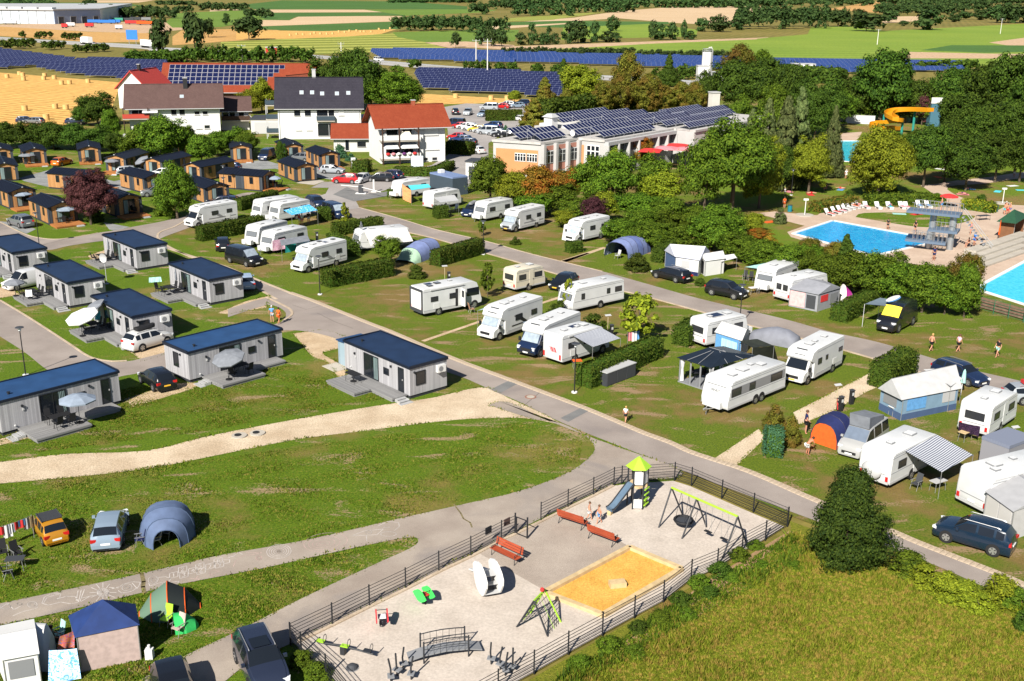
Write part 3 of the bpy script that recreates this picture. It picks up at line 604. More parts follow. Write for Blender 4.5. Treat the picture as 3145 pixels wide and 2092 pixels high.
 # ============ trees
def T(rows,m,label,group=None,kind='round',clear=.12,name='tree'):
 for r in rows:
  lb=label if isinstance(label,str)else label[0]%[t for x,t in label[1]if r[0]<x][0]
  ptree(r[0],r[1],r[2],r[3],r[4]if len(r)>4 else m,lb,kind=r[5]if len(r)>5 else kind,clear=clear,group=group,name=name)
T([(2595,1722,1435,240)],L_deep,'dense dark leafy tree standing at the road beside the fence corner',kind='pyramid',clear=.03)
WD=((2300,'the chimney and silo'),(2480,'the conifers'),(2600,'the small round pool'),(2760,'the white garden wall'),(2900,'the yellow water slide'),(3020,'the far pool path'),(9999,'the green roofed hut and far lawn'))
SB=((2020,'the blue tunnel tent'),(2160,'the trailer tent'),(2300,'the drying sheet'),(2450,'the turquoise canopy'),(2620,'the grey caravan awning'),(2800,'the hedge by the camper van'),(9999,'the black camper van'))
CB=((1570,'the dark slate container'),(1690,'the caravan with pink tinted windows'),(1790,'the motorhome with the silver cab'),(1900,'the dark red leaved tree'),(9999,'the motorhome with the blue windscreen cover'))
PL=((2500,'the lawn by the conifers'),(2860,'the lawn beside the lime trees'),(2990,'the towels by the path'),(9999,'the crossing of the pool paths'))
g_='trees between the pitches and the pool building'
T([(1505,632,478,130,L_mid),(1705,662,560,140,L_mid),(1800,640,480,140,L_mid),(1880,650,455,150,L_mid),(1640,668,590,120,L_mid),(1770,690,600,120,L_mid),(1960,690,590,150,L_mid),(2050,705,600,130,L_mid),(2000,640,470,120,L_mid)],None,('leafy green tree in the belt behind %s',CB),g_)
T([(1575,650,520,110),(1850,690,585,100),(1735,700,640,80),(2030,650,520,140)],L_lime,('yellow green tree in the belt behind %s',CB),g_)
T([(1655,655,505,150),(1735,640,510,110)],L_rust,'orange brown autumn tree in front of the pool building',g_)
T([(1820,700,600,75)],L_purple,'dark red leaved shrub tree in the belt behind the caravans')
T([(1955,520,415,90)],L_rust,'orange leaved small tree beside the red parasols')
T([(1890,560,452,80)],L_lime,'light green feathery tree before the grey facade of the pool building')
g_='shrubs along the camp edge below the pool'
T([(1900,745,670,120),(2000,765,680,130),(2100,770,690,130),(2180,770,650,140),(2215,745,620,130),(2060,720,640,120),(1960,725,640,110),(2130,715,630,110),(2265,800,715,120),(2350,830,735,130),(2420,860,745,130),(2470,865,770,120),(2540,880,780,130),(2610,905,770,140),(2680,925,770,150),(2760,945,800,150),(2830,960,800,140),(2900,965,840,130),(2960,975,800,90),(2490,830,745,90),(2720,900,765,120)],L_mid,('dense green shrub tree in the belt behind %s',SB),g_,clear=.02,name='shrub_tree')
T([(2480,820,725,90,L_olive),(2560,840,735,90,L_olive),(2360,800,720,70,L_rust),(2590,850,715,90,L_dark,'cone'),(2950,945,765,100,L_olive),(2240,700,672,60,L_rust),(2330,735,700,70,L_rust),(2310,715,650,70,L_lime)],None,('golden brown shrub in the belt behind %s',SB),g_,clear=.02,name='shrub_tree')
g_='trees in the pool park'
T([(2245,655,350,250,L_mid,'near'),(2160,660,410,150,L_mid)],None,'huge broad leafy tree at the near edge of the pool park',g_,clear=.10)
T([(2330,640,420,150),(2482,595,412,130),(2695,612,385,190)],L_lime,'broad yellow green tree on the pool lawn',g_,kind='near',clear=.07)
T([(2345,560,300,110),(2400,575,290,130),(2440,560,260,110),(2548,545,322,72),(2300,520,330,80)],L_fir,'tall grey green conifer in the pool park',g_,kind='cone',clear=.03)
T([(2400,590,440,90),(2835,575,372,125),(2965,585,430,150),(2900,560,380,120),(3055,560,400,130),(3130,560,380,110),(2990,520,330,120),(3090,500,300,130),(2900,520,345,90)],L_dark,('dark broadleaf tree shading %s',PL),g_,clear=.12)
g_='trees behind the pool park'
T([(2255,345,175,140),(2330,350,165,130),(2170,340,215,90),(2420,400,190,110),(2470,420,230,110),(2540,410,235,120),(2620,375,225,130),(2700,380,138,170),(2760,375,230,120),(2820,380,240,130),(2905,385,195,130),(2960,390,215,140),(3030,400,180,160),(3110,410,148,180),(3170,430,165,150),(2680,375,260,110),(2940,440,280,130),(3040,450,290,140),(3130,470,300,150),(2500,440,270,100),(2780,378,270,110)],L_dark,('dark green tree in the dense wood behind %s',WD),g_,clear=.06)
T([(2570,385,265,110),(2640,372,270,110),(2730,374,265,120),(2865,384,275,110),(2925,430,275,90),(2270,430,290,100),(2370,420,250,100),(2800,376,265,100),(2200,440,330,100)],L_mid,('mid green tree in the dense wood behind %s',WD),g_,clear=.06)
T([(2830,385,285,55)],L_purple,'dark purple tree among the green wood by the slide')
T([(2265,300,130,110,L_olive),(2330,300,152,100,L_mid)],None,'tall feathery birch tree behind the white silo',g_,kind='tall',clear=.05)
for x in(2690,2745,2800,2850):pbush(x,436,398+(x%7),62,L_mid,'leafy green bush in front of the yellow water slide',group='bushes by the slide')
g_='trees behind the car park'
T([(1782,330,192,125)],L_lime,'bright lime green maple behind the car park',clear=.08)
T([(1925,330,155,115),(1905,340,215,85),(1990,345,222,95),(1850,345,250,90),(1960,330,240,90),(2040,345,260,70),(2090,345,250,80),(2130,350,245,70)],L_olive,'olive green tree with golden tips behind the car park',g_,kind='tall',clear=.04)
T([(1672,345,236,95),(1740,350,270,85),(1640,415,300,105)],L_olive,'yellowish conifer by the car park hedge',g_,kind='cone',clear=.03)
T([(2052,265,165,62),(1730,245,178,50),(1650,228,192,42)],L_dark,'dark conical tree beside the blue solar field',g_,kind='cone',clear=.04)
T([(1580,318,275,45)],L_lime,'small round tree beside the parked cars at the stubble field')
g_='trees round the farmhouses'
T([(1000,330,175,110),(1060,335,150,110),(1110,345,138,120),(1140,340,190,120),(1030,345,230,110)],L_dark,'tall dark tree between the barn and the dark roofed house',g_,clear=.05)
T([(1218,348,208,155)],L_mid,'massive round tree behind the red roofed house',kind='near',clear=.04)
T([(805,345,238,85),(770,350,275,80)],L_lime,'yellow green tree beside the dark roofed house',g_,clear=.05)
T([(690,300,255,40)],L_dark,'small dark tree behind the brown roofed house')
T([(300,385,280,115),(265,385,318,80)],L_dark,'dark rounded tree at the edge of the stubble field',g_,clear=.02)
T([(20,455,372,110),(95,458,372,110),(165,460,370,110),(235,462,375,110),(300,465,385,110),(355,475,405,70)],L_dark,'dark tree in the row behind the timber cabins','trees behind the timber cabins',clear=.02)
T([(345,430,330,60),(430,485,385,110),(500,490,350,130),(560,480,380,90),(470,470,360,100),(620,500,410,90),(670,480,400,80),(720,470,390,100),(760,480,400,70)],L_mid,'green tree between the timber cabins and the brown roofed house','trees below the brown roofed house',clear=.03)
T([(280,690,525,150),(320,640,560,70)],L_purple,'purple leaved tree among the timber cabins','purple trees',kind='near',clear=.14)
T([(545,672,495,135)],L_mid,'dense green tree beside the timber cabins at the road bend',kind='near',clear=.04)
T([(862,500,430,26),(875,492,440,22)],L_dark,'slim upright tree beside the parked dark van','slim trees by the dark van',kind='tall',clear=.08)
T([(1553,402,383,18)],L_blue,'small blue green cone shrub in the car park',kind='cone',clear=.02)
g_='single trees in the far fields'
T([(492,170,58,60),(600,165,30,75),(640,115,55,40),(697,78,43,26),(765,122,45,78),(1400,146,98,30),(1480,140,75,40),(1510,142,78,45),(1540,143,90,40)],L_far,'dark lone tree standing in the far fields',g_,kind='far',clear=.08)
T([(1633,138,72,30),(1600,138,98,40),(1670,138,100,40),(1685,135,82,25),(1705,136,100,30),(1775,132,60,65),(1745,134,68,40),(1825,130,62,36),(1880,96,47,42),(1865,130,96,45),(1890,130,98,36),(2005,122,60,30),(2030,122,75,50),(2065,122,65,36),(2100,120,60,20),(2120,122,95,36),(2155,97,53,44),(2205,98,44,62),(2265,92,48,45)],L_far,'dark tree in the broken row across the far fields','trees in the row across the far fields',kind='fartall',clear=.04)
T([(2575,82,28,66),(2660,96,36,100),(2850,92,30,82),(2775,80,62,30),(2960,60,35,50),(3010,62,30,50),(3060,70,15,60),(3110,70,5,80),(2930,68,45,40),(2640,75,25,60),(2730,70,30,50)],L_far,'dark round tree on the far green pasture','trees on the far pasture',kind='far',clear=.03)
def wood(rows,label,m=None,kind='far',seed=1):
 """a far wood that reads as one mass; rows of (x0,x1,ybase,ytop,n)"""
 rs=np.random.RandomState(seed);P,N,Sz=[],[],[]
 base=None
 for x0,x1,yb,yt,n in rows:
  for k in range(n):
   x=x0+(x1-x0)*(k+rs.uniform(.2,.8))/n;b_=G(x,yb+rs.uniform(-1.2,1.2)*max(1,yb/60))
   if base is None:base=b_
   s=FPX/Vector((b_.x,b_.y,-CAMH)).dot(_fw);w=(x1-x0)/n*1.7/s;h=max(4,height_to(b_,yt+rs.uniform(-2,4)*(yb-yt)/30))
   p,n_,_=crown_pts(int(rs.randint(9)),15,17,'round' if kind=='far' else 'tall',.26)
   P.append(p*[w,w,h]+[b_.x-base.x,b_.y-base.y,0]);N.append(n_);Sz.append(np.full(len(p),.17*w))
 me=leafmesh('woodland',np.concatenate(P),np.concatenate(N),np.concatenate(Sz),rs)
 o=put('woodland',me,m or L_far,None,(base.x,base.y,0));o['kind']='stuff';o['label']=label;o['category']='wood'
wood([(-60,175,24,2,8),(-60,180,27,4,7),(-60,160,22,-4,7)],'dark wood behind the grey warehouse',seed=2)
wood([(215,520,52,15,13),(220,540,55,22,13)],'dark grove beside the warehouse yard',seed=3)
wood([(255,295,10,0,3),(480,600,15,2,6),(540,590,37,17,3),(615,760,32,8,7),(750,840,55,25,5)],'scattered far copses beyond the fields',seed=4)
wood([(1210,1440,95,48,11),(1230,1420,92,46,9),(1430,1560,100,50,7)],'dark broadleaf wood on the far slope',seed=5)
wood([(1440,1500,45,2,3),(1500,1580,28,-4,5)],'clump of dark trees at the far farm',seed=6)
wood([(1200,1460,8,-6,18),(1540,2320,24,-12,40),(1580,1760,48,8,11),(1740,1950,38,-8,12),(2100,2400,18,-10,15)],'dark conifer forest along the horizon',kind='tall',seed=7)
wood([(2250,2540,88,20,15),(2260,2540,82,5,13),(2540,2610,80,20,5),(2280,2680,18,-8,20)],'dense dark wood on the far side of the pasture',seed=8)
wood([(2690,2950,46,10,14),(2700,2900,40,2,10),(2880,3040,35,0,9),(2700,3250,12,-8,24),(3050,3260,70,12,8)],'far dark woods and copses above the pasture',seed=9)
wood([(385,560,192,155,9),(400,780,188,150,14),(560,810,194,140,12),(780,960,192,150,10),(830,960,190,140,7)],'shrub belt along the motorway behind the barn',m=L_dark,seed=10)
wood([(-30,110,148,118,7),(130,205,152,122,5),(235,335,160,138,6),(110,160,118,100,4),(195,250,122,102,4),(60,80,115,95,2)],'low roadside bushes along the motorway bank',m=L_dark,seed=11)
wood([(1460,1510,222,185,3),(1520,1590,225,190,4),(1260,1285,215,195,1),(1425,1450,220,205,2),(1640,1670,228,190,1),(1690,1720,230,200,2)],'small dark shrubs beside the motorway',m=L_dark,seed=12)
wood([(1540,1700,170,158,12),(1700,1950,172,160,16),(1960,2240,180,172,16),(1780,1880,174,155,5)],'scrub line behind the blue solar field',m=L_far,seed=13)
wood([(2080,2190,232,205,6),(2010,2130,245,220,7),(2820,3000,215,192,8)],'scrub beside the solar field and the silo',m=L_dark,seed=14)
def tufts(name,poly,n,hh,m,seed,label,w=.05,spread=1.0,pts=None):
 rs=np.random.RandomState(seed);n=0 if pts else n;q=[(p.x,p.y)for p in poly];xs=[p[0]for p in q];ys=[p[1]for p in q];pts=pts or[]
 while len(pts)<n:
  x,y=rs.uniform(min(xs),max(xs)),rs.uniform(min(ys),max(ys));c=False;j=len(q)-1
  for i in range(len(q)):
   if(q[i][1]>y)!=(q[j][1]>y)and x<(q[j][0]-q[i][0])*(y-q[i][1])/(q[j][1]-q[i][1])+q[i][0]:c=not c
   j=i
  if c:pts.append((x,y))
 A=np.array(pts);k=len(A);patch=.65+.6*np.sin(A[:,0]*.9+np.sin(A[:,1]*.6)*2)*np.sin(A[:,1]*1.1)
 h=hh*(.5+rs.random(k))*np.clip(patch,.35,1.3);a=rs.random(k)*6.283;lean=rs.normal(size=(k,2))*.35*h[:,None]
 dx=np.stack([np.cos(a),np.sin(a)],1)*w*(.6+rs.random(k))[:,None]
 V=np.zeros((k,3,3));V[:,0,:2]=A-dx;V[:,1,:2]=A+dx;V[:,2,:2]=A+lean*spread;V[:,2,2]=h
 me=bpy.data.meshes.new(name);me.vertices.add(3*k);me.vertices.foreach_set('co',V.astype(np.float32).ravel())
 me.loops.add(3*k);me.loops.foreach_set('vertex_index',np.arange(3*k,dtype=np.int32));me.polygons.add(k);me.polygons.foreach_set('loop_start',np.arange(0,3*k,3,dtype=np.int32));me.update(calc_edges=True)
 o=put(name,me,m);o['kind']='stuff';o['label']=label;o['category']='grass'
 return o
L_grass=leafmat('grass_blades',(0.085,0.120,0.007),(0.26,0.27,0.025),(0.29,0.205,0.045),tr=.35)
L_lawn=leafmat('lawn_blades',(0.045,0.090,0.005),(0.150,0.200,0.014),(0.23,0.20,0.04),tr=.35)
tufts('tall_grass',S((2430,1640),(2700,1730),(3145,1905),(3250,2200),(1560,2200),(1900,1990),(2300,1760)),110000,.24,L_grass,1,'tall yellow green meadow grass going brown',w=.04)
tufts('lawn_grass',S((-100,1500),(700,1405),(1150,1340),(1650,1295),(1790,1360),(1780,1420),(1500,1520),(900,1660),(400,1760),(-100,1870)),60000,.085,L_lawn,2,'short mown grass on the tent field',w=.045)
tufts('lawn_grass',S((-100,1950),(500,1815),(1240,1660),(1270,1665),(900,1850),(500,2060),(400,2200),(-200,2200)),40000,.09,L_lawn,3,'short mown grass on the tent strip by the lane',w=.045)
tufts('lawn_grass',S((-50,1355),(400,1190),(900,1120),(1100,1180),(1460,1180),(1100,1240),(600,1330),(-50,1410)),40000,.08,L_lawn,4,'short mown grass in front of the grey cabins',w=.045)
area('bare_earth',smooth(S((2425,1630),(2500,1680),(2470,1760),(2400,1745),(2330,1790),(2200,1860),(2040,1960),(1900,2030),(1880,2000),(2040,1885),(2150,1800),(2290,1712),(2425,1630)),3)[:-1],M_soil,.013)
ep=[]
for o in[q for q in col.objects if q.name.split('.')[0]in('gravel_path','tarmac_path','parking_pad','worn_earth')]:
 v=[p.co for p in o.data.vertices]
 for a_,b_ in zip(v,v[1:]+v[:1]):
  for k in range(int((b_-a_).length*16)):u=rnd.random();d=rnd.gauss(0,.10);e=(b_-a_).normalized();ep.append((a_.x+(b_.x-a_.x)*u-e.y*d,a_.y+(b_.y-a_.y)*u+e.x*d))
tufts('edge_grass',[],0,.13,L_lawn,6,'ragged grass growing over the path edges',w=.06,pts=ep)
tufts('weeds',S((2430,1650),(2480,1700),(2400,1760),(2250,1840),(2050,1950),(1850,2070),(1750,2120),(1700,2100),(1960,1925),(2210,1775),(2350,1690)),6000,.34,L_mid,7,'tall ragged weeds along the outside of the playground fence',w=.06)
g_='weeds along the playground fence'
for x,y,w,h,m in[(2270,1715,1.2,0.8,L_mid),(2210,1765,1.4,0.9,L_dark),(2150,1800,1.3,0.8,L_mid),(2090,1850,1.2,0.7,L_dark),(2030,1905,1.2,0.6,L_mid),(2320,1680,1.0,0.5,L_mid),(1960,1935,1.0,0.6,L_dark),(2180,1830,1.1,0.6,L_dark),(2110,1895,1.0,0.6,L_mid),(1870,1990,1.3,0.7,L_mid),(1780,2050,1.2,0.7,L_mid),(2340,1740,0.8,0.4,L_mid),(2440,1745,0.9,0.5,L_mid),(2250,1780,0.8,0.5,L_mid),(1950,2010,1.1,0.6,L_mid),(2390,1690,0.6,0.4,L_mid)]:
 bush(G(x,y),w,h,m,'wild green weed clump outside the playground fence',g_,'weed_clump')
g_='golden shrubs along the meadow edge'
for x,y,w,h,m in[(2790,1760,2.2,1.6,L_mid),(2840,1800,2.0,1.5,L_lime),(2900,1830,2.0,1.6,L_lime),(2960,1850,1.9,1.4,L_lime),(3010,1870,1.6,1.1,L_lime),(3070,1850,2.2,1.8,L_lime),(3120,1870,1.6,1.4,L_mid),(3150,1930,1.3,1.2,L_dark)]:
 bush(G(x,y),w,h,m,'leafy yellow green shrub between the meadow and the road',g_)
for x,y in((930,2040),(975,2075)):bush(G(x,y),1.3,.8,L_mid,'green weed clump beside the dark parked car','weeds by the dark car','weed_clump')
# ============ vehicles
M_glass=mat('dark_glass',(0.010,0.013,0.018),0.08,spec=0.6)
M_tyre=mat('tyre_rubber',(0.015,0.015,0.016),0.85)
M_rim=mat('alloy_rim',(0.45,0.45,0.46),0.35,metal=0.7)
M_trim=mat('black_plastic',(0.016,0.016,0.018),0.6)
M_lampw=mat('headlamp',(0.70,0.72,0.74),0.12,spec=.7)
M_lampr=mat('tail_lamp',(0.45,0.015,0.015),0.2,spec=.6)
M_plate=mat('number_plate',(0.75,0.75,0.72),0.5);M_platey=mat('yellow_plate',(0.80,0.45,0.04),0.5)
M_white=mat('white_paint',(0.60,0.60,0.595),0.35,spec=.5)
M_gel=mat('white_bodywork',(0.56,0.565,0.565),0.42,0.05,.9,spec=.45)
M_cream=mat('cream_bodywork',(0.54,0.49,0.39),0.45,0.03,2)
M_win=mat('acrylic_window',(0.030,0.032,0.036),0.15,spec=.6)
M_wing=mat('grey_window',(0.13,0.14,0.15),0.2,spec=.6)
M_shade=mat('silver_sunshade',(0.26,0.31,0.36),0.35,0.15,3)
M_lgrey=mat('light_grey_plastic',(0.42,0.42,0.42),0.5);M_mgrey=mat('mid_grey',(0.20,0.205,0.215),0.55);M_dgrey=mat('dark_grey',(0.045,0.048,0.055),0.6)
M_steel=mat('steel_tube',(0.45,0.45,0.45),0.4,metal=.7)
M_pv=None
def paint(name,c,r=.25):return mat('paint_'+name,c,r,spec=.5,coat=.6)
P_black=paint('black',(0.008,0.009,0.012));P_navy=paint('navy',(0.010,0.020,0.055));P_silver=paint('silver',(0.30,0.325,0.35));P_grey=paint('grey',(0.12,0.13,0.14));P_white=paint('white',(0.60,0.60,0.595),.35)
P_red=paint('red',(0.42,0.012,0.014));P_orange=paint('orange',(0.55,0.13,0.006));P_yellow=paint('yellow',(0.75,0.50,0.03));P_blue=paint('blue',(0.012,0.035,0.12));P_must=paint('mustard',(0.40,0.175,0.010));P_ice=paint('ice_silver',(0.20,0.26,0.33));P_petrol=paint('petrol',(0.006,0.018,0.038));P_sky=paint('pale_blue',(0.30,0.38,0.50))
BODY={'hatch':dict(L=4.20,W=1.78,st=[(0,.52,.58,.80,.55),(.035,.66,.70,.93,.72),(.13,.80,.86,.98,.80),(.265,.92,.985,1,.80),(.42,.95,1.41,1,.70),(.55,.96,1.475,1,.69),(.585,.96,1.475,1,.69),(.76,.98,1.455,.99,.68),(.80,.98,1.445,.99,.68),(.88,.99,1.39,.97,.67),(.965,1.0,1.03,.93,.74),(.985,.80,.84,.92,.80),(1,.55,.60,.88,.78)],ws=3,rw=9,sw=[3,4,6,8],wh=(.19,.79),r=.31),'suv':dict(L=4.42,W=1.86,st=[(0,.60,.66,.80,.55),(.03,.80,.85,.93,.72),(.13,.94,1.0,.98,.80),(.27,1.04,1.10,1,.81),(.41,1.07,1.56,1,.72),(.55,1.08,1.635,1,.71),(.58,1.08,1.635,1,.71),(.77,1.10,1.615,.99,.70),(.80,1.10,1.61,.99,.70),(.90,1.11,1.54,.97,.69),(.97,1.11,1.15,.93,.76),(.985,.92,.96,.92,.80),(1,.62,.66,.88,.78)],ws=3,rw=9,sw=[3,4,6,8],wh=(.195,.795),r=.345),'estate':dict(L=4.75,W=1.84,st=[(0,.50,.56,.80,.55),(.03,.66,.70,.93,.72),(.12,.78,.84,.98,.80),(.26,.90,.965,1,.80),(.395,.93,1.38,1,.70),(.50,.94,1.455,1,.69),(.53,.94,1.455,1,.69),(.70,.95,1.445,.99,.68),(.725,.95,1.44,.99,.68),(.905,.97,1.36,.97,.67),(.97,.98,1.01,.93,.74),(.985,.80,.84,.92,.80),(1,.52,.58,.88,.78)],ws=3,rw=9,sw=[3,4,6,8],wh=(.185,.775),r=.325),'mini':dict(L=3.06,W=1.42,st=[(0,.50,.55,.84,.6),(.03,.66,.70,.95,.76),(.13,.74,.80,.98,.82),(.27,.80,.86,1,.84),(.36,.82,1.26,1,.80),(.50,.83,1.335,1,.79),(.53,.83,1.335,1,.79),(.74,.84,1.325,1,.78),(.77,.84,1.32,1,.78),(.88,.85,1.27,.98,.76),(.955,.86,.90,.96,.84),(.98,.70,.74,.95,.84),(1,.48,.52,.9,.8)],ws=3,rw=9,sw=[3,4,6,8],wh=(.20,.80),r=.25),'van':dict(L=4.95,W=1.92,st=[(0,.60,.66,.82,.58),(.03,.86,.92,.94,.74),(.10,1.0,1.06,.98,.82),(.165,1.08,1.15,1,.84),(.30,1.12,1.84,1,.80),(.42,1.13,1.94,1,.79),(.45,1.13,1.94,1,.79),(.69,1.14,1.94,1,.79),(.72,1.14,1.94,1,.79),(.945,1.15,1.90,.99,.78),(.985,1.15,1.20,.97,.84),(.993,.9,.95,.96,.84),(1,.6,.66,.92,.8)],ws=3,rw=9,sw=[3,4,6,8],wh=(.19,.80),r=.335),'caddy':dict(L=4.45,W=1.80,st=[(0,.55,.60,.80,.55),(.03,.74,.80,.93,.72),(.12,.88,.94,.98,.80),(.24,.98,1.05,1,.82),(.37,1.02,1.72,1,.76),(.48,1.03,1.81,1,.75),(.51,1.03,1.81,1,.75),(.72,1.04,1.81,1,.75),(.75,1.04,1.81,1,.75),(.945,1.05,1.76,.99,.74),(.985,1.05,1.10,.97,.84),(.993,.85,.9,.96,.84),(1,.56,.62,.92,.8)],ws=3,rw=9,sw=[3,4],wh=(.185,.79),r=.32),}
def car_meshes(kind):
 if('car',kind)in MESH:return MESH['car',kind]
 d=BODY[kind];L,W=d['L'],d['W'];st=d['st'];rings=[]
 zs=.20 if kind!='mini' else.17
 for t,zb,zt,wb,wt in st:
  x=L/2-t*L;hb,ht=wb*W/2,wt*W/2
  half=[(hb*.90,zs),(hb,zs+.13),(hb*1.0,(zb+zs)/2+.08),(hb*.965,zb),(ht+.035,max(zb+.008,zt-.075)),(ht,zt),(ht*.5,zt+.022),(0,zt+.03)]
  rings.append([(x,y,z)for y,z in half]+[(x,-y,z)for y,z in half[-2::-1]])
 k=len(rings[0]);body,ws,rw=MB(),MB(),MB();side={}
 V=[p for r in rings for p in r]
 for b in(body,ws,rw):b.v=list(V)
 for i in range(len(rings)-1):
  for j in range(k-1):
   f=(i*k+j,(i+1)*k+j,(i+1)*k+j+1,i*k+j+1)
   if j in(3,k-5)and i in d['sw']:
    q=side.setdefault((i,j),MB());q.v=[V[a]for a in f];q.f=[(0,1,2,3)]
   elif i==d['ws']and 4<j<k-6:ws.f.append(f)
   elif i==d['rw']and 4<j<k-6:rw.f.append(f)
   else:body.f.append(f)
  body.f.append((i*k+k-1,(i+1)*k+k-1,(i+1)*k,i*k))
 body.f+=[tuple(range(k)),tuple(range(len(V)-1,len(V)-1-k,-1))]
 out=dict(body=body.mesh('body',40),windscreen=ws.mesh('windscreen',40),rear=rw.mesh('rear_window',40),side=[q.mesh('side_window')for q in side.values()])
 MESH['car',kind]=out;return out
def wheel(parent,x,y,r,w=.2,m=None,sgn=1):
 o=part('tyre',('tyre',r,w),lambda b:b.disc_y(0,0,-w/2,w/2,r,18),M_tyre,parent,(x,y,r))
 part('rim',('rim',r,w),lambda b:b.disc_y(0,0,-w/2-.008,w/2+.008,r*.66,12),m or M_rim,o)
 part('hub',('hub',r,w),lambda b:[b.tube([(math.cos(a)*r*.3,s*(w/2+.012),math.sin(a)*r*.3),(math.cos(a)*r*.58,s*(w/2+.012),math.sin(a)*r*.58)],r*.085,4)for a in(k*1.2566 for k in range(5))for s in(-1,1)],M_trim,o)
 return o
def car(kind,loc,yaw,m,label,name='parked_car',group=None,rails=False,plate=None,cat='car',far=False,box=None,shade=None,extra=None):
 d=BODY[kind];L,W,r=d['L'],d['W'],d['r'];me=car_meshes(kind);st=d['st']
 t=thing(name,label,cat,(loc.x,loc.y,0.03),yaw,group)
 put('body',me['body'],m,t);put('windscreen',me['windscreen'],shade or M_glass,t);put('rear_window',me['rear'],M_glass,t)
 for q in me['side']:put('side_window',q,M_glass,t)
 for u in d['wh']:
  x=L/2-u*L
  for s in(1,-1):
   part('wheel_arch',('arch',r),lambda b:b.disc_y(0,0,-.05,.05,r+.055,18),M_trim,t,(x,s*(W/2-.042),r+.02))
   wheel(t,x,s*(W/2-.085),r)
 zb=st[1][1];zr=st[-2][1]
 for s in(1,-1):
  part('headlight',('hl',kind),lambda b:b.box(-.16,.10,-.17,.17,-.07,.07),M_lampw,t,(L/2-.14,s*W*.36,zb-.05),s*-.35)
  part('tail_light',('tl',kind),lambda b:b.box(-.07,.07,-.16,.16,-.09,.09),M_lampr,t,(-L/2+.075,s*W*.375,zr-.02),s*.2)
  if not far:part('mirror','mirror',lambda b:b.box(-.09,.05,-.09,.09,-.07,.08),m,t,(L/2-(d['st'][3][0]+.055)*L,s*(W/2+.06),st[3][1]+.06))
 part('grille',('gr',kind),lambda b:b.box(-.03,.03,-W*.27,W*.27,-.10,.09),M_trim,t,(L/2-.01,0,.46 if kind!='mini' else.42))
 part('number_plate','plate',lambda b:b.box(-.015,.015,-.26,.26,-.055,.055),plate or M_plate,t,(-L/2-.012,0,zr-.24));part('number_plate','plate',None,plate or M_plate,t,(L/2+.03,0,.40))
 part('bumper',('bump',kind),lambda b:b.box(-.06,.06,-W*.42,W*.42,-.12,.10),m,t,(-L/2+.045,0,.42));part('valance',('val',kind),lambda b:b.box(-.05,.05,-W*.40,W*.40,-.07,.07),M_trim,t,(-L/2+.05,0,.24))
 if rails:
  zt=st[5][2]
  for s in(1,-1):part('roof_rail',('rail',kind),lambda b:b.tube([(L*.12,0,0),(L*.10,0,.05),(-L*.30,0,.05),(-L*.34,0,0)],.022,5),M_steel if rails==1 else M_trim,t,(0,s*st[5][4]*W/2*.93,zt))
 if extra=='sunroof':part('sunroof',('sr',kind),lambda b:b.box(-.42,.42,-.42,.42,0,.02),M_glass,t,(.0,0,st[5][2]+.022))
 return t
def roofbox(t,z,m,label=None):
 b=MB();b.loft([[(x,y*w,z0+dz)for y,dz in((-.36,.02),(-.40,.16),(-.30,.30),(.30,.30),(.40,.16),(.36,.02))]for x,w,z0 in((-.95,.72,.04),(-.8,.95,0),(.5,1,0),(.85,.8,.0),(1.0,.45,.04))])
 put('roof_box',b.mesh('roof_box',40),m,t,(-.25,0,z))
def by_side(z,pf,pr,vis,W,L=None):
 """front and rear ground points of the visible flank -> centre, yaw (vis 'L' or 'R' of the vehicle)"""
 a,b=z(*pf),z(*pr);d=(a-b);d.z=0;l=d.length;d.normalize();left=Vector((-d.y,d.x,0))
 c=(a+b)/2+left*(-W/2 if vis=='L' else W/2)
 return c,math.atan2(d.y,d.x),l
def window(t,x,y,z,w,h,side,m=None,frame=None,name='window',open_=0):
 """a framed window on a flank (side +1/-1 in y) or an end (side 'f'/'r')"""
 m=m or M_win;fr=frame or M_trim
 if side in(1,-1):
  o=part('window',('wy',w,h),lambda b:b.box(-w/2,w/2,-.02,.02,-h/2,h/2),fr,t,(x,y,z))
  part('pane',('py',w,h),lambda b:b.box(-w/2+.045,w/2-.045,-.03,.03,-h/2+.045,h/2-.045),m,o)
 else:
  o=part('window',('wx',w,h),lambda b:b.box(-.02,.02,-w/2,w/2,-h/2,h/2),fr,t,(x,y,z))
  part('pane',('px',w,h),lambda b:b.box(-.03,.03,-w/2+.045,w/2-.045,-h/2+.045,h/2-.045),m,o)
 return o
def hatches(t,zr,spec):
 for x,y,w,kind in spec:
  o=part('roof_hatch',('rh',w,kind),lambda b:b.box(-w/2,w/2,-w/2,w/2,0,.09),M_mgrey if kind!='dark' else M_trim,t,(x,y,zr))
  part('hatch_dome',('rd',w,kind),lambda b:b.box(-w/2+.05,w/2-.05,-w/2+.05,w/2-.05,.085,.12),M_wing if kind=='dark' else M_white,o)
def solarp(t,x,y,z,a=1.1,b_=.7):
 o=part('solar_panel',('sp',a,b_),lambda b:b.box(-a/2,a/2,-b_/2,b_/2,0,.05),M_lgrey,t,(x,y,z));part('cells',('spc',a,b_),lambda b:b.box(-a/2+.04,a/2-.04,-b_/2+.04,b_/2-.04,.045,.058),mat('pv_cells',(0.012,0.016,0.045),.2,spec=.6),o)
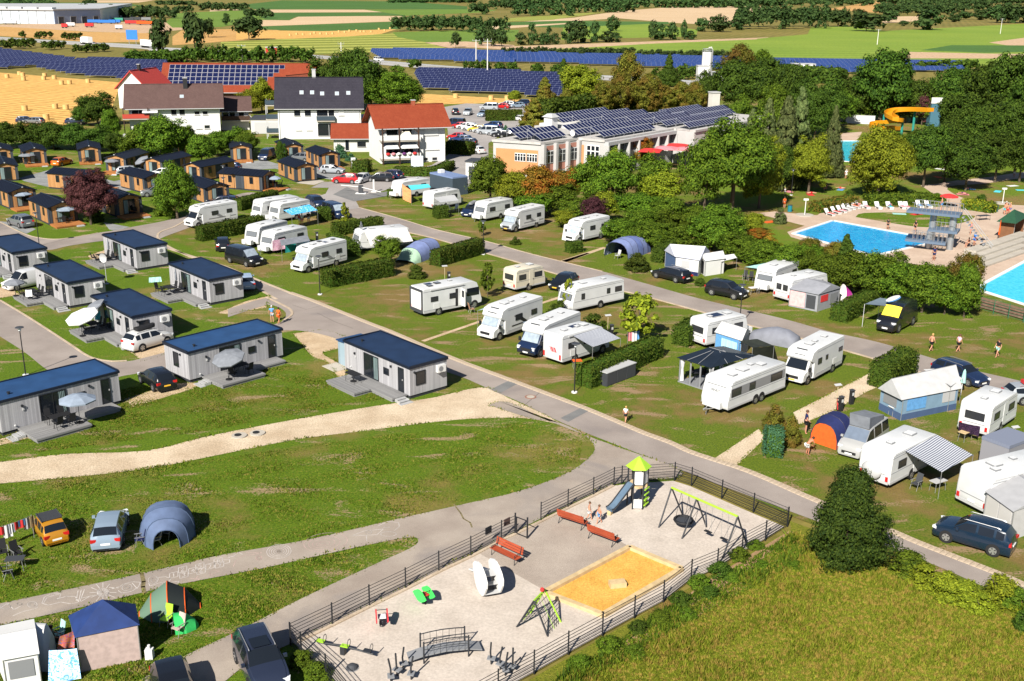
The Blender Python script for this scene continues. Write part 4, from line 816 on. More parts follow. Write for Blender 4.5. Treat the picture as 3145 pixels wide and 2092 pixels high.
def dish(parent,x,y,z,r=.4,az=0.0,m=None,mast=None):
 o=part('satellite_dish',('dish',r),lambda b:b.loft([[(q*q*.35/r,-math.sin(a)*q,math.cos(a)*q)for a in(6.283*k/16 for k in range(16))]for q in(.01,r*.5,r*.85,r)],False),m or M_lgrey,parent,(x,y,z),az,60)
 part('dish_arm',('darm',r),lambda b:[b.tube([(0,0,-r),(r*.8,0,-.05)],.02,5),b.tube([(-.02,0,0),(-.05,0,-r*1.3)],.03,6)],M_lgrey,o)
 return o
def caravan(loc,yaw,L,W=2.3,H=2.58,m=None,label='',wins=None,tandem=False,hat=None,group=None,stripe=None,name='caravan',flip=1,rear='win',front='win',band=None,door=1):
 """drawbar towards +x"""
 m=m or M_gel
 t=thing(name,label,'caravan',(loc.x,loc.y,0.03),yaw,group);h=L/2
 prof=[(-h+.10,.42),(h-.10,.42),(h,.60),(h+.02,.95),(h-.12,1.55),(h-.42,H-.14),(h-.75,H-.02),(0,H),(-h+.40,H-.02),(-h+.12,H-.16),(-h+.02,1.5),(-h,.8),(-h+.02,.55)]
 part('body',('cvb',L,W,H),lambda b:b.xprism(prof,-W/2,W/2,.055),m,t,smooth=35)
 part('skirt',('cvs',L,W),lambda b:[b.box(-h+.05,h-.05,s*(W/2+.004)-.012,s*(W/2+.004)+.012,.42,.58)for s in(1,-1)],M_lgrey,t)
 if band:
  part('trim_band',('cvt',L,W,H),lambda b:[b.box(-h+.25,h-.45,s*(W/2+.006)-.012,s*(W/2+.006)+.012,1.32,2.05)for s in(1,-1)],band,t)
 for x,z,w,hh in(wins or[(-h*.55,1.62,1.0,.55),(h*.5,1.62,1.1,.55)]):
  for s in(1,-1):window(t,x,s*(W/2+.018),z,w,hh,s)
 for s in(1,-1):
  for zz in(1.18,H-.34):part('trim_line',('cvtl',L),lambda b:b.box(-h+.12,h-.25,-.010,.010,-.014,.014),M_mgrey,t,(0,s*(W/2+.004),zz))
 part('trim_line',('cvtf',W),lambda b:b.box(-.012,.012,-W*.36,W*.36,-.014,.014),M_mgrey,t,(h-.22,0,H-.52));part('trim_line',('cvtf',W),None,M_mgrey,t,(-h-.006,0,1.06))
 part('door',('cvd',H),lambda b:b.box(-.30,.30,-.02,.02,0,1.72),m,t,(h*.05,-door*(W/2+.012),.52));part('door_handle','cvdh',lambda b:b.box(-.06,.06,-.03,.03,-.03,.03),M_trim,t,(h*.05+.22,-door*(W/2+.03),1.2))
 if front=='win':
  o=part('window',('cvf',W),lambda b:b.slab([(-.17,-W*.38,.32),(-.17,W*.38,.32),(.03,W*.38,-.30),(.03,-W*.38,-.30)][::-1],.05),M_trim,t,(h-.06,0,1.58));part('pane',('cvfp',W),lambda b:b.slab([(-.14,-W*.35,.28),(-.14,W*.35,.28),(.055,W*.35,-.26),(.055,-W*.35,-.26)][::-1],.03),M_wing,o)
 if rear=='win':window(t,-h+.005,0,1.62,W*.62,.60,'r')
 elif rear=='two':
  for s in(1,-1):window(t,-h+.005,s*.42,1.6,.62,.62,'r')
 for s in(1,-1):
  part('tail_light','cvl',lambda b:b.box(-.04,.04,-.09,.09,-.16,.16),M_lampr,t,(-h-.005,s*(W/2-.22),.78))
  for x in((-.42,.38)if tandem else(-.05,)):
   part('wheel_arch','cva',lambda b:b.disc_y(0,0,-.04,.04,.40,18),M_trim,t,(x-.2,s*(W/2-.02),.42));wheel(t,x-.2,s*(W/2-.07),.31)
 part('number_plate','plate',lambda b:b.box(-.015,.015,-.26,.26,-.055,.055),M_plate,t,(-h-.02,0,.70))
 part('bumper',('cvbm',W),lambda b:b.box(-.05,.05,-W/2+.1,W/2-.1,-.09,.09),M_lgrey,t,(-h+.02,0,.50))
 part('drawbar',('cvdb',L),lambda b:[b.tube([(h-.2,s*.55,.46),(h+1.15,0,.46)],.045,5)for s in(1,-1)]+[b.tube([(h+.95,.0,.0),(h+.95,0,.75)],.035,6),b.box(h+1.05,h+1.30,-.06,.06,.42,.56)],M_steel,t)
 part('gas_locker',('cvg',W),lambda b:b.box(h-.10,h+.38,-W*.33,W*.33,.46,.98),m,t)
 hatches(t,H-.01,hat or[(-h*.45,0,.45,'w'),(h*.35,.0,.70,'w')])
 for s in(1,-1):part('awning_rail',('cvr',L,H),lambda b:b.box(-h+.35,h-.75,-.018,.018,-.02,.02),stripe or M_lgrey,t,(0,s*(W/2+.004),H-.16))
 return t
def motorhome(loc,yaw,L,W=2.28,H=2.85,m=None,label='',hood=None,style='semi',shade=None,hat=None,wins=None,stripe=None,group=None,plate=None,rear=None,solar=None,overcab=True):
 """cab towards +x; style semi, integrated or panel van"""
 m=m or M_gel;hood=hood or m
 t=thing('motorhome',label,'motorhome',(loc.x,loc.y,0.03),yaw,group);h=L/2
 if style=='integrated':
  prof=[(-h+.05,.42),(h-.55,.42),(h-.06,.48),(h,.80),(h-.10,1.15),(h-.32,1.9),(h-.62,H-.25),(h-1.1,H-.02),(0,H),(-h+.15,H),(-h,H-.12),(-h,.6)]
  part('body',('mhi',L,W,H),lambda b:b.xprism(prof,-W/2,W/2,.05),m,t,smooth=30)
  wsp=[(h-.10,-W*.42,1.22),(h-.10,W*.42,1.22),(h-.40,W*.40,2.05),(h-.40,-W*.40,2.05)];xf=h
 else:
  xc=h-1.55
  prof=[(-h+.05,.42),(xc,.42),(xc,1.75),(xc+.55,2.02),(xc+.62,2.18),(xc+.35,H-.22),(xc-.35,H-.03),(0,H),(-h+.15,H),(-h,H-.12),(-h,.6)]
  part('body',('mhb',L,W,H),lambda b:b.xprism(prof,-W/2,W/2,.05),m,t,smooth=30)
  cp=[(xc-.05,.36),(h-.10,.36),(h,.55),(h-.03,.92),(h-.28,1.12),(h-.62,1.25),(xc+.42,2.06),(xc-.05,2.10)]
  part('cab',('mhc',L,W),lambda b:b.xprism(cp,-W*.435,W*.435,.07),hood,t,smooth=30)
  wsp=[(h-.585,-W*.385,1.285),(h-.585,W*.385,1.285),(xc+.44,W*.345,2.03),(xc+.44,-W*.345,2.03)];xf=h
  for s in(1,-1):
   o=part('side_window',('mhw',L,W,s),lambda b:b.slab([(xc+.12,s*(W*.437),1.30),(h-.78,s*(W*.437),1.28),(xc+.50,s*(W*.428),1.92),(xc+.12,s*(W*.428),1.95)][::(1 if s<0 else-1)],.03),shade if shade else M_glass,t)
   part('cab_door',('mhd',L,W),lambda b:b.box(xc+.08,h-.72,-.012,.012,.50,1.24),hood,t,(0,s*(W*.437),0))
   part('mirror','mhmirror',lambda b:[b.box(-.07,.07,-.10,.10,-.17,.17)],M_trim,t,(h-.75,s*(W*.435+.20),1.35))
 o=part('windscreen',('mhws',L,W,style),lambda b:b.slab(wsp,.045),shade or M_glass,t)
 o.location=(.03,0,.025)
 for s in(1,-1):
  part('headlight','mhl',lambda b:b.box(-.20,.10,-.16,.16,-.13,.13),M_lampw,t,(xf-.10,s*W*.34,.86),-s*.3)
  part('tail_light','mht',lambda b:b.box(-.04,.04,-.09,.09,-.22,.22),M_lampr,t,(-h-.002,s*(W/2-.18),.80))
  for x in(h-.95,-h+L*.26):
   part('wheel_arch','mha',lambda b:b.disc_y(0,0,-.05,.05,.43,18),M_trim,t,(x,s*(W*.435-.02 if x>0 and style!='integrated' else W/2-.03),.40));wheel(t,x,s*((W*.435 if x>0 and style!='integrated' else W/2)-.085),.35,.22)
  part('skirt',('mhs',L),lambda b:b.box(-h+.1,h-1.75,-.012,.012,.40,.62),M_lgrey,t,(0,s*(W/2+.004),0))
 part('grille',('mhg',W),lambda b:b.box(-.02,.02,-W*.24,W*.24,-.12,.12),M_trim,t,(xf-.005,0,.72));part('bumper',('mhbp',W),lambda b:b.box(-.05,.05,-W*.40,W*.40,-.08,.08),M_trim if hood is not m else m,t,(xf-.02,0,.44))
 part('number_plate','plate',lambda b:b.box(-.015,.015,-.26,.26,-.055,.055),plate or M_plate,t,(xf+.04,0,.50))
 if overcab and style!='integrated':
  xc=h-1.55
  part('skylight',('mhsk',W),lambda b:b.slab([(.36,-.52,-.26),(.36,.52,-.26),(-.10,.48,.16),(-.10,-.48,.16)],.05),M_win,t,(xc+.17,0,H-.25))
 for x,z,w,hh in(wins or[(-h*.62,1.72,.85,.5),(h*.02,1.72,1.0,.55)]):
  for s in(1,-1):window(t,x,s*(W/2+.018),z,w,hh,s)
 part('door','mhdr',lambda b:b.box(-.32,.32,-.014,.014,0,1.85),m,t,(h*.26,-(W/2+.012),.55))
 for s in(1,-1):part('locker_flap','mhlk',lambda b:b.box(-.36,.36,-.012,.012,-.28,.28),M_white,t,(-h*.55,s*(W/2+.010),.98))
 if stripe:
  for s in(1,-1):part('stripe',('mhst',L,H),lambda b:b.slab([(-h*.35,0,1.05),(-h*.20,0,1.05),(h*.22,0,1.95),(h*.02,0,1.95)],.02),stripe,t,(0,s*(W/2+.012),0));part('stripe',('mhst2',L),lambda b:b.box(-h*.9,h*.3,-.010,.010,-.05,.05),stripe,t,(0,s*(W/2+.010),1.02))
 for s in(1,-1):
  for zz in(.66,H-.30):part('trim_line',('mhtl',L),lambda b:b.box(-h+.06,h-2.0,-.010,.010,-.014,.014),M_mgrey,t,(0,s*(W/2+.004),zz))
 hatches(t,H-.01,hat or[(-h*.55,0,.5,'w'),(-h*.05,0,.45,'w'),(h*.22,0,.7,'w')])
 if solar:solarp(t,solar[0]*h,solar[1],H,solar[2]if len(solar)>2 else 1.2,.65)
 if rear:part('rear_panel',('mhrp',W),lambda b:b.box(-.03,.03,-W*.40,W*.40,.75,H-.3),rear,t,(-h-.005,0,0))
 part('awning_case',('mhaw',L),lambda b:b.box(-h*.75,h*.35,-.05,.05,-.06,.06),M_lgrey,t,(0,-(W/2+.04),H-.18))
 return t
 # ============ grey cabins
def boards(name,c1,c2,width,rough=.75,axis='X',streak=(1,1,.08),bump=.5):
 n=NT(name,rough);v=n.mapping(scale=(1/width,1/width,1/width))
 g=n.t.nodes.new('ShaderNodeSeparateXYZ');n.t.links.new(v,g.inputs[0])
 s=n.math('ADD',g.outputs[0],g.outputs[1])if axis=='X' else g.outputs[1]if axis=='Y' else g.outputs[2]
 fr=n.math('FRACT',s);fl=n.math('FLOOR',s)
 wn_=n.t.nodes.new('ShaderNodeTexWhiteNoise');wn_.noise_dimensions='1D';n.t.links.new(fl,wn_.inputs['W'])
 st=n.noise(3.0,5,n.mapping(scale=streak),.65)
 f=n.math('ADD',n.math('MULTIPLY',wn_.outputs['Value'],.55),n.math('MULTIPLY',st,.6))
 c=n.mix(n.ramp(f,.25,.85),c1,c2);gap=n.ramp(fr,.0,.10)
 n.color(n.mix(gap,tuple(x*.45 for x in c1),c));n.bump(gap,bump,.02);return n.m
M_clad=boards('grey_cladding',(0.27,0.265,0.278),(0.39,0.385,0.40),.145)
M_deck=boards('grey_decking',(0.18,0.177,0.177),(0.25,0.246,0.243),.14,axis='Y',streak=(.1,1,1))
M_wood=boards('larch_cladding',(0.31,0.150,0.055),(0.42,0.225,0.095),.20)
M_wdeck=boards('wooden_decking',(0.32,0.12,0.035),(0.40,0.165,0.052),.14,axis='Y',streak=(.1,1,1))
M_anth=boards('anthracite_cladding',(0.035,0.042,0.052),(0.055,0.063,0.075),.20)
M_roofb=mat('blue_roof_foil',(0.011,0.025,0.062),0.5,0.12,.8,spec=.4)
M_roofl=mat('pale_blue_roof_foil',(0.018,0.056,0.145),0.5,0.12,.8,spec=.4)
M_edge=mat('roof_edge',(0.006,0.010,0.022),.45,spec=.4)
M_frame=mat('anthracite_frame',(0.016,0.018,0.022),.5)
M_curt=mat('curtain',(0.16,0.22,0.22),.8,.25,8,stretch=(1,1,.05))
M_plinth=mat('plinth',(0.025,0.027,0.032),.8)
M_alum=mat('aluminium_step',(0.50,0.50,0.50),.45,metal=.4)
CL,CW,CH=9.13,3.71,2.73
def openn(t,x,y,z0,w,h,nrm,glass=None,name='window',mull=0,fr=.07):
 """framed opening in a wall; nrm '-y', '+x' or '-x'"""
 m=glass or M_glass
 if nrm in('-y','+y'):
  o=part(name,('oy',w,h,fr),lambda b:[b.box(-w/2,-w/2+fr,-.035,.035,0,h),b.box(w/2-fr,w/2,-.035,.035,0,h),b.box(-w/2+fr,w/2-fr,-.035,.035,h-fr,h),b.box(-w/2+fr,w/2-fr,-.035,.035,0,fr)],M_frame,t,(x,y,z0))
  part('pane',('oyp',w,h,fr),lambda b:b.box(-w/2+fr,w/2-fr,-.012,.012,fr,h-fr),m,o)
  for k in range(mull):part('mullion',('oym',h,fr),lambda b:b.box(-fr/2,fr/2,-.03,.03,fr,h-fr),M_frame,o,((k+1)*w/(mull+1)-w/2,0,0))
 else:
  o=part(name,('ox',w,h,fr),lambda b:[b.box(-.035,.035,-w/2,-w/2+fr,0,h),b.box(-.035,.035,w/2-fr,w/2,0,h),b.box(-.035,.035,-w/2+fr,w/2-fr,h-fr,h),b.box(-.035,.035,-w/2+fr,w/2-fr,0,fr)],M_frame,t,(x,y,z0))
  part('pane',('oxp',w,h,fr),lambda b:b.box(-.012,.012,-w/2+fr,w/2-fr,fr,h-fr),m,o)
 return o
def grey_cabin(o,yaw,label,end,d0,d1,ac=True,roof=None,curtain=True):
 t=thing('mobile_home',label,'cabin',(o.x,o.y,0),yaw,'grey cabins')
 part('wall','gcw',lambda b:b.box(0,CL,0,CW,.28,CH-.16),M_clad,t)
 part('plinth','gcp',lambda b:b.box(.06,CL-.06,.06,CW-.06,-.05,.28),M_plinth,t)
 r=part('roof','gcr',lambda b:b.slab([(-.04,-.04,CH-.10),(CL+.04,-.04,CH-.10),(CL+.04,CW+.04,CH-.02),(-.04,CW+.04,CH-.02)],.07),roof or M_roofb,t)
 part('roof_edge','gce',lambda b:[b.box(-.10,CL+.10,-.10,.02,CH-.20,CH-.02),b.box(-.10,CL+.10,CW-.02,CW+.10,CH-.20,CH+.05),b.box(-.101,.02,.02,CW-.02,CH-.20,CH+.04),b.box(CL-.02,CL+.101,.02,CW-.02,CH-.20,CH+.04)],M_edge,r)
 part('roof_vent','gcv',lambda b:[b.cyl(1.2,1.0,CH-.1,CH+.08,.09,10),b.cyl(1.2,1.0,CH+.08,CH+.11,.14,10)],M_frame,r)
 part('downpipe','gcdp',lambda b:b.tube([(CL-.10,CW+.02,CH-.2),(CL-.10,CW+.05,.3)],.04,6),M_lgrey,t)
 s=openn(t,3.9,-.02,.34,2.05,2.02,'-y',name='patio_door',mull=1)
 if curtain:
  part('curtain','gcc',lambda b:b.add([(.25+k*.06,.02+.02*(k%2),z)for z in(.09,1.93)for k in range(10)],[(k,k+1,k+11,k+10)for k in range(9)]),M_curt,s).location=(.15,-.045,0)
 openn(t,6.0,-.02,1.22,.72,.58,'-y')
 dd=openn(t,8.0,-.02,.34,.74,2.0,'-y',name='door');part('door_handle','gdh',lambda b:b.box(-.03,.03,-.06,0,0,.12),M_alum,dd,(.26,-.03,1.0))
 part('wall_lamp','gwl',lambda b:[b.box(-.06,.06,-.14,0,0,.16)],M_frame,t,(1.6,0,1.85));part('socket_box','gsb',lambda b:b.box(-.07,.07,-.07,0,0,.16),M_lgrey,t,(1.68,0,1.55));part('wall_lamp','gwl',None,M_frame,t,(6.7,0,2.05))
 part('wall_tap','gtap',lambda b:b.box(-.05,.05,-.12,0,0,.07),M_white,t,(.95,0,.55))
 if end=='hi':
  openn(t,CL+.02,1.05,1.02,.95,1.15,'+x',glass=M_glass);part('wall_lamp','gwl2',lambda b:b.box(0,.14,-.06,.06,0,.14),M_frame,t,(CL,.42,2.1))
  if ac:
   a=part('air_conditioner','gac',lambda b:b.box(0,.30,-.40,.40,0,.58),M_white,t,(CL+.06,2.95,1.72));part('fan_grille','gacf',lambda b:b.tube([(.29,-.1,.29),(.315,-.1,.29)],.22,16),M_mgrey,a);part('bracket','gacb',lambda b:[b.box(-.06,.30,y-.02,y+.02,-.05,0)for y in(-.3,.3)],M_white,a)
 else:
  openn(t,-.02,1.9,1.0,.80,1.25,'-x');part('wall_lamp','gwl3',lambda b:b.box(-.14,0,-.06,.06,0,.14),M_frame,t,(0,1.15,2.15))
 dk=part('deck',('gd',d0),lambda b:[b.box(d0,d1[0],-3.12,-.04,.20,.34),b.box(d0+.06,d1[0]-.06,-3.06,-.1,-.02,.20)],M_deck,t)
 part('walkway_deck',('gd2',d1),lambda b:[b.box(d1[0]+.01,d1[1],-1.50,-.04,.20,.335),b.box(d1[0]+.06,d1[1]-.06,-1.44,-.1,-.02,.20)],M_deck,t)
 st=part('step',('gst',d0,end),lambda b:[b.box(0,.35,-.45,.45,.10,.16),b.box(.35,.62,-.45,.45,.20,.26),b.box(0,.62,-.47,-.44,0,.22),b.box(0,.62,.44,.47,0,.22),b.box(-.4,.05,-.6,.6,-.01,.05)],M_alum,t,(d0-.66,-1.0,0)if end=='lo' else(d1[1]+.66,-.8,0),0 if end=='lo' else math.pi)
 return t
def lx(A,yaw,mode):
 w=Vector((math.cos(yaw),math.sin(yaw),0));l=Vector((-math.sin(yaw),math.cos(yaw),0))
 return(Vector((*A,0))+l*CL,yaw-math.pi/2)if mode==0 else(Vector((*A,0)),yaw)
GC={}
for nm,A,yw,md,lab in(('C1',(-55.15,117.27),42.1,0,'grey clad cabin beside the parked white van'),('C2',(-42.57,120.27),42.1,0,'grey clad cabin at the bend of the road by the timber cabins'),('C3',(-44.23,104.87),42.1,0,'grey clad cabin with a closed parasol and a white towel on its chair'),('C4',(-30.61,106.59),42.1,0,'grey clad cabin beside the pale blue hatchback'),('C5',(-34.01,93.48),42.1,0,'grey clad cabin with the big white parasol on its deck'),('C6',(-7.99,80.69),42.2,0,'grey clad cabin with a blue grey shed behind it'),('C7',(-26.25,83.78),46.7,1,'grey clad cabin with a grey parasol beside the dark car'),('C8',(-36.45,72.35),47.2,1,'grey clad cabin with a pale blue parasol and black garden chairs')):
 o_,y_=lx(A,R(yw),md);GC[nm]=(o_,y_)
 grey_cabin(o_,y_,lab,'hi' if md==0 else 'lo',1.9 if md==0 else 1.1,(5.95,8.8)if md==0 else(5.2,8.35),roof=M_roofl if md else None,curtain=nm not in('C3',))
def at(nm,x,y,z=.36):
 o_,y_=GC[nm];c,s=math.cos(y_),math.sin(y_);return Vector((o_.x+x*c-y*s,o_.y+x*s+y*c,z))
so=thing('garden_shed','blue grey shed with a flat roof against the end of a grey cabin','shed',at('C6',-1.75,.5,0),GC['C6'][1])
M_shed=mat('blue_grey_panel',(0.22,0.29,0.34),.55,.08,2)
put('wall',MB().box(0,1.6,0,2.3,0,2.2),M_shed,so);put('roof',MB().slab([(-.12,-.15,2.22),(1.6,-.15,2.30),(1.6,2.45,2.30),(-.12,2.45,2.22)],.08),M_roofl,so);put('door',MB().box(.35,1.25,-.03,.01,.05,2.0),mat('shed_door',(0.26,0.34,0.39),.5),so)
put('door_slab',MB().box(-.3,1.7,-1.5,-.02,-.01,.06),M_conc,so)
M_black=mat('black_weave',(0.012,0.012,0.014),.7)
def chair(p,yaw,label,m=None,fr=None,group='garden chairs on the decks',name='garden_chair'):
 t=thing(name,label,'chair',p,yaw,group);m=m or M_black;fr=fr or M_black
 part('seat','chs',lambda b:b.box(-.24,.24,-.23,.23,.40,.44),m,t);part('backrest','chb',lambda b:b.slab([(-.22,-.22,.46),(-.22,.22,.46),(-.38,.22,1.06),(-.38,-.22,1.06)],.03),m,t)
 for x,y in((.22,.25),(.22,-.25),(-.26,.25),(-.26,-.25)):part('leg',('chl',x,y),lambda b:b.tube([(x*.4,y,.64 if x>0 else.5),(x*1.15,y,0)],.016,5),fr,t)
 for s in(1,-1):part('armrest',('cha',s),lambda b:b.box(-.30,.25,s*.27-.025,s*.27+.025,.62,.65),fr,t)
 return t
def table(p,yaw,label,L=1.5,W=.9,m=None,h=.72,group='garden tables on the decks',name='garden_table',leg=None):
 t=thing(name,label,'table',p,yaw,group)
 part('tabletop',('tt',L,W,h),lambda b:b.box(-L/2,L/2,-W/2,W/2,h-.035,h),m or M_black,t)
 for x in(1,-1):
  for y in(1,-1):part('leg',('tl',L,W,h,x,y),lambda b:b.tube([(x*(L/2-.12),y*(W/2-.1),h-.03),(x*(L/2-.06),y*(W/2-.06),0)],.02,5),leg or M_black,t)
 return t
def parasol(p,label,m,r=1.35,h=2.35,tilt=0.0,az=0.0,n=8,closed=False,base=True,group=None,pole=None):
 t=thing('parasol',label,'parasol',p,az,group)
 if closed:
  put('canopy',MB().loft([[(math.cos(a)*q,math.sin(a)*q,z)for a in(6.283*k/8 for k in range(8))]for q,z in((.05,1.0),(.13,1.15),(.10,1.8),(.03,h))]).mesh('canopy',50),m,t);put('pole',MB().cyl(0,0,0,h,.025,8),M_dgrey,t)
 else:
  ct,s_=math.cos(tilt),math.sin(tilt);zc=h-.1
  def q(x,y,z):return(x*ct+(z)*s_,y,zc-x*s_+z*ct)
  v=[q(0,0,.0)]+[q(r*.55*math.cos(a),r*.55*math.sin(a),-.17)for a in(6.283*k/n for k in range(n))]+[q(r*math.cos(a),r*math.sin(a),-.42)for a in(6.283*k/n for k in range(n))]+[q(r*.99*math.cos(a),r*.99*math.sin(a),-.52)for a in(6.283*k/n for k in range(n))]
  f=[(0,1+k,1+(k+1)%n)for k in range(n)]+[(1+k,1+n+k,1+n+(k+1)%n,1+(k+1)%n)for k in range(n)]+[(1+n+k,1+2*n+k,1+2*n+(k+1)%n,1+n+(k+1)%n)for k in range(n)]
  put('canopy',MB().add(v,f),m,t);put('pole',MB().tube([(0,0,0),(0,0,h-.6),(s_*.0,0,zc)],.024,8),pole or M_dgrey,t)
  for k in range(n):
   a=6.283*k/n;put('rib',MB().tube([q(0,0,-.03),q(r*.55*math.cos(a),r*.55*math.sin(a),-.20),q(r*math.cos(a),r*math.sin(a),-.44)],.010,4),M_dgrey,t)
 if base:part('base','pbase',lambda b:[b.cyl(0,0,0,.06,.26,14),b.cyl(0,0,.06,.30,.035,8)],M_black,t)
 return t
M_pgrey=mat('grey_canvas',(0.17,0.182,0.205),.85,.12,2);M_pblue=mat('pale_blue_canvas',(0.22,0.265,0.33),.85,.12,2);M_pwhite=mat('white_canvas',(0.66,0.66,0.65),.85,.03,2)
for nm,px_,py_,lab in(('C1',3.3,-1.6,'grey cabin by the white van'),('C2',3.4,-1.7,'grey cabin at the road bend'),('C3',3.6,-1.8,'grey cabin with the towel on a chair'),('C4',3.4,-1.7,'grey cabin by the pale blue car'),('C5',3.5,-1.5,'grey cabin with the white parasol'),('C7',3.7,-1.5,'grey cabin beside the dark car'),('C8',3.6,-1.6,'grey cabin with the pale blue parasol')):
 y0=GC[nm][1]
 table(at(nm,px_,py_),y0,'black garden table on the deck of the '+lab,group=None)
 for dx,dy,a in((-.5,-.72,90),(.5,-.72,90),(-.5,.72,-90),(.5,.72,-90)):
  if nm in('C4','C7')and dx<0 and dy<0:dx=-1.0;a=20
  chair(at(nm,px_+dx,py_+dy),y0+R(a+rnd.uniform(-12,12)),'black garden chair on the deck of the '+lab,group='chairs at the '+lab)
table(at('C6',3.6,-1.6),GC['C6'][1],'black folding table standing alone on the deck of the cabin with the shed',L=1.35,W=.8)
parasol(at('C8',4.7,-2.3),'pale blue open parasol on a grey cabin deck',M_pblue);parasol(at('C7',2.2,-2.3),'grey open parasol tilted over black chairs on a cabin deck',M_pgrey,tilt=R(18),az=GC['C7'][1]+R(200))
parasol(at('C5',2.6,-1.2),'grey tilted parasol behind the big white parasol',M_pgrey,tilt=R(35),az=R(200),r=1.3);parasol(at('C5',4.6,-2.9),'big white octagonal parasol tilted towards the lane',M_pwhite,r=1.5,tilt=R(20),az=R(235))
parasol(at('C3',2.2,-2.9),'small slate grey parasol beside the white van',M_pgrey,r=1.05,h=1.9)
for nm in('C2','C4'):parasol(at(nm,2.6,-.5),'closed grey parasol against the wall of the cabin '+('at the road bend' if nm=='C2' else 'by the pale blue car'),M_pgrey,closed=True)
part('base','pbase',None,M_black,thing('parasol_stand','round black parasol stand under the lone folding table','parasol stand',at('C6',3.6,-1.6)))
def cloth(label,pts,m,t=.012,name='towel',cat='towel',n=7,sag=.05,group=None):
 """a hung sheet between its two top points and two bottom points, with folds"""
 a,b_,c,d=[Vector(p)for p in pts];v=[];nr=(b_-a).cross(d-a).normalized()
 for i in range(n+1):
  for j in range(n+1):
   u,w=i/n,j/n;p=(a*(1-u)+b_*u)*(1-w)+(d*(1-u)+c*u)*w
   v.append(p+nr*(math.sin(u*9+w)*sag*w)+nr*math.sin(u*23)*sag*.3-Vector((0,0,1))*sag*.6*math.sin(u*math.pi)*(1-w))
 o0=v[0].copy();b=MB();k=n+1
 b.add([p-o0 for p in v]+[p-o0-nr*t for p in v],[(i*k+j,(i+1)*k+j,(i+1)*k+j+1,i*k+j+1)for i in range(n)for j in range(n)]+[(k*k+i*k+j,k*k+i*k+j+1,k*k+(i+1)*k+j+1,k*k+(i+1)*k+j)for i in range(n)for j in range(n)])
 o=put(name,b.mesh(name,60),m,None,o0);return tag(o,label,cat,group)
def col_(name,c,r=.85,**k):return mat('cloth_'+name,c,r,.10,4,**k)
T_white=col_('white',(0.62,0.62,0.615));T_aqua=col_('aqua',(0.08,0.52,0.60));T_mint=col_('mint',(0.30,0.52,0.48));T_blue=col_('blue',(0.03,0.16,0.50));T_red=col_('red',(0.55,0.03,0.03));T_orange=col_('orange',(0.62,0.095,0.012));T_pink=col_('pink',(0.58,0.20,0.23));T_teal=col_('teal',(0.02,0.30,0.28));T_navy=col_('navy',(0.010,0.016,0.075));T_grey=col_('grey',(0.30,0.31,0.33));T_purple=col_('purple',(0.12,0.03,0.14));T_green=col_('green',(0.03,0.42,0.10));T_sky=col_('sky_blue',(0.10,0.27,0.52));T_rose=col_('rose_beige',(0.42,0.32,0.29))
p=at('C3',4.75,-2.4,0);cloth('white towel hung over a black chair on a cabin deck',[p+Vector((-.3,0,1.45)),p+Vector((.3,.1,1.45)),p+Vector((.34,.0,.75)),p+Vector((-.34,-.1,.75))],T_white)
p=at('C5',2.2,-.5,0);cloth('turquoise towel on the airer beside the grey tilted parasol',[p+Vector((-.1,0,1.7)),p+Vector((.35,.1,1.75)),p+Vector((.3,.0,.9)),p+Vector((-.2,-.1,.9))],T_aqua)
def airer(p,yaw,label,m):
 t=thing('clothes_airer',label,'clothes airer',p,yaw);put('stand',MB().cyl(0,0,0,1.5,.025,6).tube([(-.3,0,.03),(.3,0,.03)],.02,5).tube([(0,-.3,.03),(0,.3,.03)],.02,5).tube([(-.6,0,1.5),(.6,0,1.5)],.015,5),M_dgrey,t)
 b=MB();n=8;b.add([((k/n-.5)*1.3,-.25+.05*math.sin(k*2),1.05)for k in range(n+1)]+[((k/n-.5)*1.2,0,1.53)for k in range(n+1)]+[((k/n-.5)*1.3,.28+.05*math.sin(k*2),1.12)for k in range(n+1)],[(k+r*9,k+1+r*9,k+10+r*9,k+9+r*9)for r in(0,1)for k in range(n)]);put('cloth',b,m,t)
airer(zF(1600,715),R(20),'mint cloth drying on an airer on the lawn between cabins',T_mint)
def satmast(p,h,az,label,r=.5,m=None):
 t=thing('satellite_dish_mast',label,'satellite dish',p,0);put('mast',MB().cyl(0,0,0,h,.035,8).cyl(0,0,0,.05,.25,8),M_lgrey,t);dish(t,0,0,h,r,az,m);return t
satmast(zF(1095,640),2.9,R(-115),'large pale satellite dish on a mast behind a grey cabin',.52)
satmast(zA(1305,305),3.2,R(-120),'satellite dish on a tall mast behind the timber cabins',.6,M_white)
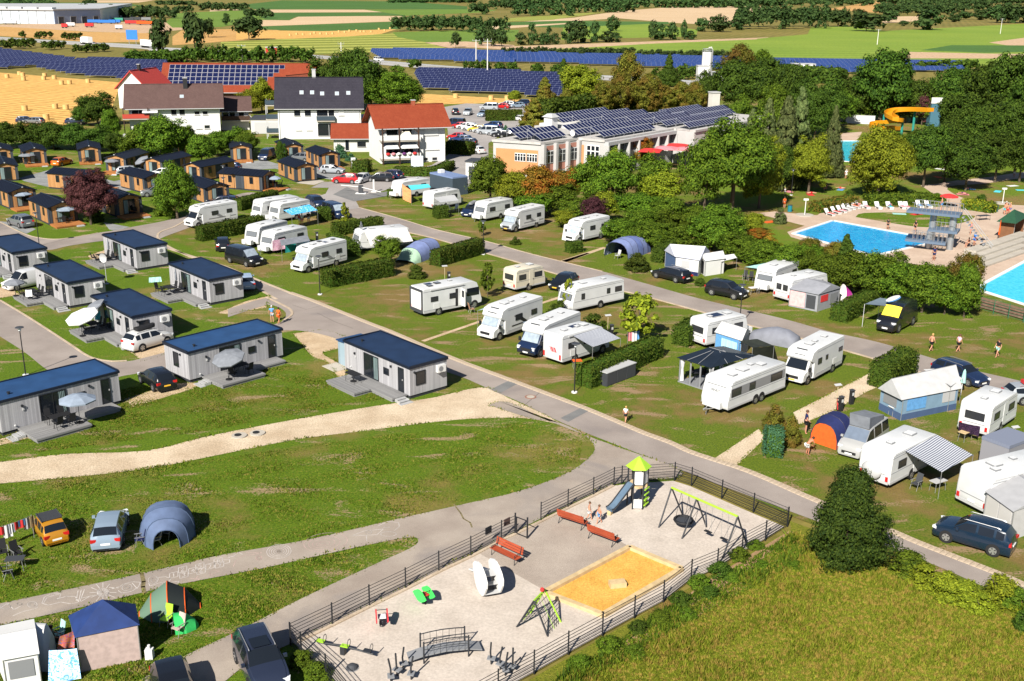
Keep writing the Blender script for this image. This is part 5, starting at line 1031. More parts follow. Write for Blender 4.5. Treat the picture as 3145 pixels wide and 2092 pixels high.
# ============ timber cabins
M_troof=mat('dark_metal_roof',(0.006,0.008,0.016),.45,.15,2,spec=.4)
TL,TW=7.9,3.75
def timber_cabin(p,yaw,label,deck=1,doors='gable',L=TL,side=0):
 """p: ground corner where the gable front meets the flank seen; local x along the flank away from the gable, gable at x=0 facing -x"""
 t=thing('timber_cabin',label,'cabin',(p.x,p.y,0),yaw,'timber cabins');W=TW;e,rd=2.45,3.05
 part('wall',('tw',L),lambda b:b.add([(0,0,.25),(L,0,.25),(L,W,.25),(0,W,.25),(0,0,e),(L,0,e),(L,W,e),(0,W,e),(0,W/2,rd-.12),(L,W/2,rd-.12)],[(0,1,5,4),(2,3,7,6),(3,0,4,8,7),(1,2,6,9,5),(4,5,9,8),(6,7,8,9),(0,3,2,1)]),M_wood,t)
 part('plinth',('tp',L),lambda b:b.box(.05,L-.05,.05,W-.05,-.05,.25),M_plinth,t)
 for s in(0,1):
  y=-.22 if s==0 else W+.22
  r=part('roof',('trf',L,s),lambda b:b.slab([(-.30,y,e+.02),(L+.30,y,e+.02),(L+.30,W/2,rd+.06),(-.30,W/2,rd+.06)][::(1 if s==0 else-1)],.09),M_troof,t)
  part('seam',('tsm',L,s),lambda b:[b.slab([(x,y,e+.055),(x+.035,y,e+.055),(x+.035,W/2,rd+.095),(x,W/2,rd+.095)][::(1 if s==0 else-1)],.03)for x in(k*.62-.2 for k in range(int(L/.62)+1))],M_edge,r)
 part('ridge_cap',('trc',L),lambda b:b.box(-.31,L+.31,W/2-.12,W/2+.12,rd+.05,rd+.10),M_edge,t);part('barge_lamp','tbl',lambda b:b.box(-.36,-.30,W/2-.1,W/2+.1,rd-.02,rd+.12),M_lgrey,t)
 for k,q in enumerate(((-.03,.55,-.03,0),(-.03,0,0,.42),(-.03,0,W-.42,W),(-.03,.55,W,W+.03))):part('corner_panel',('tcp',k),lambda b:b.box(*q,.25,e-.02),M_anth,t)
 for y0 in(-.035,W):part('flank_panel',('tfp',L,y0),lambda b:b.box(L*.42,L*.62,y0,y0+.035,.25,e-.02),M_anth,t)
 dd=openn(t,-.035,W/2,.30,1.7,2.05,'-x',name='patio_door');part('mullion','tmu',lambda b:b.box(-.04,.03,-.04,.04,.07,1.98),M_frame,dd);part('curtain','tcu',lambda b:b.box(-.022,-.014,.2,.75,.1,1.95),M_curt,dd)
 for yy in(-.04,W+.04):openn(t,L*.25,yy,1.15,.65,1.05,'-y');openn(t,L*.75,yy,1.15,.65,1.05,'-y')
 part('wall_lamp','twl',lambda b:b.box(-.12,0,-.05,.05,0,.12),M_frame,t,(0,.6,1.95))
 if deck:
  part('deck','tdk',lambda b:[b.box(-2.6,-.05,-.05,W+.05,.14,.28),b.box(-2.55,-.1,0,W,-.02,.14)],M_wdeck,t);part('step','tst',lambda b:[b.box(-3.1,-2.62,.2,1.2,.02,.10),b.box(-2.9,-2.61,.25,1.15,.10,.18)],M_alum,t)
 return t
CABS=[]
def tfront(z,pl,deg,label,deck=1,**k):
 c=z(*pl);n_=Vector((-math.sin(R(deg)),math.cos(R(deg)),0));o_=c-n_*TW;CABS.append((o_,R(deg)));return timber_cabin(o_,R(deg),label,deck,**k)
def tcorner(z,pc,deg,label,deck=1,**k):
 o_=z(*pc);CABS.append((o_,R(deg)));return timber_cabin(o_,R(deg),label,deck,**k)
tfront(zA,(255,430),118,'timber cabin with grey parasol and a white open door by the tree row')
tfront(zA,(815,405),112,'timber cabin with a barbecue on its deck by the tree row')
tfront(zA,(1352,330),112,'timber cabin behind the satellite mast',0)
tfront(zA,(1872,345),112,'timber cabin half hidden by the green trees',0)
tcorner(zA,(1300,505),80,'timber cabin with a dark roof behind the silver car')
tcorner(zA,(1672,540),70,'timber cabin with a red awning by its deck')
tcorner(zA,(2072,597),62,'timber cabin with a wide grey flank panel beside the lane',0)
tfront(zA,(1490,722),136,'timber cabin with two windows in a grey flank behind the purple tree',0)
tfront(zA,(-60,600),118,'timber cabin at the picture edge beside the gravel yard',0)
tfront(zA,(110,882),133,'timber cabin with a pale blue parasol on its deck')
tfront(zA,(515,1047),131,'timber cabin with a pale parasol beside the dark parked car')
tfront(zA,(1200,962),133,'timber cabin behind the purple tree facing the lane')
tfront(zA,(-90,430),118,'timber cabin with open gable at the end of the tree row',0)
tfront(zA,(2110,830),128,'timber cabin hidden behind the dense green tree',0)
tfront(zA,(915,700),160,'timber cabin with a pale window behind the purple tree',1)
tfront(zB,(100,966),105,'timber cabin with a wooden deck below the garage')
tfront(zB,(625,955),112,'timber cabin with a grey parasol below the dark roofed house',0)
tfront(zB,(990,1042),118,'timber cabin with a dark parasol above the silver car')
tfront(zB,(745,1177),122,'timber cabin with blue curtains beside the pebble bed',0)
tfront(zB,(415,1272),160,'timber cabin with a deck and a tall parasol by the road')
for z,x,y,h,m,lab,r in((zA,290,425,2.3,M_pgrey,'grey parasol on a timber deck by the tree row',1.5),(zA,240,860,2.5,M_pblue,'pale blue parasol over a timber deck',1.45),(zA,690,1020,2.5,M_pblue,'pale parasol over the deck beside the dark car',1.55),(zA,1160,500,2.5,M_pgrey,'grey parasol beside the silver car',1.3),(zA,1450,520,2.9,M_pgrey,'tilted grey umbrella beside the red awning',1.3),(zA,2065,800,2.4,M_dgrey,'dark parasol beside the dense green tree',1.3),(zB,545,1255,2.4,M_pblue,'small pale blue parasol on the timber deck by the road',1.0),(zB,870,1150,2.2,M_pgrey,'grey parasol beside the pebble bed',1.1),(zB,180,930,2.2,M_pgrey,'grey parasol on the deck below the garage',1.0),(zB,690,900,2.3,M_pgrey,'dark grey parasol below the dark roofed house',1.4),(zB,1045,1010,2.4,M_dgrey,'dark parasol above the silver car',1.5)):
 parasol(z(x,y),lab,m,r=r,h=h,tilt=R(30)if 'tilted' in lab else 0,az=R(220))
for z,x,y,lab in((zA,280,425,'timber deck by the tree row'),(zA,900,410,'barbecue deck'),(zA,215,850,'deck under the pale blue parasol'),(zA,660,1030,'deck beside the dark car'),(zA,1380,930,'deck behind the purple tree'),(zB,540,1240,'timber deck by the road'),(zB,200,940,'deck below the garage')):
 c=z(x,y);c.z=.3;table(c,rnd.uniform(0,3),'dark garden table on the '+lab,L=1.2,W=.8,group=None)
 for k in range(4):a=k*1.57+.4;chair(c+Vector((math.cos(a)*.85,math.sin(a)*.85,0)),a+math.pi,'dark garden chair on the '+lab,group='chairs on the '+lab)
 # ============ houses
def roofmat(name,c1,c2,sx_=.3,sy_=.35):
 n=NT(name,.8);br=n.t.nodes.new('ShaderNodeTexBrick');n.t.links.new(n.mapping(scale=(1/sx_,1/sx_,1/sy_)),br.inputs['Vector'])
 br.inputs['Scale'].default_value=1;br.inputs['Mortar Size'].default_value=.06;br.inputs['Brick Width'].default_value=1;br.inputs['Row Height'].default_value=1
 br.inputs['Color1'].default_value=(*c1,1);br.inputs['Color2'].default_value=(*c2,1);br.inputs['Mortar'].default_value=(*[x*.5 for x in c1],1)
 f=n.noise(.5,5);n.color(n.mix(.5,br.outputs[0],n.mix(n.ramp(f,.3,.7),c1,c2)));n.bump(br.outputs['Fac'],.5,.05);return n.m
R_brown=roofmat('brown_roof_tiles',(0.085,0.050,0.045),(0.115,0.070,0.062));R_red=roofmat('red_roof_tiles',(0.205,0.036,0.015),(0.26,0.054,0.023));R_black=roofmat('black_roof_tiles',(0.024,0.022,0.032),(0.036,0.033,0.045));R_old=roofmat('weathered_red_tiles',(0.25,0.06,0.03),(0.32,0.095,0.05))
W_white=mat('white_render',(0.64,0.635,0.62),.9,.03,.5);W_off=mat('offwhite_render',(0.54,0.52,0.485),.9,.05,.5);M_brownw=mat('brown_timber',(0.05,0.025,0.015),.8,.2,3);M_redw=mat('red_timber',(0.30,0.05,0.03),.8,.2,3);M_shut=mat('roller_shutter',(0.68,0.68,0.66),.6)
def house(o,yaw,L,D,eave,ridge,wall,roof,label,over=.6,wins=(),gw=(),sky=(),chim=(),name='house',pitch_front=.5,cat='house'):
 """front along local x at y=0 facing -y; ridge along x. wins: (x,z,w,h,kind)"""
 t=thing(name,label,cat,(o.x,o.y,0),yaw);ry=D*pitch_front
 put('wall',MB().add([(0,0,0),(L,0,0),(L,D,0),(0,D,0),(0,0,eave),(L,0,eave),(L,D,eave),(0,D,eave),(0,ry,ridge-.15),(L,ry,ridge-.15)],[(0,1,5,4),(2,3,7,6),(3,0,4,8,7),(1,2,6,9,5),(4,5,9,8),(6,7,8,9)]),wall,t)
 sl=(ridge-eave)/ry;ro=None
 for y,e_ in((-over,eave-over*sl),(D+over,eave-over*(ridge-eave)/(D-ry))):
  r=put('roof',MB().slab([(-over,y,e_+.12),(L+over,y,e_+.12),(L+over,ry,ridge+.12),(-over,ry,ridge+.12)][::(1 if y<0 else-1)],.2),roof,t);ro=ro or r
 put('gutter',MB().tube([(-over,-over-.06,eave-over*sl),(L+over,-over-.06,eave-over*sl)],.09,6),M_lgrey,ro);put('ridge_cap',MB().box(-over,L+over,ry-.16,ry+.16,ridge+.08,ridge+.2),roof,ro)
 for x,z,w,h,k in wins:
  fr=put('window',MB().box(x-w/2-.08,x+w/2+.08,-.05,.05,z-.08,z+h+.08),W_white if k!='dark' else M_frame,t)
  put('pane',MB().box(x-w/2,x+w/2,-.065,.0,z,z+h),M_shut if k=='shut' else M_glass,fr);put('sill',MB().box(x-w/2-.12,x+w/2+.12,-.16,-.05,z-.16,z-.10),M_lgrey,fr)
  if k=='half':put('shutter',MB().box(x-w/2,x+w/2,-.075,-.066,z+h*.5,z+h),M_shut,fr)
 for x,y,z,w,h in gw:
  fr=put('window',MB().box(x-.05,x+.05,y-w/2-.08,y+w/2+.08,z-.08,z+h+.08),W_white,t);put('pane',MB().box(x-.065,x+.065,y-w/2,y+w/2,z,z+h),M_glass,fr)
 for x,u in sky:
  y,z=ry*u,eave+(ridge-eave)*u+.13;a=math.atan(sl);f=put('skylight',MB().slab([(x-.42,y-.5*math.cos(a),z-.5*math.sin(a)+.06),(x+.42,y-.5*math.cos(a),z-.5*math.sin(a)+.06),(x+.42,y+.5*math.cos(a),z+.5*math.sin(a)+.06),(x-.42,y+.5*math.cos(a),z+.5*math.sin(a)+.06)],.1),M_lgrey,ro)
  put('pane',MB().slab([(x-.34,y-.42*math.cos(a),z-.42*math.sin(a)+.075),(x+.34,y-.42*math.cos(a),z-.42*math.sin(a)+.075),(x+.34,y+.42*math.cos(a),z+.42*math.sin(a)+.075),(x-.34,y+.42*math.cos(a),z+.42*math.sin(a)+.075)],.02),mat('sky_glass',(0.35,0.42,0.5),.05,spec=.9),f)
 for x,y,z0,z1,w,m in chim:
  c=put('chimney',MB().box(x-w/2,x+w/2,y-w/2,y+w/2,z0,z1),m,ro);put('chimney_cap',MB().box(x-w/2-.08,x+w/2+.08,y-w/2-.08,y+w/2+.08,z1,z1+.12),M_lgrey,c)
 return t
def balcony(t,x0,x1,d,z,m,rail,slab=None,bars=12):
 o=put('balcony',MB().box(x0,x1,-d,0,z-.18,z),slab or M_conc,t);put('railing',MB().box(x0,x1,-d,-d+.05,z+.08,z+.95).box(x0,x0+.05,-d+.05,0,z+.08,z+.95).box(x1-.05,x1,-d+.05,0,z+.08,z+.95),m,o);put('handrail',MB().tube([(x0,-d,z+1.0),(x1,-d,z+1.0)],.03,6),rail,o);return o
o1=zU(1185,1228);h1y=ang(o1,zU(2000,1213));L1=(zU(2000,1213)-o1).length
h1=house(o1,h1y,L1,11.0,6.3,10.2,W_white,R_brown,'large white farmhouse with a brown tiled roof and red balcony',1.0,wins=[(1.3,4.3,1.1,1.3,'dark'),(2.6,3.9,.9,1.9,'dark'),(9.2,4.4,.9,1.1,'dark'),(10.9,4.4,.9,1.1,'dark'),(14.0,4.3,1.0,1.3,'half'),(15.7,4.3,1.0,1.3,'half'),(14.2,1.3,1.1,1.3,'shut'),(15.9,1.3,1.1,1.3,'half'),(1.2,1.0,1.0,1.2,'win'),(6.5,1.2,1.1,1.3,'shut')],sky=[(11.0,.38)],chim=[(11.8,4.6,9.0,11.6,.9,M_trim)])
balcony(h1,-1.2,4.2,1.6,3.7,mat('red_balcony',(0.40,0.05,0.03),.7),M_redw);put('awning',MB().slab([(2.9,-2.2,5.0),(6.0,-2.2,5.0),(6.0,0,5.6),(2.9,0,5.6)],.06),T_white,h1)
for x in(-1.0,4.0):put('balcony_post',MB().box(x-.09,x+.09,-1.55,-1.37,0,6.0),M_brownw,h1)
c_=zU(2010,1180);h1b=house(c_,h1y,6.0,8.0,4.6,6.9,W_off,R_brown,'low annex with brown roof and a shaded dark balcony',.8,wins=[(1.0,3.0,1,1.1,'dark'),(2.4,3.0,1,1.1,'dark'),(4.4,3.0,1.1,1.2,'win')]);balcony(h1b,0,6.2,1.7,2.3,M_brownw,M_brownw);dish(h1b,6.0,-1.0,2.9,.5,R(-60)-h1y,M_white)
c_=zU(1060,1010);h2=house(Vector((c_.x-1.0,c_.y+19,0)),R(78),12,8.4,5.6,9.6,W_white,mat('bright_red_roof',(0.42,0.05,0.04),.7,.12,3),'white gabled house with a bright red roof behind the brown roofed house',.7,gw=[(0,4.2,3.6,1.5,1.1)],chim=[(4,4.2,9.0,11.0,.7,M_trim)])
h2.rotation_euler=(0,0,R(78));h2.location=(c_.x+6.2,c_.y+6.0,0)
bA,bB=G(500,322),G(964,322);byaw=ang(bA,bB);BL=(bB-bA).length
barn=house(bA,byaw,BL,18,3.8,10.3,mat('barn_timber',(0.10,0.055,0.03),.85,.2,2),R_red,'long barn with a red tiled roof covered in solar panels',.8,name='barn',cat='barn')
bpv=mat('pv_panel',(0.008,0.012,0.050),.45,.15,.8,spec=.1);M_pvf=mat('pv_frame',(0.40,0.41,0.45),.45)
def pvfield(parent,org,u,v,cols,rows,skip=None,pw=1.65,ph=1.0,gap=.06,name='solar_panel'):
 """single panels with pale frames laid on a slope from org along unit vectors u (across) and v (up)"""
 n_=u.cross(v).normalized();a=Matrix((u,v,n_)).transposed().to_euler()
 for i in range(cols):
  for j in range(rows):
   if skip and skip(i,j):continue
   p=org+u*(i*(pw+gap))+v*(j*(ph+gap));key=('pv',pw,ph)
   if key not in MESH:
    me=MB().box(0,pw,0,ph,0,.04).box(.05,pw-.05,.05,ph-.05,.03,.046).mesh(name);me.materials.append(None);me.materials.append(bpv);MESH[key]=me
    for q in list(me.polygons)[6:]:q.material_index=1
   o=put(name,MESH[key],M_pvf,parent,p);o.rotation_euler=a
sl_=math.atan((10.3-3.8)/9);pvfield(barn,Vector((1.2,1.6,3.8+1.6*math.tan(sl_)+.16)),Vector((1,0,0)),Vector((0,math.cos(sl_),math.sin(sl_))),22,5,pw=1.42,ph=1.62,skip=lambda i,j:i>22-(5-j)*1.2)
ba2=house(G(853,300),byaw+R(-32),12,10,3.6,8.0,mat('barn_timber',(0.1,0.055,0.03)),R_old,'weathered red roofed wing of the barn with a dark gable',.6,name='barn_wing',cat='barn');ba2.rotation_euler=(0,0,byaw+R(55));ba2.location=(G(930,330).x,G(930,330).y,0)
o3=zB(580,745);h3y=R(8);h3=house(o3,h3y,17.3,10.5,7.0,12.3,W_white,R_black,'white three storey house with a black tiled roof and skylights',.7,wins=[(4.0,5.0,1.1,1.35,'dark'),(6.2,5.0,1.1,1.35,'dark'),(13.2,5.0,1.1,1.35,'shut'),(4.2,1.9,1.1,1.35,'shut'),(6.4,1.9,1.1,1.35,'shut'),(13.4,1.9,1.1,1.35,'shut'),(9.2,4.0,2.1,2.3,'dark'),(11.1,4.0,1.0,2.3,'dark'),(9.3,.8,2.1,2.3,'dark'),(11.1,.8,1.0,2.3,'dark')],sky=[(5.0,.44),(7.2,.44),(9.3,.40),(12.4,.40),(14.8,.42)],chim=[(7.6,5.5,10.5,14.0,.75,M_lgrey)])
balcony(h3,8.0,11.8,.8,3.9,mat('glass_railing',(0.05,0.07,0.09),.15,spec=.6),M_steel)
for z in(1.2,4.1,7.0):o=put('balcony',MB().box(-2.6,0,1.0,4.5,z-.2,z),M_conc,h3);put('railing',MB().box(-2.6,-2.55,1.0,4.5,z+.1,z+1.0).box(-2.55,0,1.0,1.05,z+.1,z+1.0),mat('glass_railing',(0,0,0)),o)
for y in(1.1,4.4):put('balcony_post',MB().box(-2.6,-2.45,y-.07,y+.07,0,8),M_lgrey,h3)
put('downpipe',MB().tube([(.25,-.08,7.0),(.25,-.08,0)],.06,6).tube([(17.0,-.08,7.0),(17.0,-.08,0)],.06,6),M_lgrey,h3)
o4=zB(1600,990);h4y=ang(o4,zB(2245,965));L4=(zB(2245,965)-o4).length
h4=house(o4,h4y,L4,10.5,7.0,10.0,W_white,R_red,'white house with a red tiled roof and two storeys of wooden balconies',1.1,wins=[(9.6,5.0,2.6,1.4,'shut'),(9.7,2.3,2.6,1.4,'shut'),(2.2,4.6,1.9,2.0,'dark'),(5.0,4.6,1.6,2.0,'dark'),(2.2,1.2,2.2,2.0,'dark'),(5.0,1.2,2.0,2.0,'dark'),(8.4,.3,.9,.5,'win'),(10.2,.3,.9,.5,'win')],chim=[(7.5,5.2,9.0,10.8,.7,R_old)])
for z in(1.0,4.3):balcony(h4,-.2,7.2,1.7,z,W_white,W_white)
for x in(.1,3.2,6.8):put('balcony_post',MB().box(x-.12,x+.12,-1.75,-1.53,0,6.6).tube([(x,-1.6,5.6),(x+(.8 if x<4 else-.8),-1.6,6.4)],.08,5),M_brownw,h4)
for x0,x1 in((.3,3.0),(3.4,6.6)):put('awning',MB().slab([(x0,-2.5,3.0),(x1,-2.5,3.0),(x1,-.1,3.7),(x0,-.1,3.7)],.05),T_white,h4)
put('folded_parasol',MB().slab([(3.4,-1.6,5.1),(5.6,-1.6,5.1),(5.2,-1.2,5.9),(3.7,-1.2,5.9)],.1),mat('cream_canvas',(0.62,0.57,0.47),.9),h4);dish(h4,.5,-1.6,5.3,.4,R(-80),M_white)
for k in range(6):put('flower_box',MB().ball((1.0+k*1.0,-1.85,1.95),(.4,.25,.28),8,5),(T_red,T_pink,T_white,T_purple,T_white,T_red)[k],h4)
o5=zB(1130,872);h5=house(o5,R(6),10.5,7,2.9,5.0,W_off,R_red,'low white outbuilding with a red tiled roof',.6,wins=[(5.4,1.1,1.5,.8,'dark'),(2.6,.3,.7,2.0,'win')],gw=[(0,2.2,1.0,.9,1.2),(0,4.6,1.0,.9,1.2)],name='outbuilding',cat='outbuilding')
def flatbox(p,yaw,L,D,H,m,roof,label,name='garage',cat='garage',over=.12,door=None):
 t=thing(name,label,cat,(p.x,p.y,0),yaw);put('wall',MB().box(0,L,0,D,0,H),m,t);put('roof',MB().box(-over,L+over,-over,D+over,H,H+.22),roof,t)
 if door:put('door',MB().box(door[0],door[0]+door[1],-.04,.02,.05,door[2]),door[3],t)
 return t
flatbox(zB(300,690),R(6),7.5,8,3.0,W_off,M_dgrey,'flat roofed pale garage beside the white house',door=(.8,5.2,2.5,M_lgrey))
flatbox(zB(1325,690),R(6),7.0,6,3.4,mat('slate_panel',(0.06,0.085,0.11),.6,.1,1),M_lgrey,'slate blue flat roofed garage between the two houses',door=(.8,2.4,2.4,M_dgrey))
sg=thing('sign_board','large blank white sign board on posts above the low hedge','sign',zB(1965,1090),R(8));put('panel',MB().box(-1.05,1.05,-.04,.04,.9,3.1),mat('sign_white',(.62,.68,.72),.5),sg);put('frame',MB().box(-1.11,-1.05,-.06,.06,0,3.15).box(1.05,1.11,-.06,.06,0,3.15),M_dgrey,sg)
sg=thing('info_board','tall narrow white board on the lawn beside shrubs','sign',zB(1325,1035),R(20));put('panel',MB().box(-.4,.4,-.04,.04,.1,1.9),W_white,sg);put('post',MB().cyl(-.3,.06,0,1.9,.03,6).cyl(.3,.06,0,1.9,.03,6),M_dgrey,sg)
# ============ pool building
HB=6.0;PBY=R(51.49);PBO=Vector((15.45,189.0,0))
pb=thing('pool_building','flat roofed pool building with orange and pink facades','building',PBO,PBY)
M_orange=mat('orange_render',(0.50,0.225,0.095),.85,.04,.4);M_pinkr=mat('salmon_render',(0.44,0.20,0.15),.85,.04,.4);M_greyr=mat('grey_panel_wall',(0.40,0.39,0.38),.8,.05,.4);M_roofg=mat('roof_gravel',(0.42,0.40,0.38),.9,.1,1.5)
V2=lambda x,y:Vector((x,y,0));A_,B_,C_,D_,E_,F_=V2(-12.6,14.3),V2(-10,6),V2(-.4,5.1),V2(0,0),V2(22.9,0),V2(22.9,-4.5)
foot=[A_,B_,C_,D_,E_,F_,V2(54,-4.5),V2(54,14),V2(33,21),V2(8,21),V2(6,15)]
put('wall',MB().prism([(p.x,p.y)for p in foot],0,HB),M_greyr,pb);rf=put('roof',MB().prism([(20+(p.x-20)*1.008,8+(p.y-8)*1.02)for p in foot],HB,HB+.4),M_roofg,pb)
def facade(a,b_,fs):
 d=b_-a;l=d.length;y=math.atan2(d.y,d.x)
 for nm,x0,x1,z0,z1,dep,m in fs:put(nm,MB().box(x0*l,x1*l,-dep,.05,z0,z1),m,pb,(a.x,a.y,0),y)
def stripwin(a,b_,x0,x1,z0,z1,n,m=None):
 d=b_-a;l=d.length;y=math.atan2(d.y,d.x);w=(x1-x0)*l;f=put('window',MB().box(0,w,-.14,0,z0,z1),W_white,pb,(a.x+d.x*x0,a.y+d.y*x0,0),y)
 for k in range(n):
  for r in((0,.64),(.72,1.0)):put('pane',MB().box((k+.13)*w/n,(k+.87)*w/n,-.17,-.02,z0+.12+(z1-z0-.24)*r[0],z0+.12+(z1-z0-.24)*r[1]),m or M_glass,f)
facade(A_,B_,[('facade_panel',.06,.94,.8,HB-1.0,.06,M_orange)]);stripwin(A_,B_,.46,.69,3.0,4.4,4);stripwin(A_,B_,.71,.93,3.0,4.4,4)
facade(B_,C_,[('facade_panel',.02,.98,HB-1.1,HB-.35,.05,M_pinkr),('facade_panel',.02,.98,1.4,2.6,.05,M_pinkr)]+[('pier',x-.03,x+.03,0,HB,.7,M_greyr)for x in(.03,.35,.67,.97)])
for x in(.07,.39,.71):stripwin(B_,C_,x,x+.24,2.7,HB-1.2,3)
facade(C_,D_,[('facade_panel',.0,.22,1.5,HB-.8,.05,M_orange)]);stripwin(C_,D_,.34,.84,2.4,HB-.7,3)
facade(D_,E_,[('loggia_opening',(k+.10)/7,(k+.90)/7,HB-2.1,HB-.7,.04,M_dgrey)for k in range(7)]+[('pier',k/7-.006,k/7+.006,HB-3.4,HB-.5,1.1,M_greyr)for k in range(8)]+[('parapet',0,1,HB-3.2,HB-2.2,.35,M_greyr),('roof_beam',0,1,HB-.55,HB+.05,.9,M_lgrey)])
facade(F_,V2(54,-4.5),[('facade_panel',0,1,0,HB-.1,.05,W_off)])
put('roof_block',MB().box(8.5,33,10.2,20.5,HB+.4,HB+.9),W_off,pb)
vt=put('roof_ventilator',MB().box(5.0,6.8,15,16.8,HB+.4,HB+2.6),W_white,pb);put('ventilator_cap',MB().loft([[(x,y,z)for x,y in((4.7+q,14.7+q),(7.1-q,14.7+q),(7.1-q,17.1-q),(4.7+q,17.1-q))]for z,q in((HB+2.6,0),(HB+3.2,.7))]),M_lgrey,vt);dish(pb,-1.6,5.4,HB+1.3,.6,R(170),M_white)
def rack(x0,x1,y,label):
 c,s=math.cos(PBY),math.sin(PBY);t=thing('solar_rack',label,'solar panels',(PBO.x+x0*c-y*s,PBO.y+x0*s+y*c,HB+.4),PBY,'solar racks on the pool building');ti=R(27);n=int((x1-x0)/1.06)
 pvfield(t,Vector((0,0,.4)),Vector((1,0,0)),Vector((0,math.cos(ti),math.sin(ti))),n,2,pw=1.0,ph=1.62,gap=.06)
 b=MB()
 for k in range(0,n+1,3):x=k*1.06-.03;b.tube([(x,0,0),(x,0,.4)],.03,4).tube([(x,2.8,0),(x,2.9,1.8)],.03,4).tube([(x,0,.03),(x,2.8,.03)],.03,4)
 put('mounting_frame',b,M_galv,t)['kind']='stuff'
for r in((-11.2,-4,9.6),(-9.6,-1.8,6.4),(-1.2,15.3,5.3),(.6,18.5,.5),(12,31,17.4),(12.6,31.7,13.0),(17.4,33.2,9.6),(18.5,34.3,4.8),(33,49.3,6.5),(22.6,40.5,-3.6),(35,53,2.2),(22,34.5,.9)):rack(*r,'rack of tilted solar panels on the flat pool building roof')
ch=thing('chimney_tower','pale square concrete chimney behind the solar roof','chimney',G(2190,352),R(20));put('shaft',MB().box(-1.1,1.1,-1.1,1.1,0,height_to(G(2190,352),285)),W_off,ch);put('cap',MB().box(-1.25,1.25,-1.25,1.25,height_to(G(2190,352),285),height_to(G(2190,352),285)+.3),M_lgrey,ch)
sb=G(2165,285);sh=height_to(sb,160);si=thing('silo','tall white grain silo with a side ladder and top railing','silo',sb,0)
put('shaft',MB().cyl(0,0,2,sh,1.55,18).mesh('shaft',40),W_white,si);put('cone',MB().cyl(0,0,.6,2,.5,18,1.55),W_white,si);put('ladder',MB().box(-.9,-.8,-1.72,-1.66,1,sh).box(-.4,-.3,-1.72,-1.66,1,sh),M_galv,si);put('railing',MB().tube([(math.cos(a)*1.5,math.sin(a)*1.5,sh+1.0)for a in(k*.5236 for k in range(13))],.06,5).tube([(math.cos(a)*1.5,math.sin(a)*1.5,sh+.5)for a in(k*.5236 for k in range(13))],.05,5),M_galv,si)
for k in range(6):put('railing_post',MB().cyl(1.5*math.cos(k*1.047),1.5*math.sin(k*1.047),sh,sh+1.0,.05,5),M_galv,si)
put('fill_pipe',MB().tube([(1.6,0,1),(1.6,0,sh+.6),(1.2,0,sh+1.5),(.3,0,sh+1.3)],.15,6),W_white,si)
flatbox(G(2140,290),0,3.2,4,8.5,W_white,M_lgrey,'narrow white silo house joined to the silo','silo_house','outbuilding');flatbox(G(2190,278),R(5),6,6,5.5,W_white,M_lgrey,'white shed with a grey roof beside the silo','silo_shed','shed')
flatbox(G(2028,262),0,1.8,1.2,1.9,mat('green_cabinet',(0.10,0.35,0.30),.6),M_lgrey,'small green transformer cabinet in the scrub','transformer_cabinet','cabinet')
flatbox(zX(265,650),0,9,5,3.0,W_white,M_lgrey,'white hut in front of the blue solar field','hut','hut')
M_wh=mat('pale_metal_panel',(0.50,0.55,0.60),.5,.04,.05,spec=.4);M_wh2=mat('blue_grey_metal_panel',(0.22,0.28,0.40),.5,.04,.05)
wa,wb_,wc_=G(-260,70),G(168,74),G(309,70);hw=height_to(wb_,32)
wt=thing('warehouse','huge pale grey warehouse with dark loading gates','warehouse',(0,0,0))
put('wall',MB().prism([(wa.x,wa.y),(wb_.x,wb_.y),(wc_.x,wc_.y),(wc_.x-60,wc_.y+260),(wa.x-60,wa.y+200)],0,hw),M_wh,wt);put('roof',MB().prism([(wa.x,wa.y-1),(wb_.x+.5,wb_.y-1),(wc_.x+1,wc_.y-1),(wc_.x-60,wc_.y+261),(wa.x-60,wa.y+201)],hw,hw+1),M_lgrey,wt)
d=(wc_-wb_);l=d.length;y_=math.atan2(d.y,d.x);put('end_wall',MB().box(0,l,-.6,.1,0,hw-.3),M_wh2,wt,(wb_.x,wb_.y,0),y_)
for x in(.08,.34,.58,.84):g=put('loading_gate',MB().box(x*l,x*l+5.0,-.9,-.5,0,5.2),M_dgrey,wt,(wb_.x,wb_.y,0),y_);put('gate_frame',MB().box(x*l-.5,x*l,-1.0,-.5,0,5.8).box(x*l+5.0,x*l+5.5,-1.0,-.5,0,5.8).box(x*l,x*l+5,-1.0,-.5,5.2,5.8),M_mgrey,g)
d=(wb_-wa);l=d.length;y_=math.atan2(d.y,d.x)
for k in range(16):put('panel_joint',MB().box(k*l/16,k*l/16+.35,-.15,.1,0,hw),M_mgrey,wt,(wa.x,wa.y,0),y_)
for k in range(9):p=wa+(wb_-wa)*(k/9+.05);put('skylight',MB().box(-5,5,2,12,hw+1,hw+2.2),W_white,wt,(p.x,p.y,0),y_)
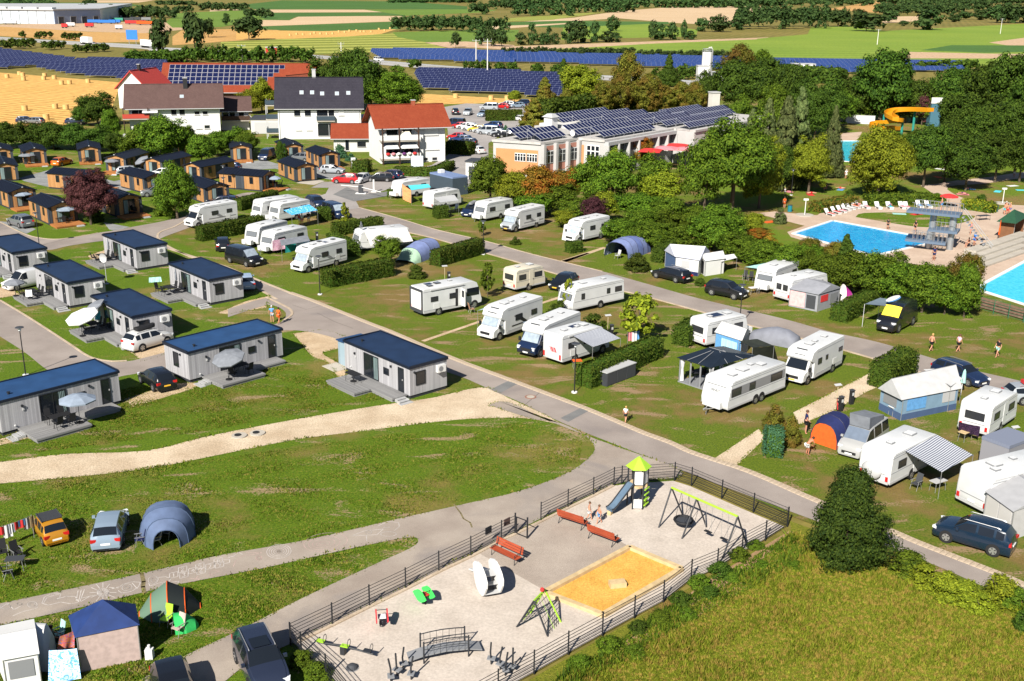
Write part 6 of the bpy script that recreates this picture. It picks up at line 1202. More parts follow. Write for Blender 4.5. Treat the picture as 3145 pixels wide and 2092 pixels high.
for i,(x,y,m,l_)in enumerate(((10,75,W_white,10),(60,72,M_lgrey,8),(85,72,M_mgrey,9),(122,73,W_white,7),(270,72,T_blue,10),(300,73,T_blue,14),(335,72,T_blue,9),(345,66,mat('green_tarp',(.05,.3,.2),.7),9),(375,66,M_dgrey,10),(330,62,W_white,8),(385,75,T_red,16),(420,77,T_orange,14),(262,84,T_red,6),(205,82,W_white,6),(190,86,T_red,4),(355,90,W_white,5),(400,63,M_dgrey,9),(435,64,M_mgrey,8))):
 p=G(x,y);t=thing('trailer','%s trailer parked in the warehouse yard'%('white','grey','dark grey','white','blue','blue','blue','green','black','white','red','orange','red','white','red','white','black','grey')[i],'trailer',p,R(10),'trailers in the warehouse yard');put('load',MB().box(0,l_,-1.2,1.2,.9,3.0),m,t);put('chassis',MB().box(0,l_,-1.1,1.1,.5,.9),M_dgrey,t)
 for k in(.2,.75):put('wheel',MB().disc_y(l_*k,.5,-1.25,1.25,.5,10),M_tyre,t)
 # ============ solar farms: long tilted tables
def farm_mat(name,c,c2,s=2.0):
 n=NT(name,.22);br=n.t.nodes.new('ShaderNodeTexBrick');n.t.links.new(n.mapping(),br.inputs['Vector']);br.offset=0
 br.inputs['Scale'].default_value=1;br.inputs['Mortar Size'].default_value=.05;br.inputs['Brick Width'].default_value=s;br.inputs['Row Height'].default_value=1.15
 br.inputs['Color1'].default_value=(*c,1);br.inputs['Color2'].default_value=(*c2,1);br.inputs['Mortar'].default_value=(.14,.16,.24,1);n.color(br.outputs[0]);n.b.inputs['Specular IOR Level'].default_value=.25;return n.m
M_farm=farm_mat('solar_farm_glass',(0.010,0.013,0.050),(0.014,0.018,0.062));M_farmb=farm_mat('blue_solar_farm_glass',(0.014,0.036,0.135),(0.019,0.046,0.165))
def farm(poly,pitch,m,label,group,yaw,wid=4.2,z0=.7,ti=R(22)):
 """rows run along yaw; each row clipped to the polygon"""
 c,s=math.cos(yaw),math.sin(yaw);q=[(p.x*c+p.y*s,-p.x*s+p.y*c)for p in poly];ys=[p[1]for p in q];y=min(ys)+pitch*.5
 while y<max(ys):
  xs=sorted(q[i][0]+(y-q[i][1])/(q[i-1][1]-q[i][1])*(q[i-1][0]-q[i][0])for i in range(len(q))if(q[i][1]>y)!=(q[i-1][1]>y))
  for a,b_ in zip(xs[::2],xs[1::2]):
   if b_-a<6:continue
   t=thing('solar_table',label,'solar panels',(a*c-y*s,a*s+y*c,0),yaw,group);l=b_-a;cc,ss=math.cos(ti),math.sin(ti)
   o=put('panel',MB().box(0,l,0,wid,0,.08),m,t,(0,0,z0));o.rotation_euler=(ti,0,0)
   b=MB()
   for k in range(int(l/9)+1):x=min(l-.2,.3+k*9);b.box(x-.05,x+.05,.6,.7,0,z0+.2).box(x-.05,x+.05,wid*cc-.7,wid*cc-.6,0,z0+wid*ss-.25)
   put('stand',b,M_galv,t)
  y+=pitch
farm(ZZ(zU,(-350,450),(0,482),(650,572),(500,585),(280,612),(0,632),(-350,640)),7.5,M_farm,'long dark row of solar panels in the field beyond the hay bales','solar rows beyond the hay bales',R(-8))
farm(ZZ(zU,(280,618),(800,566),(1480,592),(1500,745),(1080,728),(640,690)),7.5,M_farm,'dark row of solar panels behind the farmhouses','solar rows behind the farmhouses',R(-8))
farm(ZZ(zV,(1440,672),(1560,668),(2357,690),(2900,712),(2760,900),(2357,875),(1950,850),(1530,830)),8.0,M_farm,'dark row of solar panels above the small stubble field','solar rows above the stubble field',R(-8))
farm(ZZ(zV,(1050,482),(1500,472),(2357,500),(2357,582),(1500,560),(1150,540)),8.5,M_farmb,'bright blue row of solar panels beyond the motorway','solar rows beyond the motorway',R(-3))
farm(ZZ(zW,(0,503),(1000,528),(1900,548),(2260,560),(2300,640),(1730,640),(1200,620),(500,585),(0,584)),8.5,M_farmb,'bright blue row of solar panels beyond the trees','solar rows beyond the trees',R(-3))
farm(ZZ(zX,(-40,562),(830,578),(1820,595),(1820,650),(800,675),(500,668),(-40,630)),8.5,M_farmb,'bright blue row of solar panels behind the pool wood','solar rows behind the pool wood',R(-3))
def bale(p,label,g,r=.75):
 t=thing('hay_bale',label,'hay bale',p,rnd.uniform(0,3),g);part('roll','bale',lambda b:b.cyl(0,0,0,1.25,r,16),mat('straw',(0.55,0.36,0.14),.95,.25,6,bump=.6,bscale=8),t,smooth=40);part('end_spiral','bales',lambda b:[b.tube([(math.cos(a)*q,math.sin(a)*q,1.25)for a in(6.283*k/14 for k in range(15))],.03,4)for q in(.25,.5,.7)],mat('straw_dark',(0.40,0.25,0.09),.95),t)
for x,y in((65,705),(178,680),(207,690),(214,728),(405,695),(397,722),(492,716),(558,765),(630,762),(797,750),(768,895),(225,1000),(500,982),(597,990),(420,1080)):bale(zU(x,y),'round straw bale standing in the stubble field by the farmhouses','straw bales by the farmhouses')
for x,y in((1825,888),(2145,905),(2290,905)):bale(zV(x,y),'round straw bale in the small stubble field by the car park','straw bales by the car park',.9)
for k in range(18):bale(zV(340+k*52+rnd.uniform(-20,20),318-k*2.6+rnd.uniform(-12,14)),'tiny round bale in the far golden field','bales in the far field',1.2)
def pole(p,h,label,arm=1.6,double=0):
 t=thing('power_pole',label,'pole',p,R(15));put('mast',MB().cyl(0,0,0,h,.24,8,.16),mat('pale_pole',(.62,.60,.56),.8),t);put('crossarm',MB().box(-arm,arm,-.09,.09,h-.9,h-.7).box(-arm*.7,arm*.7,-.09,.09,h-2.2,h-2.05)if double else MB().box(-arm,arm,-.09,.09,h-.5,h-.3),M_galv,t)
 for x in(-arm*.9,arm*.9,0):put('insulator',MB().cyl(x,0,h-.3,h+.15,.07,6),M_lgrey,t)
for x,yb,yt,lab,dbl in((1462,203,122,'slim pale power pole beside the motorway shrubs',0),(1497,232,120,'tall power pole with double crossarms before the solar field',1),(745,197,138,'pale power pole behind the barn',0),(3072,104,57,'pale power pole on the far pasture',0),(2694,137,90,'thin power pole in the far green field',0),(1048,160,130,'twin sign mast beside the motorway',1)):
 b_=G(x,yb);pole(b_,height_to(b_,yt),lab,double=dbl)
def lorry(p,yaw,label,m,L=13.5):
 t=thing('lorry',label,'lorry',p,yaw);put('trailer_box',MB().box(-L,0,-1.25,1.25,1.1,4.0),m,t);put('cab',MB().xprism([(.5,.6),(2.7,.6),(2.7,1.6),(2.4,3.0),(2.2,3.6),(.5,3.8)],-1.2,1.2,.08),W_white,t);put('windscreen',MB().slab([(2.72,-1.05,1.75),(2.72,1.05,1.75),(2.46,1.05,2.9),(2.46,-1.05,2.9)],.05),M_glass,t)
 for x in(-L+1.5,-L+2.8,-L+4.1,-.6,2.0):put('wheel',MB().disc_y(x,.5,-1.26,1.26,.5,12),M_tyre,t)
 put('chassis',MB().box(-L,.6,-1.0,1.0,.7,1.1),M_dgrey,t)
lorry(zU(1400,440),R(-47),'white articulated lorry on the motorway',W_white);lorry(zU(765,400),R(130),'white lorry driving away on the motorway behind bushes',W_white,9)
sgn=thing('motorway_sign','blue motorway sign board beside the carriageway','sign',zU(1200,402),R(-10));put('panel',MB().box(-3.2,3.2,-.1,.1,2.5,7.5),T_blue,sgn);put('post',MB().cyl(-2,.2,0,7,.15,6).cyl(2,.2,0,7,.15,6),M_galv,sgn)
sgn=thing('red_trailer_hut','small red hut among the motorway shrubs','hut',zV(165,490),R(5));put('wall',MB().box(-2.8,2.8,-1,1,0,3.0),T_red,sgn);put('roof',MB().box(-3,3,-1.2,1.2,3.0,3.3),M_lgrey,sgn)
car('estate',zU(840,405),R(130),P_silver,'small silver car on the motorway behind the lorry',far=True)
car('van',zV(1130,555),R(-42),P_white,'white van on the motorway beside the blue solar field',name='parked_van',cat='van',far=True)
# ============ vehicles on the pitches
def CV(z,pf,pr,vis,L,label,W=2.3,**k):
 c,y,l=by_side(z,pf,pr,vis,W);return caravan(c,y,L,W,label=label,**k)
def MH(z,pf,pr,vis,L,label,W=2.28,**k):
 c,y,l=by_side(z,pf,pr,vis,W);return motorhome(c,y,L,W,label=label,**k)
def CA(kind,z,pf,pr,vis,m,label,**k):
 c,y,l=by_side(z,pf,pr,vis,BODY[kind]['W']);return car(kind,c,y,m,label,**k)
S_black=mat('black_decal',(0.02,0.02,0.022),.4);S_grey=mat('grey_decal',(0.22,0.22,0.23),.4)
MH(zG,(270,492),(815,395),'L',7.2,'long white motorhome at the road bend with a blue tent beside it',stripe=S_grey,hat=[(-2.6,0,.5,'w'),(-1.2,.3,.45,'w'),(.4,0,.5,'w'),(1.4,0,.7,'w')])
CV(zG,(1000,400),(1420,330),'L',6.6,'large white caravan with a round nose behind the blue awning',H=2.7)
CV(zG,(1150,425),(1560,350),'L',5.6,'white caravan with the bright blue patterned awning',rear='win')
CV(zG,(985,672),(1290,590),'L',5.6,'white caravan with a grey front window beside the dark hedge')
CV(zG,(1110,748),(1515,650),'L',5.9,'white caravan with pink and teal towels hung along its side')
MH(zG,(1440,948),(1895,828),'L',7.0,'white motorhome with a grey diagonal stripe and silver windscreen cover',stripe=S_grey,shade=M_shade,solar=(-.2,.4,.6),hat=[(-2.4,0,.45,'dark'),(-.6,-.4,.45,'dark'),(.8,0,.6,'w')])
c5=CV(zH,(30,852),(510,800),'L',6.8,'white caravan with a satellite dish on the roof and a white awning room');dish(c5,2.6,.5,3.2,.5,R(-30),M_lgrey)
CA('van',zG,(860,872),(675,825),'R',P_black,'black passenger van with a silver windscreen cover on the grass',name='parked_van',cat='van',shade=M_shade)
CA('hatch',zG,(690,640),(700,715),'R',P_black,'small black hatchback seen from behind beside the long hedge')
CA('van',zG,(1800,395),(1610,325),'R',P_navy,'dark blue van beside the blue awning',name='parked_van',cat='van',shade=M_shade)
CA('estate',zG,(1590,280),(1440,215),'R',P_navy,'dark estate car half hidden behind the blue awning caravan')
CV(zH,(420,310),(750,255),'L',6.2,'white caravan with an orange sheet and a blue topped awning',front='')
CV(zH,(1090,365),(735,432),'R',5.8,'white caravan with a grey cover on its rear and an open white awning',rear='')
t_=CA('estate',zH,(1170,500),(1285,440),'L',P_navy,'dark blue estate with a grey roof box beside a white caravan');roofbox(t_,1.5,M_mgrey)
CV(zH,(1300,543),(1592,480),'L',5.9,'white caravan with two pink tinted side windows by the tree belt',H=2.6)
MH(zH,(1570,662),(1918,575),'L',7.0,'white motorhome with a silver cab and yellow plate by the tree belt',hood=paint('silver',(0,0,0)),plate=M_platey,stripe=S_grey,shade=M_shade)
MH(zI,(240,503),(556,430),'L',6.7,'white motorhome with blue windscreen cover beside a pale wind break',shade=mat('blue_silver_cover',(0.35,0.45,0.62),.4,.3,2))
m5=MH(zH,(1225,1415),(712,1518),'R',7.2,'white integrated motorhome with an open side door and black framed rear',style='integrated',H=2.85,rear=W_white,solar=(-.55,.4,.9),hat=[(-2.2,-.3,.5,'dark'),(-1.0,.2,.6,'dark'),(.6,.3,.4,'w')])
put('rear_frame',MB().box(-3.66,-3.60,-1.13,-.92,.45,2.8).box(-3.66,-3.60,.92,1.13,.45,2.8).box(-3.66,-3.60,-.92,.92,.40,.72).box(-3.66,-3.60,-.92,.92,2.56,2.8),M_dgrey,m5)
put('cab_glazing',MB().box(1.7,3.2,-1.165,-1.13,1.35,2.15),M_glass,m5);put('door_opening',MB().box(.30,.95,-1.16,-1.13,.55,2.35),M_trim,m5);dr=put('open_door',MB().box(.97,1.02,-1.85,-1.16,.55,2.35),W_white,m5);put('door_window',MB().box(.96,1.03,-1.72,-1.28,1.45,2.15),M_win,dr)
CV(zH,(1890,1210),(1640,1268),'R',4.4,'small cream caravan with its door open and red tail lights',m=M_cream,W=2.1,H=2.5)
CA('hatch',zH,(2090,1262),(2265,1180),'L',P_black,'black hatchback with a yellow plate in front of the pale awning',plate=M_platey)
MH(zK,(1085,908),(1533,742),'L',7.3,'white motorhome with a grey flank and black swoosh under a blue awning',stripe=S_black,shade=M_shade,H=2.95)
MH(zK,(1500,1085),(1928,900),'L',7.0,'white motorhome with a dark blue bonnet',hood=P_navy,shade=M_shade)
m8=MH(zK,(2240,1005),(1762,1158),'R',6.4,'white motorhome with a red graphic on its rear and striped awning',solar=(-.1,.2,1.1),H=2.75,overcab=False)
for k in range(4):put('rear_graphic',MB().slab([(-3.225,-.55+k*.18,1.15),(-3.225,-.42+k*.18,1.15),(-3.225,-.22+k*.18,1.55),(-3.225,-.35+k*.18,1.55)],.012),(T_red,T_pink)[k%2],m8)
CV(zK,(1960,598),(2295,522),'L',7.2,'long white caravan with a grey skirt and pale awning by the upper road',H=2.62,wins=[(-2.7,1.65,.95,.55),(-1.3,1.65,.45,.55),(2.2,1.62,.45,.6)])
k12=CV(zL,(1905,500),(1640,562),'R',5.4,'older white caravan with a roof solar panel and blue sided awning');solarp(k12,-.6,0,2.6,1.5,1.0)
f13=CV(zL,(1830,1238),(2318,1035),'L',7.9,'long white twin axle caravan with dark windows beside the pavilion',W=2.5,H=2.65,tandem=True,front='',band=S_grey,wins=[(2.9,1.68,1.25,.62),(.8,1.68,.8,.62),(-2.5,1.68,1.6,.62)],hat=[(2.2,.3,.6,'w'),(.6,.1,.8,'w'),(-.9,-.2,.45,'w'),(-1.6,.3,.7,'w')])
cu=bpy.data.curves.new('lettering','FONT');cu.body='FENDT';cu.size=.26;cu.extrude=.004;cu.align_x='CENTER';fo=bpy.data.objects.new('lettering',cu);col.objects.link(fo);dg_=bpy.context.evaluated_depsgraph_get();fm=bpy.data.meshes.new_from_object(fo.evaluated_get(dg_));bpy.data.objects.remove(fo);fo=put('lettering',fm,S_grey,f13,(3.9,0,1.66));fo.rotation_euler=(R(80),0,R(90))
MH(zM,(330,420),(703,212),'L',7.1,'clean white motorhome with a black windscreen beside the gravel path',plate=M_platey,H=2.9,wins=[(-2.9,1.85,.7,.35),(-.3,1.75,.4,.4),(1.0,1.72,.7,.5)])
CV(zJ,(400,690),(720,560),'L',6.0,'white caravan with a large grey front window and turquoise canopy',H=2.65)
CV(zJ,(1000,690),(585,790),'R',6.2,'white caravan with two dark rear windows joined to a grey awning',rear='two')
v_=CA('van',zJ,(1640,1118),(1932,962),'L',P_black,'black high roofed camper van with a yellow windscreen shade',name='camper_van',cat='van',shade=mat('yellow_shade',(0.80,0.62,0.04),.6,.1,3));v_.scale=(1.12,1.04,1.28)
sbd=thing('surfboard','white and blue surfboard on the roof of the black camper van','surfboard',(v_.location.x-.3,v_.location.y+.9,2.56),v_.rotation_euler.z);put('board',MB().ball((0,0,.10),(1.5,.36,.10),18,8).mesh('board',60),W_white,sbd);put('stripe',MB().ball((0,.1,.03),(1.45,.36,.06),18,6),T_sky,sbd)
CA('suv',zI,(1915,1088),(1540,1012),'R',P_black,'black compact suv on the verge beside the small bush')
CA('estate',zI,(975,832),(1335,922),'L',P_black,'long black estate car in front of the trailer tent',rails=1)
t6=CA('van',zM,(850,1062),(1100,872),'L',paint('light_grey',(0.34,0.34,0.335)),'light grey camper van with its pop up roof raised',name='camper_van',cat='van',shade=mat('blue_grey_cover',(0.11,0.14,0.19),.5,.1,2))
put('popup_roof',MB().add([(1.0,-.72,1.93),(-1.6,-.72,1.93),(-1.6,.72,1.93),(1.0,.72,1.93),(1.15,-.74,2.85),(-1.5,-.74,2.30),(-1.5,.74,2.30),(1.15,.74,2.85)],[(0,1,5,4),(1,2,6,5),(2,3,7,6),(3,0,4,7),(4,5,6,7)]),M_pgrey,t6)
k16=CV(zM,(1480,1105),(1122,1298),'R',6.2,'white caravan with a covered bicycle on its rear and striped awning',rear='')
put('bike_cover',MB().ball((-3.3,.1,1.15),(.28,.72,.62),12,8).mesh('c',60),M_lgrey,k16)
CV(zM,(2200,700),(1960,868),'R',5.3,'white caravan with a purple cloth under its open rear window')
CV(zT,(1150,160),(785,262),'R',7.2,'large white caravan with a solar panel beside the dark blue suv',W=2.5,H=2.7,rear='',hat=[(-2.2,-.3,.5,'w'),(-1.6,.3,.75,'w'),(.2,.4,.4,'w')])
CA('estate',zM,(1870,425),(1440,270),'R',P_navy,'dark blue estate car on the road beside the frame tent',rails=1)
t_=CA('estate',zM,(2700,560),(2130,560),'R',P_silver,'silver estate with a red roof load by the upper road',rails=1);roofbox(t_,1.5,T_red)
CA('suv',zT,(596,330),(897,420),'L',P_petrol,'dark blue suv parked beside the lower road',rails=1)
CA('hatch',zN,(1235,350),(1425,482),'L',P_black,'black car with a yellow plate between two grey cabins',plate=M_platey)
t_=CA('suv',zF,(1790,1240),(1385,1362),'R',P_white,'white suv with a black roof box beside a grey cabin',rails=2);roofbox(t_,1.68,M_black)
CA('caddy',zF,(185,712),(430,660),'L',P_white,'white delivery van between two grey cabins',name='parked_van',cat='van')
CA('hatch',zG,(905,1010),(965,1125),'R',P_sky,'pale blue hatchback behind a grey cabin',rails=0)
mini=car('mini',zP(400,430),R(127),P_must,'small mustard yellow car with a slatted roof rack on the tent field')
for k in range(9):put('rack_slat',MB().box(.35-k*.14,.43-k*.14,-.55,.55,1.40,1.43),M_dgrey,mini)
put('rack_frame',MB().box(.45,-.80,-.58,-.54,1.37,1.46).box(.45,-.80,.54,.58,1.37,1.46),M_dgrey,mini)
car('hatch',zP(872,430),R(103),P_ice,'pale blue silver hatchback parked on the tent field')
car('suv',zQ(520,1500),R(-63),paint('midnight',(0.018,0.024,0.045)),'dark blue suv with a sunroof parked by the playground fence',extra='sunroof',rails=1)
car('hatch',G(540,2162),R(-65),P_black,'black car at the picture edge beside the dark suv')
for k_,z,x,y,dg,m,lab in(('hatch',zA,640,425,75,P_orange,'bright orange hatchback by the timber cabins'),('estate',zA,1345,520,15,P_silver,'silver car in front of a timber cabin'),('hatch',zA,1670,540,170,P_white,'white car behind the dense green tree'),('suv',zA,1600,740,200,P_grey,'dark grey car beside a timber cabin flank'),('suv',zA,215,1050,140,P_grey,'dark grey suv on the gravel beside the timber cabin corner'),('estate',zA,2280,840,190,P_navy,'dark car in the shade of the dense green tree'),('hatch',zB,1115,1085,-8,P_silver,'silver hatchback on the gravel yard'),('suv',zB,1250,1185,172,P_red,'red and black suv at the entrance plaza'),('hatch',zB,1405,1178,250,P_white,'small white hatchback beside the red suv'),('estate',zB,1590,1165,180,P_black,'black car beside the small white hatchback'),('hatch',zB,1705,1135,150,P_navy,'dark blue hatchback at the hedge of the entrance'),('van',zB,458,945,262,P_navy,'dark blue van between the timber cabins'),('suv',zB,800,965,160,P_grey,'grey suv behind the blue curtained timber cabin'),('hatch',zB,80,1060,170,P_blue,'blue car half hidden by a timber cabin'),('estate',zU,980,1130,176,P_silver,'silver estate by the lane below the farmhouse'),('estate',zU,690,1125,0,P_navy,'dark car parked by the stubble field bush'),('hatch',zU,235,1110,10,P_navy,'dark car at the edge of the stubble field'),('estate',zU,310,1118,170,P_grey,'grey car at the edge of the stubble field')):
 car(k_,z(x,y),R(dg),m,lab,far=True)
g_='cars in the pool car park'
for k_,x,y,dg,m,cn in(('suv',60,495,95,P_black,'black'),('suv',185,500,262,P_silver,'silver'),('hatch',335,515,250,P_ice,'pale blue'),('van',60,615,160,P_navy,'dark blue'),('hatch',105,635,165,P_red,'red'),('estate',175,640,165,P_white,'white'),('hatch',215,655,165,P_white,'white'),('hatch',278,668,168,P_yellow,'yellow'),('estate',340,680,168,P_silver,'silver'),('van',390,695,168,P_silver,'silver'),('hatch',465,705,168,P_silver,'silver'),('estate',525,722,168,P_black,'black'),('suv',595,730,168,P_black,'black'),('suv',440,635,150,P_blue,'blue'),('hatch',530,435,160,P_red,'red'),('estate',580,412,160,P_white,'white'),('hatch',680,428,200,P_ice,'pale blue'),('suv',730,405,200,P_navy,'dark blue'),('hatch',710,562,120,P_white,'white'),('hatch',1035,560,100,P_blue,'blue'),('hatch',75,745,160,P_red,'red'),('estate',115,770,165,P_blue,'blue'),('estate',165,800,165,P_navy,'dark blue'),('hatch',265,885,130,P_white,'white'),('van',400,450,170,P_silver,'silver'),('estate',-20,605,160,P_navy,'dark blue'),('hatch',2300,470,170,P_white,'white')):
 car(k_,zC(x,y),R(dg),m,'%s %s parked in the pool car park'%(cn,{'suv':'suv','hatch':'hatchback','estate':'estate car','van':'van'}[k_]),group=g_,far=True)
 # ============ tents, awnings and pavilions
def tarp(label,quad,m,posts=(),name='awning',cat='awning',n=6,sag=.08,pm=None):
 """a stretched cloth over four corner points, posts under the corners given"""
 a,b_,c,d=[Vector(q)for q in quad];o0=Vector((a.x,a.y,0));t=thing(name,label,cat,o0,0);v=[];k=n+1
 for i in range(k):
  for j in range(k):
   u,w=i/n,j/n;p=(a*(1-u)+b_*u)*(1-w)+(d*(1-u)+c*u)*w;v.append(p-o0-Vector((0,0,sag*math.sin(u*math.pi)*math.sin(w*math.pi)+sag*.15*math.sin(u*14))))
 f=[(i*k+j,(i+1)*k+j,(i+1)*k+j+1,i*k+j+1)for i in range(n)for j in range(n)]
 put('cloth',MB().add([tuple(q)for q in v]+[(q.x,q.y,q.z-.015)for q in v],f+[tuple(i+k*k for i in q[::-1])for q in f]).mesh('cloth',50),m,t)
 for i in posts:q=(a,b_,c,d)[i]-o0;put('pole',MB().tube([(q.x,q.y,q.z),(q.x,q.y,0)],.022,6),pm or M_steel,t)
 return t
def AW(label,z,pts,hts,m,posts=(2,3),**k):return tarp(label,[z(x,y,h)for(x,y),h in zip(pts,hts)],m,posts,**k)
M_awst=NT('striped_awning',.7);M_awst.color(M_awst.ramp(M_awst.wave(2.2,M_awst.mapping(rot=(0,0,R(45)))),.45,.55,(.50,.51,.54),(.10,.115,.16)));M_awst=M_awst.m
def pattern(name,c1,c2,c3,s=3.0):
 n=NT(name,.85);v=n.noise(s,2,dist=2.5);n.color(n.mix(n.ramp(v,.46,.54),n.mix(n.ramp(n.noise(s*1.7,2,dist=1),.5,.55),c1,c3),c2));return n.m
T_ocean=pattern('blue_patterned_cloth',(.02,.28,.60),(.06,.42,.72),(.45,.70,.85),2.5);T_mand=pattern('pink_mandala',(.75,.12,.18),(.85,.30,.12),(.15,.30,.60),5);T_tie=pattern('blue_mandala',(.10,.32,.72),(.45,.68,.90),(.70,.82,.92),3);T_pinkp=pattern('pink_paisley',(.70,.30,.45),(.80,.60,.68),(.45,.12,.30),6);T_bw=pattern('purple_print',(.09,.04,.12),(.03,.02,.05),(.16,.08,.2),6)
def roofline(o,x0,x1,y,zr,z0,d):
 c,s=math.cos(o.rotation_euler.z),math.sin(o.rotation_euler.z);w=lambda x,y_,z:(o.location.x+x*c-y_*s,o.location.y+x*s+y_*c,z);return[w(x0,y,zr),w(x1,y,zr),w(x1,y+d,z0),w(x0,y+d,z0)]
tarp('striped grey and white awning of the motorhome with the red graphic',roofline(m8,-1.9,1.7,-1.2,2.6,2.15,-2.3),M_awst,(2,3));tarp('striped grey awning of the caravan with the covered bicycle',roofline(k16,-1.6,2.6,-1.2,2.5,1.9,-2.6),M_awst,(2,3))
AW('bright blue patterned awning roof',zG,[(1235,285),(1500,225),(1585,285),(1320,335)],(2.5,2.5,2.1,2.1),T_ocean)
AW('blue topped awning of the caravan with the orange sheet',zH,[(510,165),(720,150),(745,185),(545,215)],(2.5,2.5,2.2,2.2),T_aqua);p0,p1=zH(455,310),zH(545,352);cloth('orange patterned sheet hanging from the caravan awning',[p0+Vector((0,0,2.4)),p1+Vector((0,0,2.0)),p1+Vector((0,0,.05)),p0+Vector((0,0,.05))],mat('orange_sheet',(.80,.34,.14),.85,.2,2,stretch=(.2,.2,6)))
AW('white awning over folding chairs beside a caravan',zH,[(770,290),(985,260),(1030,320),(840,340)],(2.45,2.45,2.1,2.1),M_lgrey)
AW('pale grey awning of the caravan with hung towels',zG,[(1200,590),(1480,540),(1510,600),(1215,650)],(2.4,2.4,2.0,2.0),M_pgrey)
for lab,x0,x1,y0,y1,m in(('pink patterned towel hung on the caravan awning',1130,1255,755,730,T_pinkp),('teal towel hung on the caravan awning',1260,1370,775,750,T_teal),('pale grey patterned towel hung on the caravan awning',1375,1500,760,715,T_tie)):
 a,b_=zG(x0,y0),zG(x1,y1);cloth(lab,[a+Vector((0,0,1.9)),b_+Vector((0,0,1.9)),b_+Vector((0,0,.6)),a+Vector((0,0,.6))],m)
tarp('white sloping awning room roof of the dish caravan',roofline(c5,-3.0,2.6,1.17,2.5,1.2,1.9),W_off)
AW('pale blue awning stretched from the long white caravan',zK,[(1860,350),(2110,280),(1960,300),(1720,365)],(2.4,2.4,1.9,1.7),mat('aqua_grey_cloth',(.42,.56,.60),.8,.05,3));AW('pale blue awning of the motorhome with the black swoosh',zK,[(1010,560),(1280,470),(1180,465),(890,580)],(2.6,2.6,2.2,2.0),mat('aqua_grey_cloth',(0,0,0)))
AW('blue grey awning between two motorhomes',zK,[(1350,700),(1600,635),(1690,645),(1440,720)],(2.5,2.5,2.2,2.2),mat('steel_blue_cloth',(.26,.32,.40),.8,.05,3));AW('turquoise canopy on poles beside the white caravan',zJ,[(145,400),(400,352),(420,400),(300,420)],(2.2,2.3,2.3,2.0),T_mint,(0,1));AW('slate blue sun sail on white poles beside the black camper van',zJ,[(1370,780),(1530,715),(1720,745),(1600,800)],(2.3,2.3,2.3,2.3),mat('slate_sail',(.13,.17,.21),.8,.05,3),(0,1),pm=M_white)
a,b_=zI(85,470),zI(140,470);cloth('pale wind break beside the motorhome with a blue windscreen cover',[zI(110,300,1.6),zI(220,270,1.8),zI(140,470),zI(85,455)],W_off,name='wind_break',cat='wind break')
def shell(name,label,rings,m,cat='tent',group=None,bands=None,cap=True,cap0=None):
 """tent skin lofted over hoop sections given in world points"""
 o0=Vector((rings[0][0][0],rings[0][0][1],0));t=thing(name,label,cat,o0,0,group);L=lambda p:tuple(Vector(p)-o0)
 for i in range(len(rings)-1):
  a,b_=rings[i],rings[i+1];n=len(a);put('fabric',MB().add([L(p)for p in a]+[L(p)for p in b_],[(j,j+1,n+j+1,n+j)for j in range(n-1)]).mesh('fabric',60),m[i%len(m)]if isinstance(m,(list,tuple))else m,t)
 if bands:
  for r in rings:put('tent_pole',MB().tube([L(p)for p in r],.03,5),bands,t)
 if cap0:put('door_panel',MB().add([L(p)for p in rings[0]],[tuple(range(len(rings[0])))]),cap0,t)
 if cap:
  for r in(rings[-1],):put('end_panel',MB().add([L(p)for p in r],[tuple(range(len(r)))]),m[-1]if isinstance(m,(list,tuple))else m,t)
 return t
def hoop(c,d,w,h,n=10,p=.8):
 c=Vector((c.x,c.y,0));n_=Vector((-d.y,d.x,0));o=[]
 for k in range(n+1):a=math.pi*k/n;o.append(c+n_*(math.copysign(abs(math.cos(a))**p,math.cos(a))*w/2)+Vector((0,0,h*math.sin(a)**p)))
 return o
T_tb=mat('tent_blue',(.115,.155,.34),.75,.12,2);T_tb2=mat('tent_pale_blue',(.16,.20,.37),.7,.10,2);T_tg=mat('tent_green',(.24,.36,.26),.75,.10,2);T_dk=mat('tent_pole_dark',(.02,.02,.05),.6)
def tunnel(z,pa,pb,sec,m,label,bands=T_dk):
 a,b_=z(*pa),z(*pb);d=(b_-a).normalized();return shell('tunnel_tent',label,[hoop(a+(b_-a)*u,d,w,h)for u,w,h in sec],m,bands=bands)
tunnel(zI,(640,640),(890,560),[(0,3.4,1.9),(.2,3.5,2.15),(.42,3.5,2.2),(.64,3.4,2.1),(.85,3.2,1.9),(1,3.0,1.3)],[T_tb2,T_tb2,T_tb,T_tb2,T_tb],'blue tunnel tent with dark hoops and an open porch')
tunnel(zH,(480,960),(740,860),[(0,2.6,.3),(.22,3.0,1.6),(.60,3.1,2.0),(1,3.0,1.9)],[T_tg,T_tb2,T_tb2],'tunnel tent with blue roof and pale green sides')
d_=Vector((.25,-1,0)).normalized();cdm=zP(1325,420)
shell('dome_tent','blue grey dome tent with an open porch on the tent field',[hoop(cdm-d_*u,d_,w,h,12)for u,w,h in((-1.7,1.5,1.2),(-1.2,2.4,1.7),(-.4,3.1,2.05),(.5,3.0,2.0),(1.3,2.2,1.4),(1.8,1.0,.35))],[mat('tent_slate',(.085,.12,.21),.75,.1,2)],bands=mat('tent_seam',(.06,.09,.16),.8))
shell('dome_tent','dark green dome tent with orange edges behind the blue pavilion',[hoop(zP(1330,1010)+Vector((u,u*.3,0)),Vector((1,.3,0)).normalized(),w,h)for u,w,h in((-1.4,.5,.1),(-.8,2.0,.9),(0,2.5,1.5),(.8,2.0,1.0),(1.5,.5,.1))],[mat('tent_sage',(.10,.17,.12),.8),mat('tent_sage',(0,0,0)),mat('tent_black',(.015,.02,.02),.8),mat('tent_black',(0,0,0))],bands=T_orange)
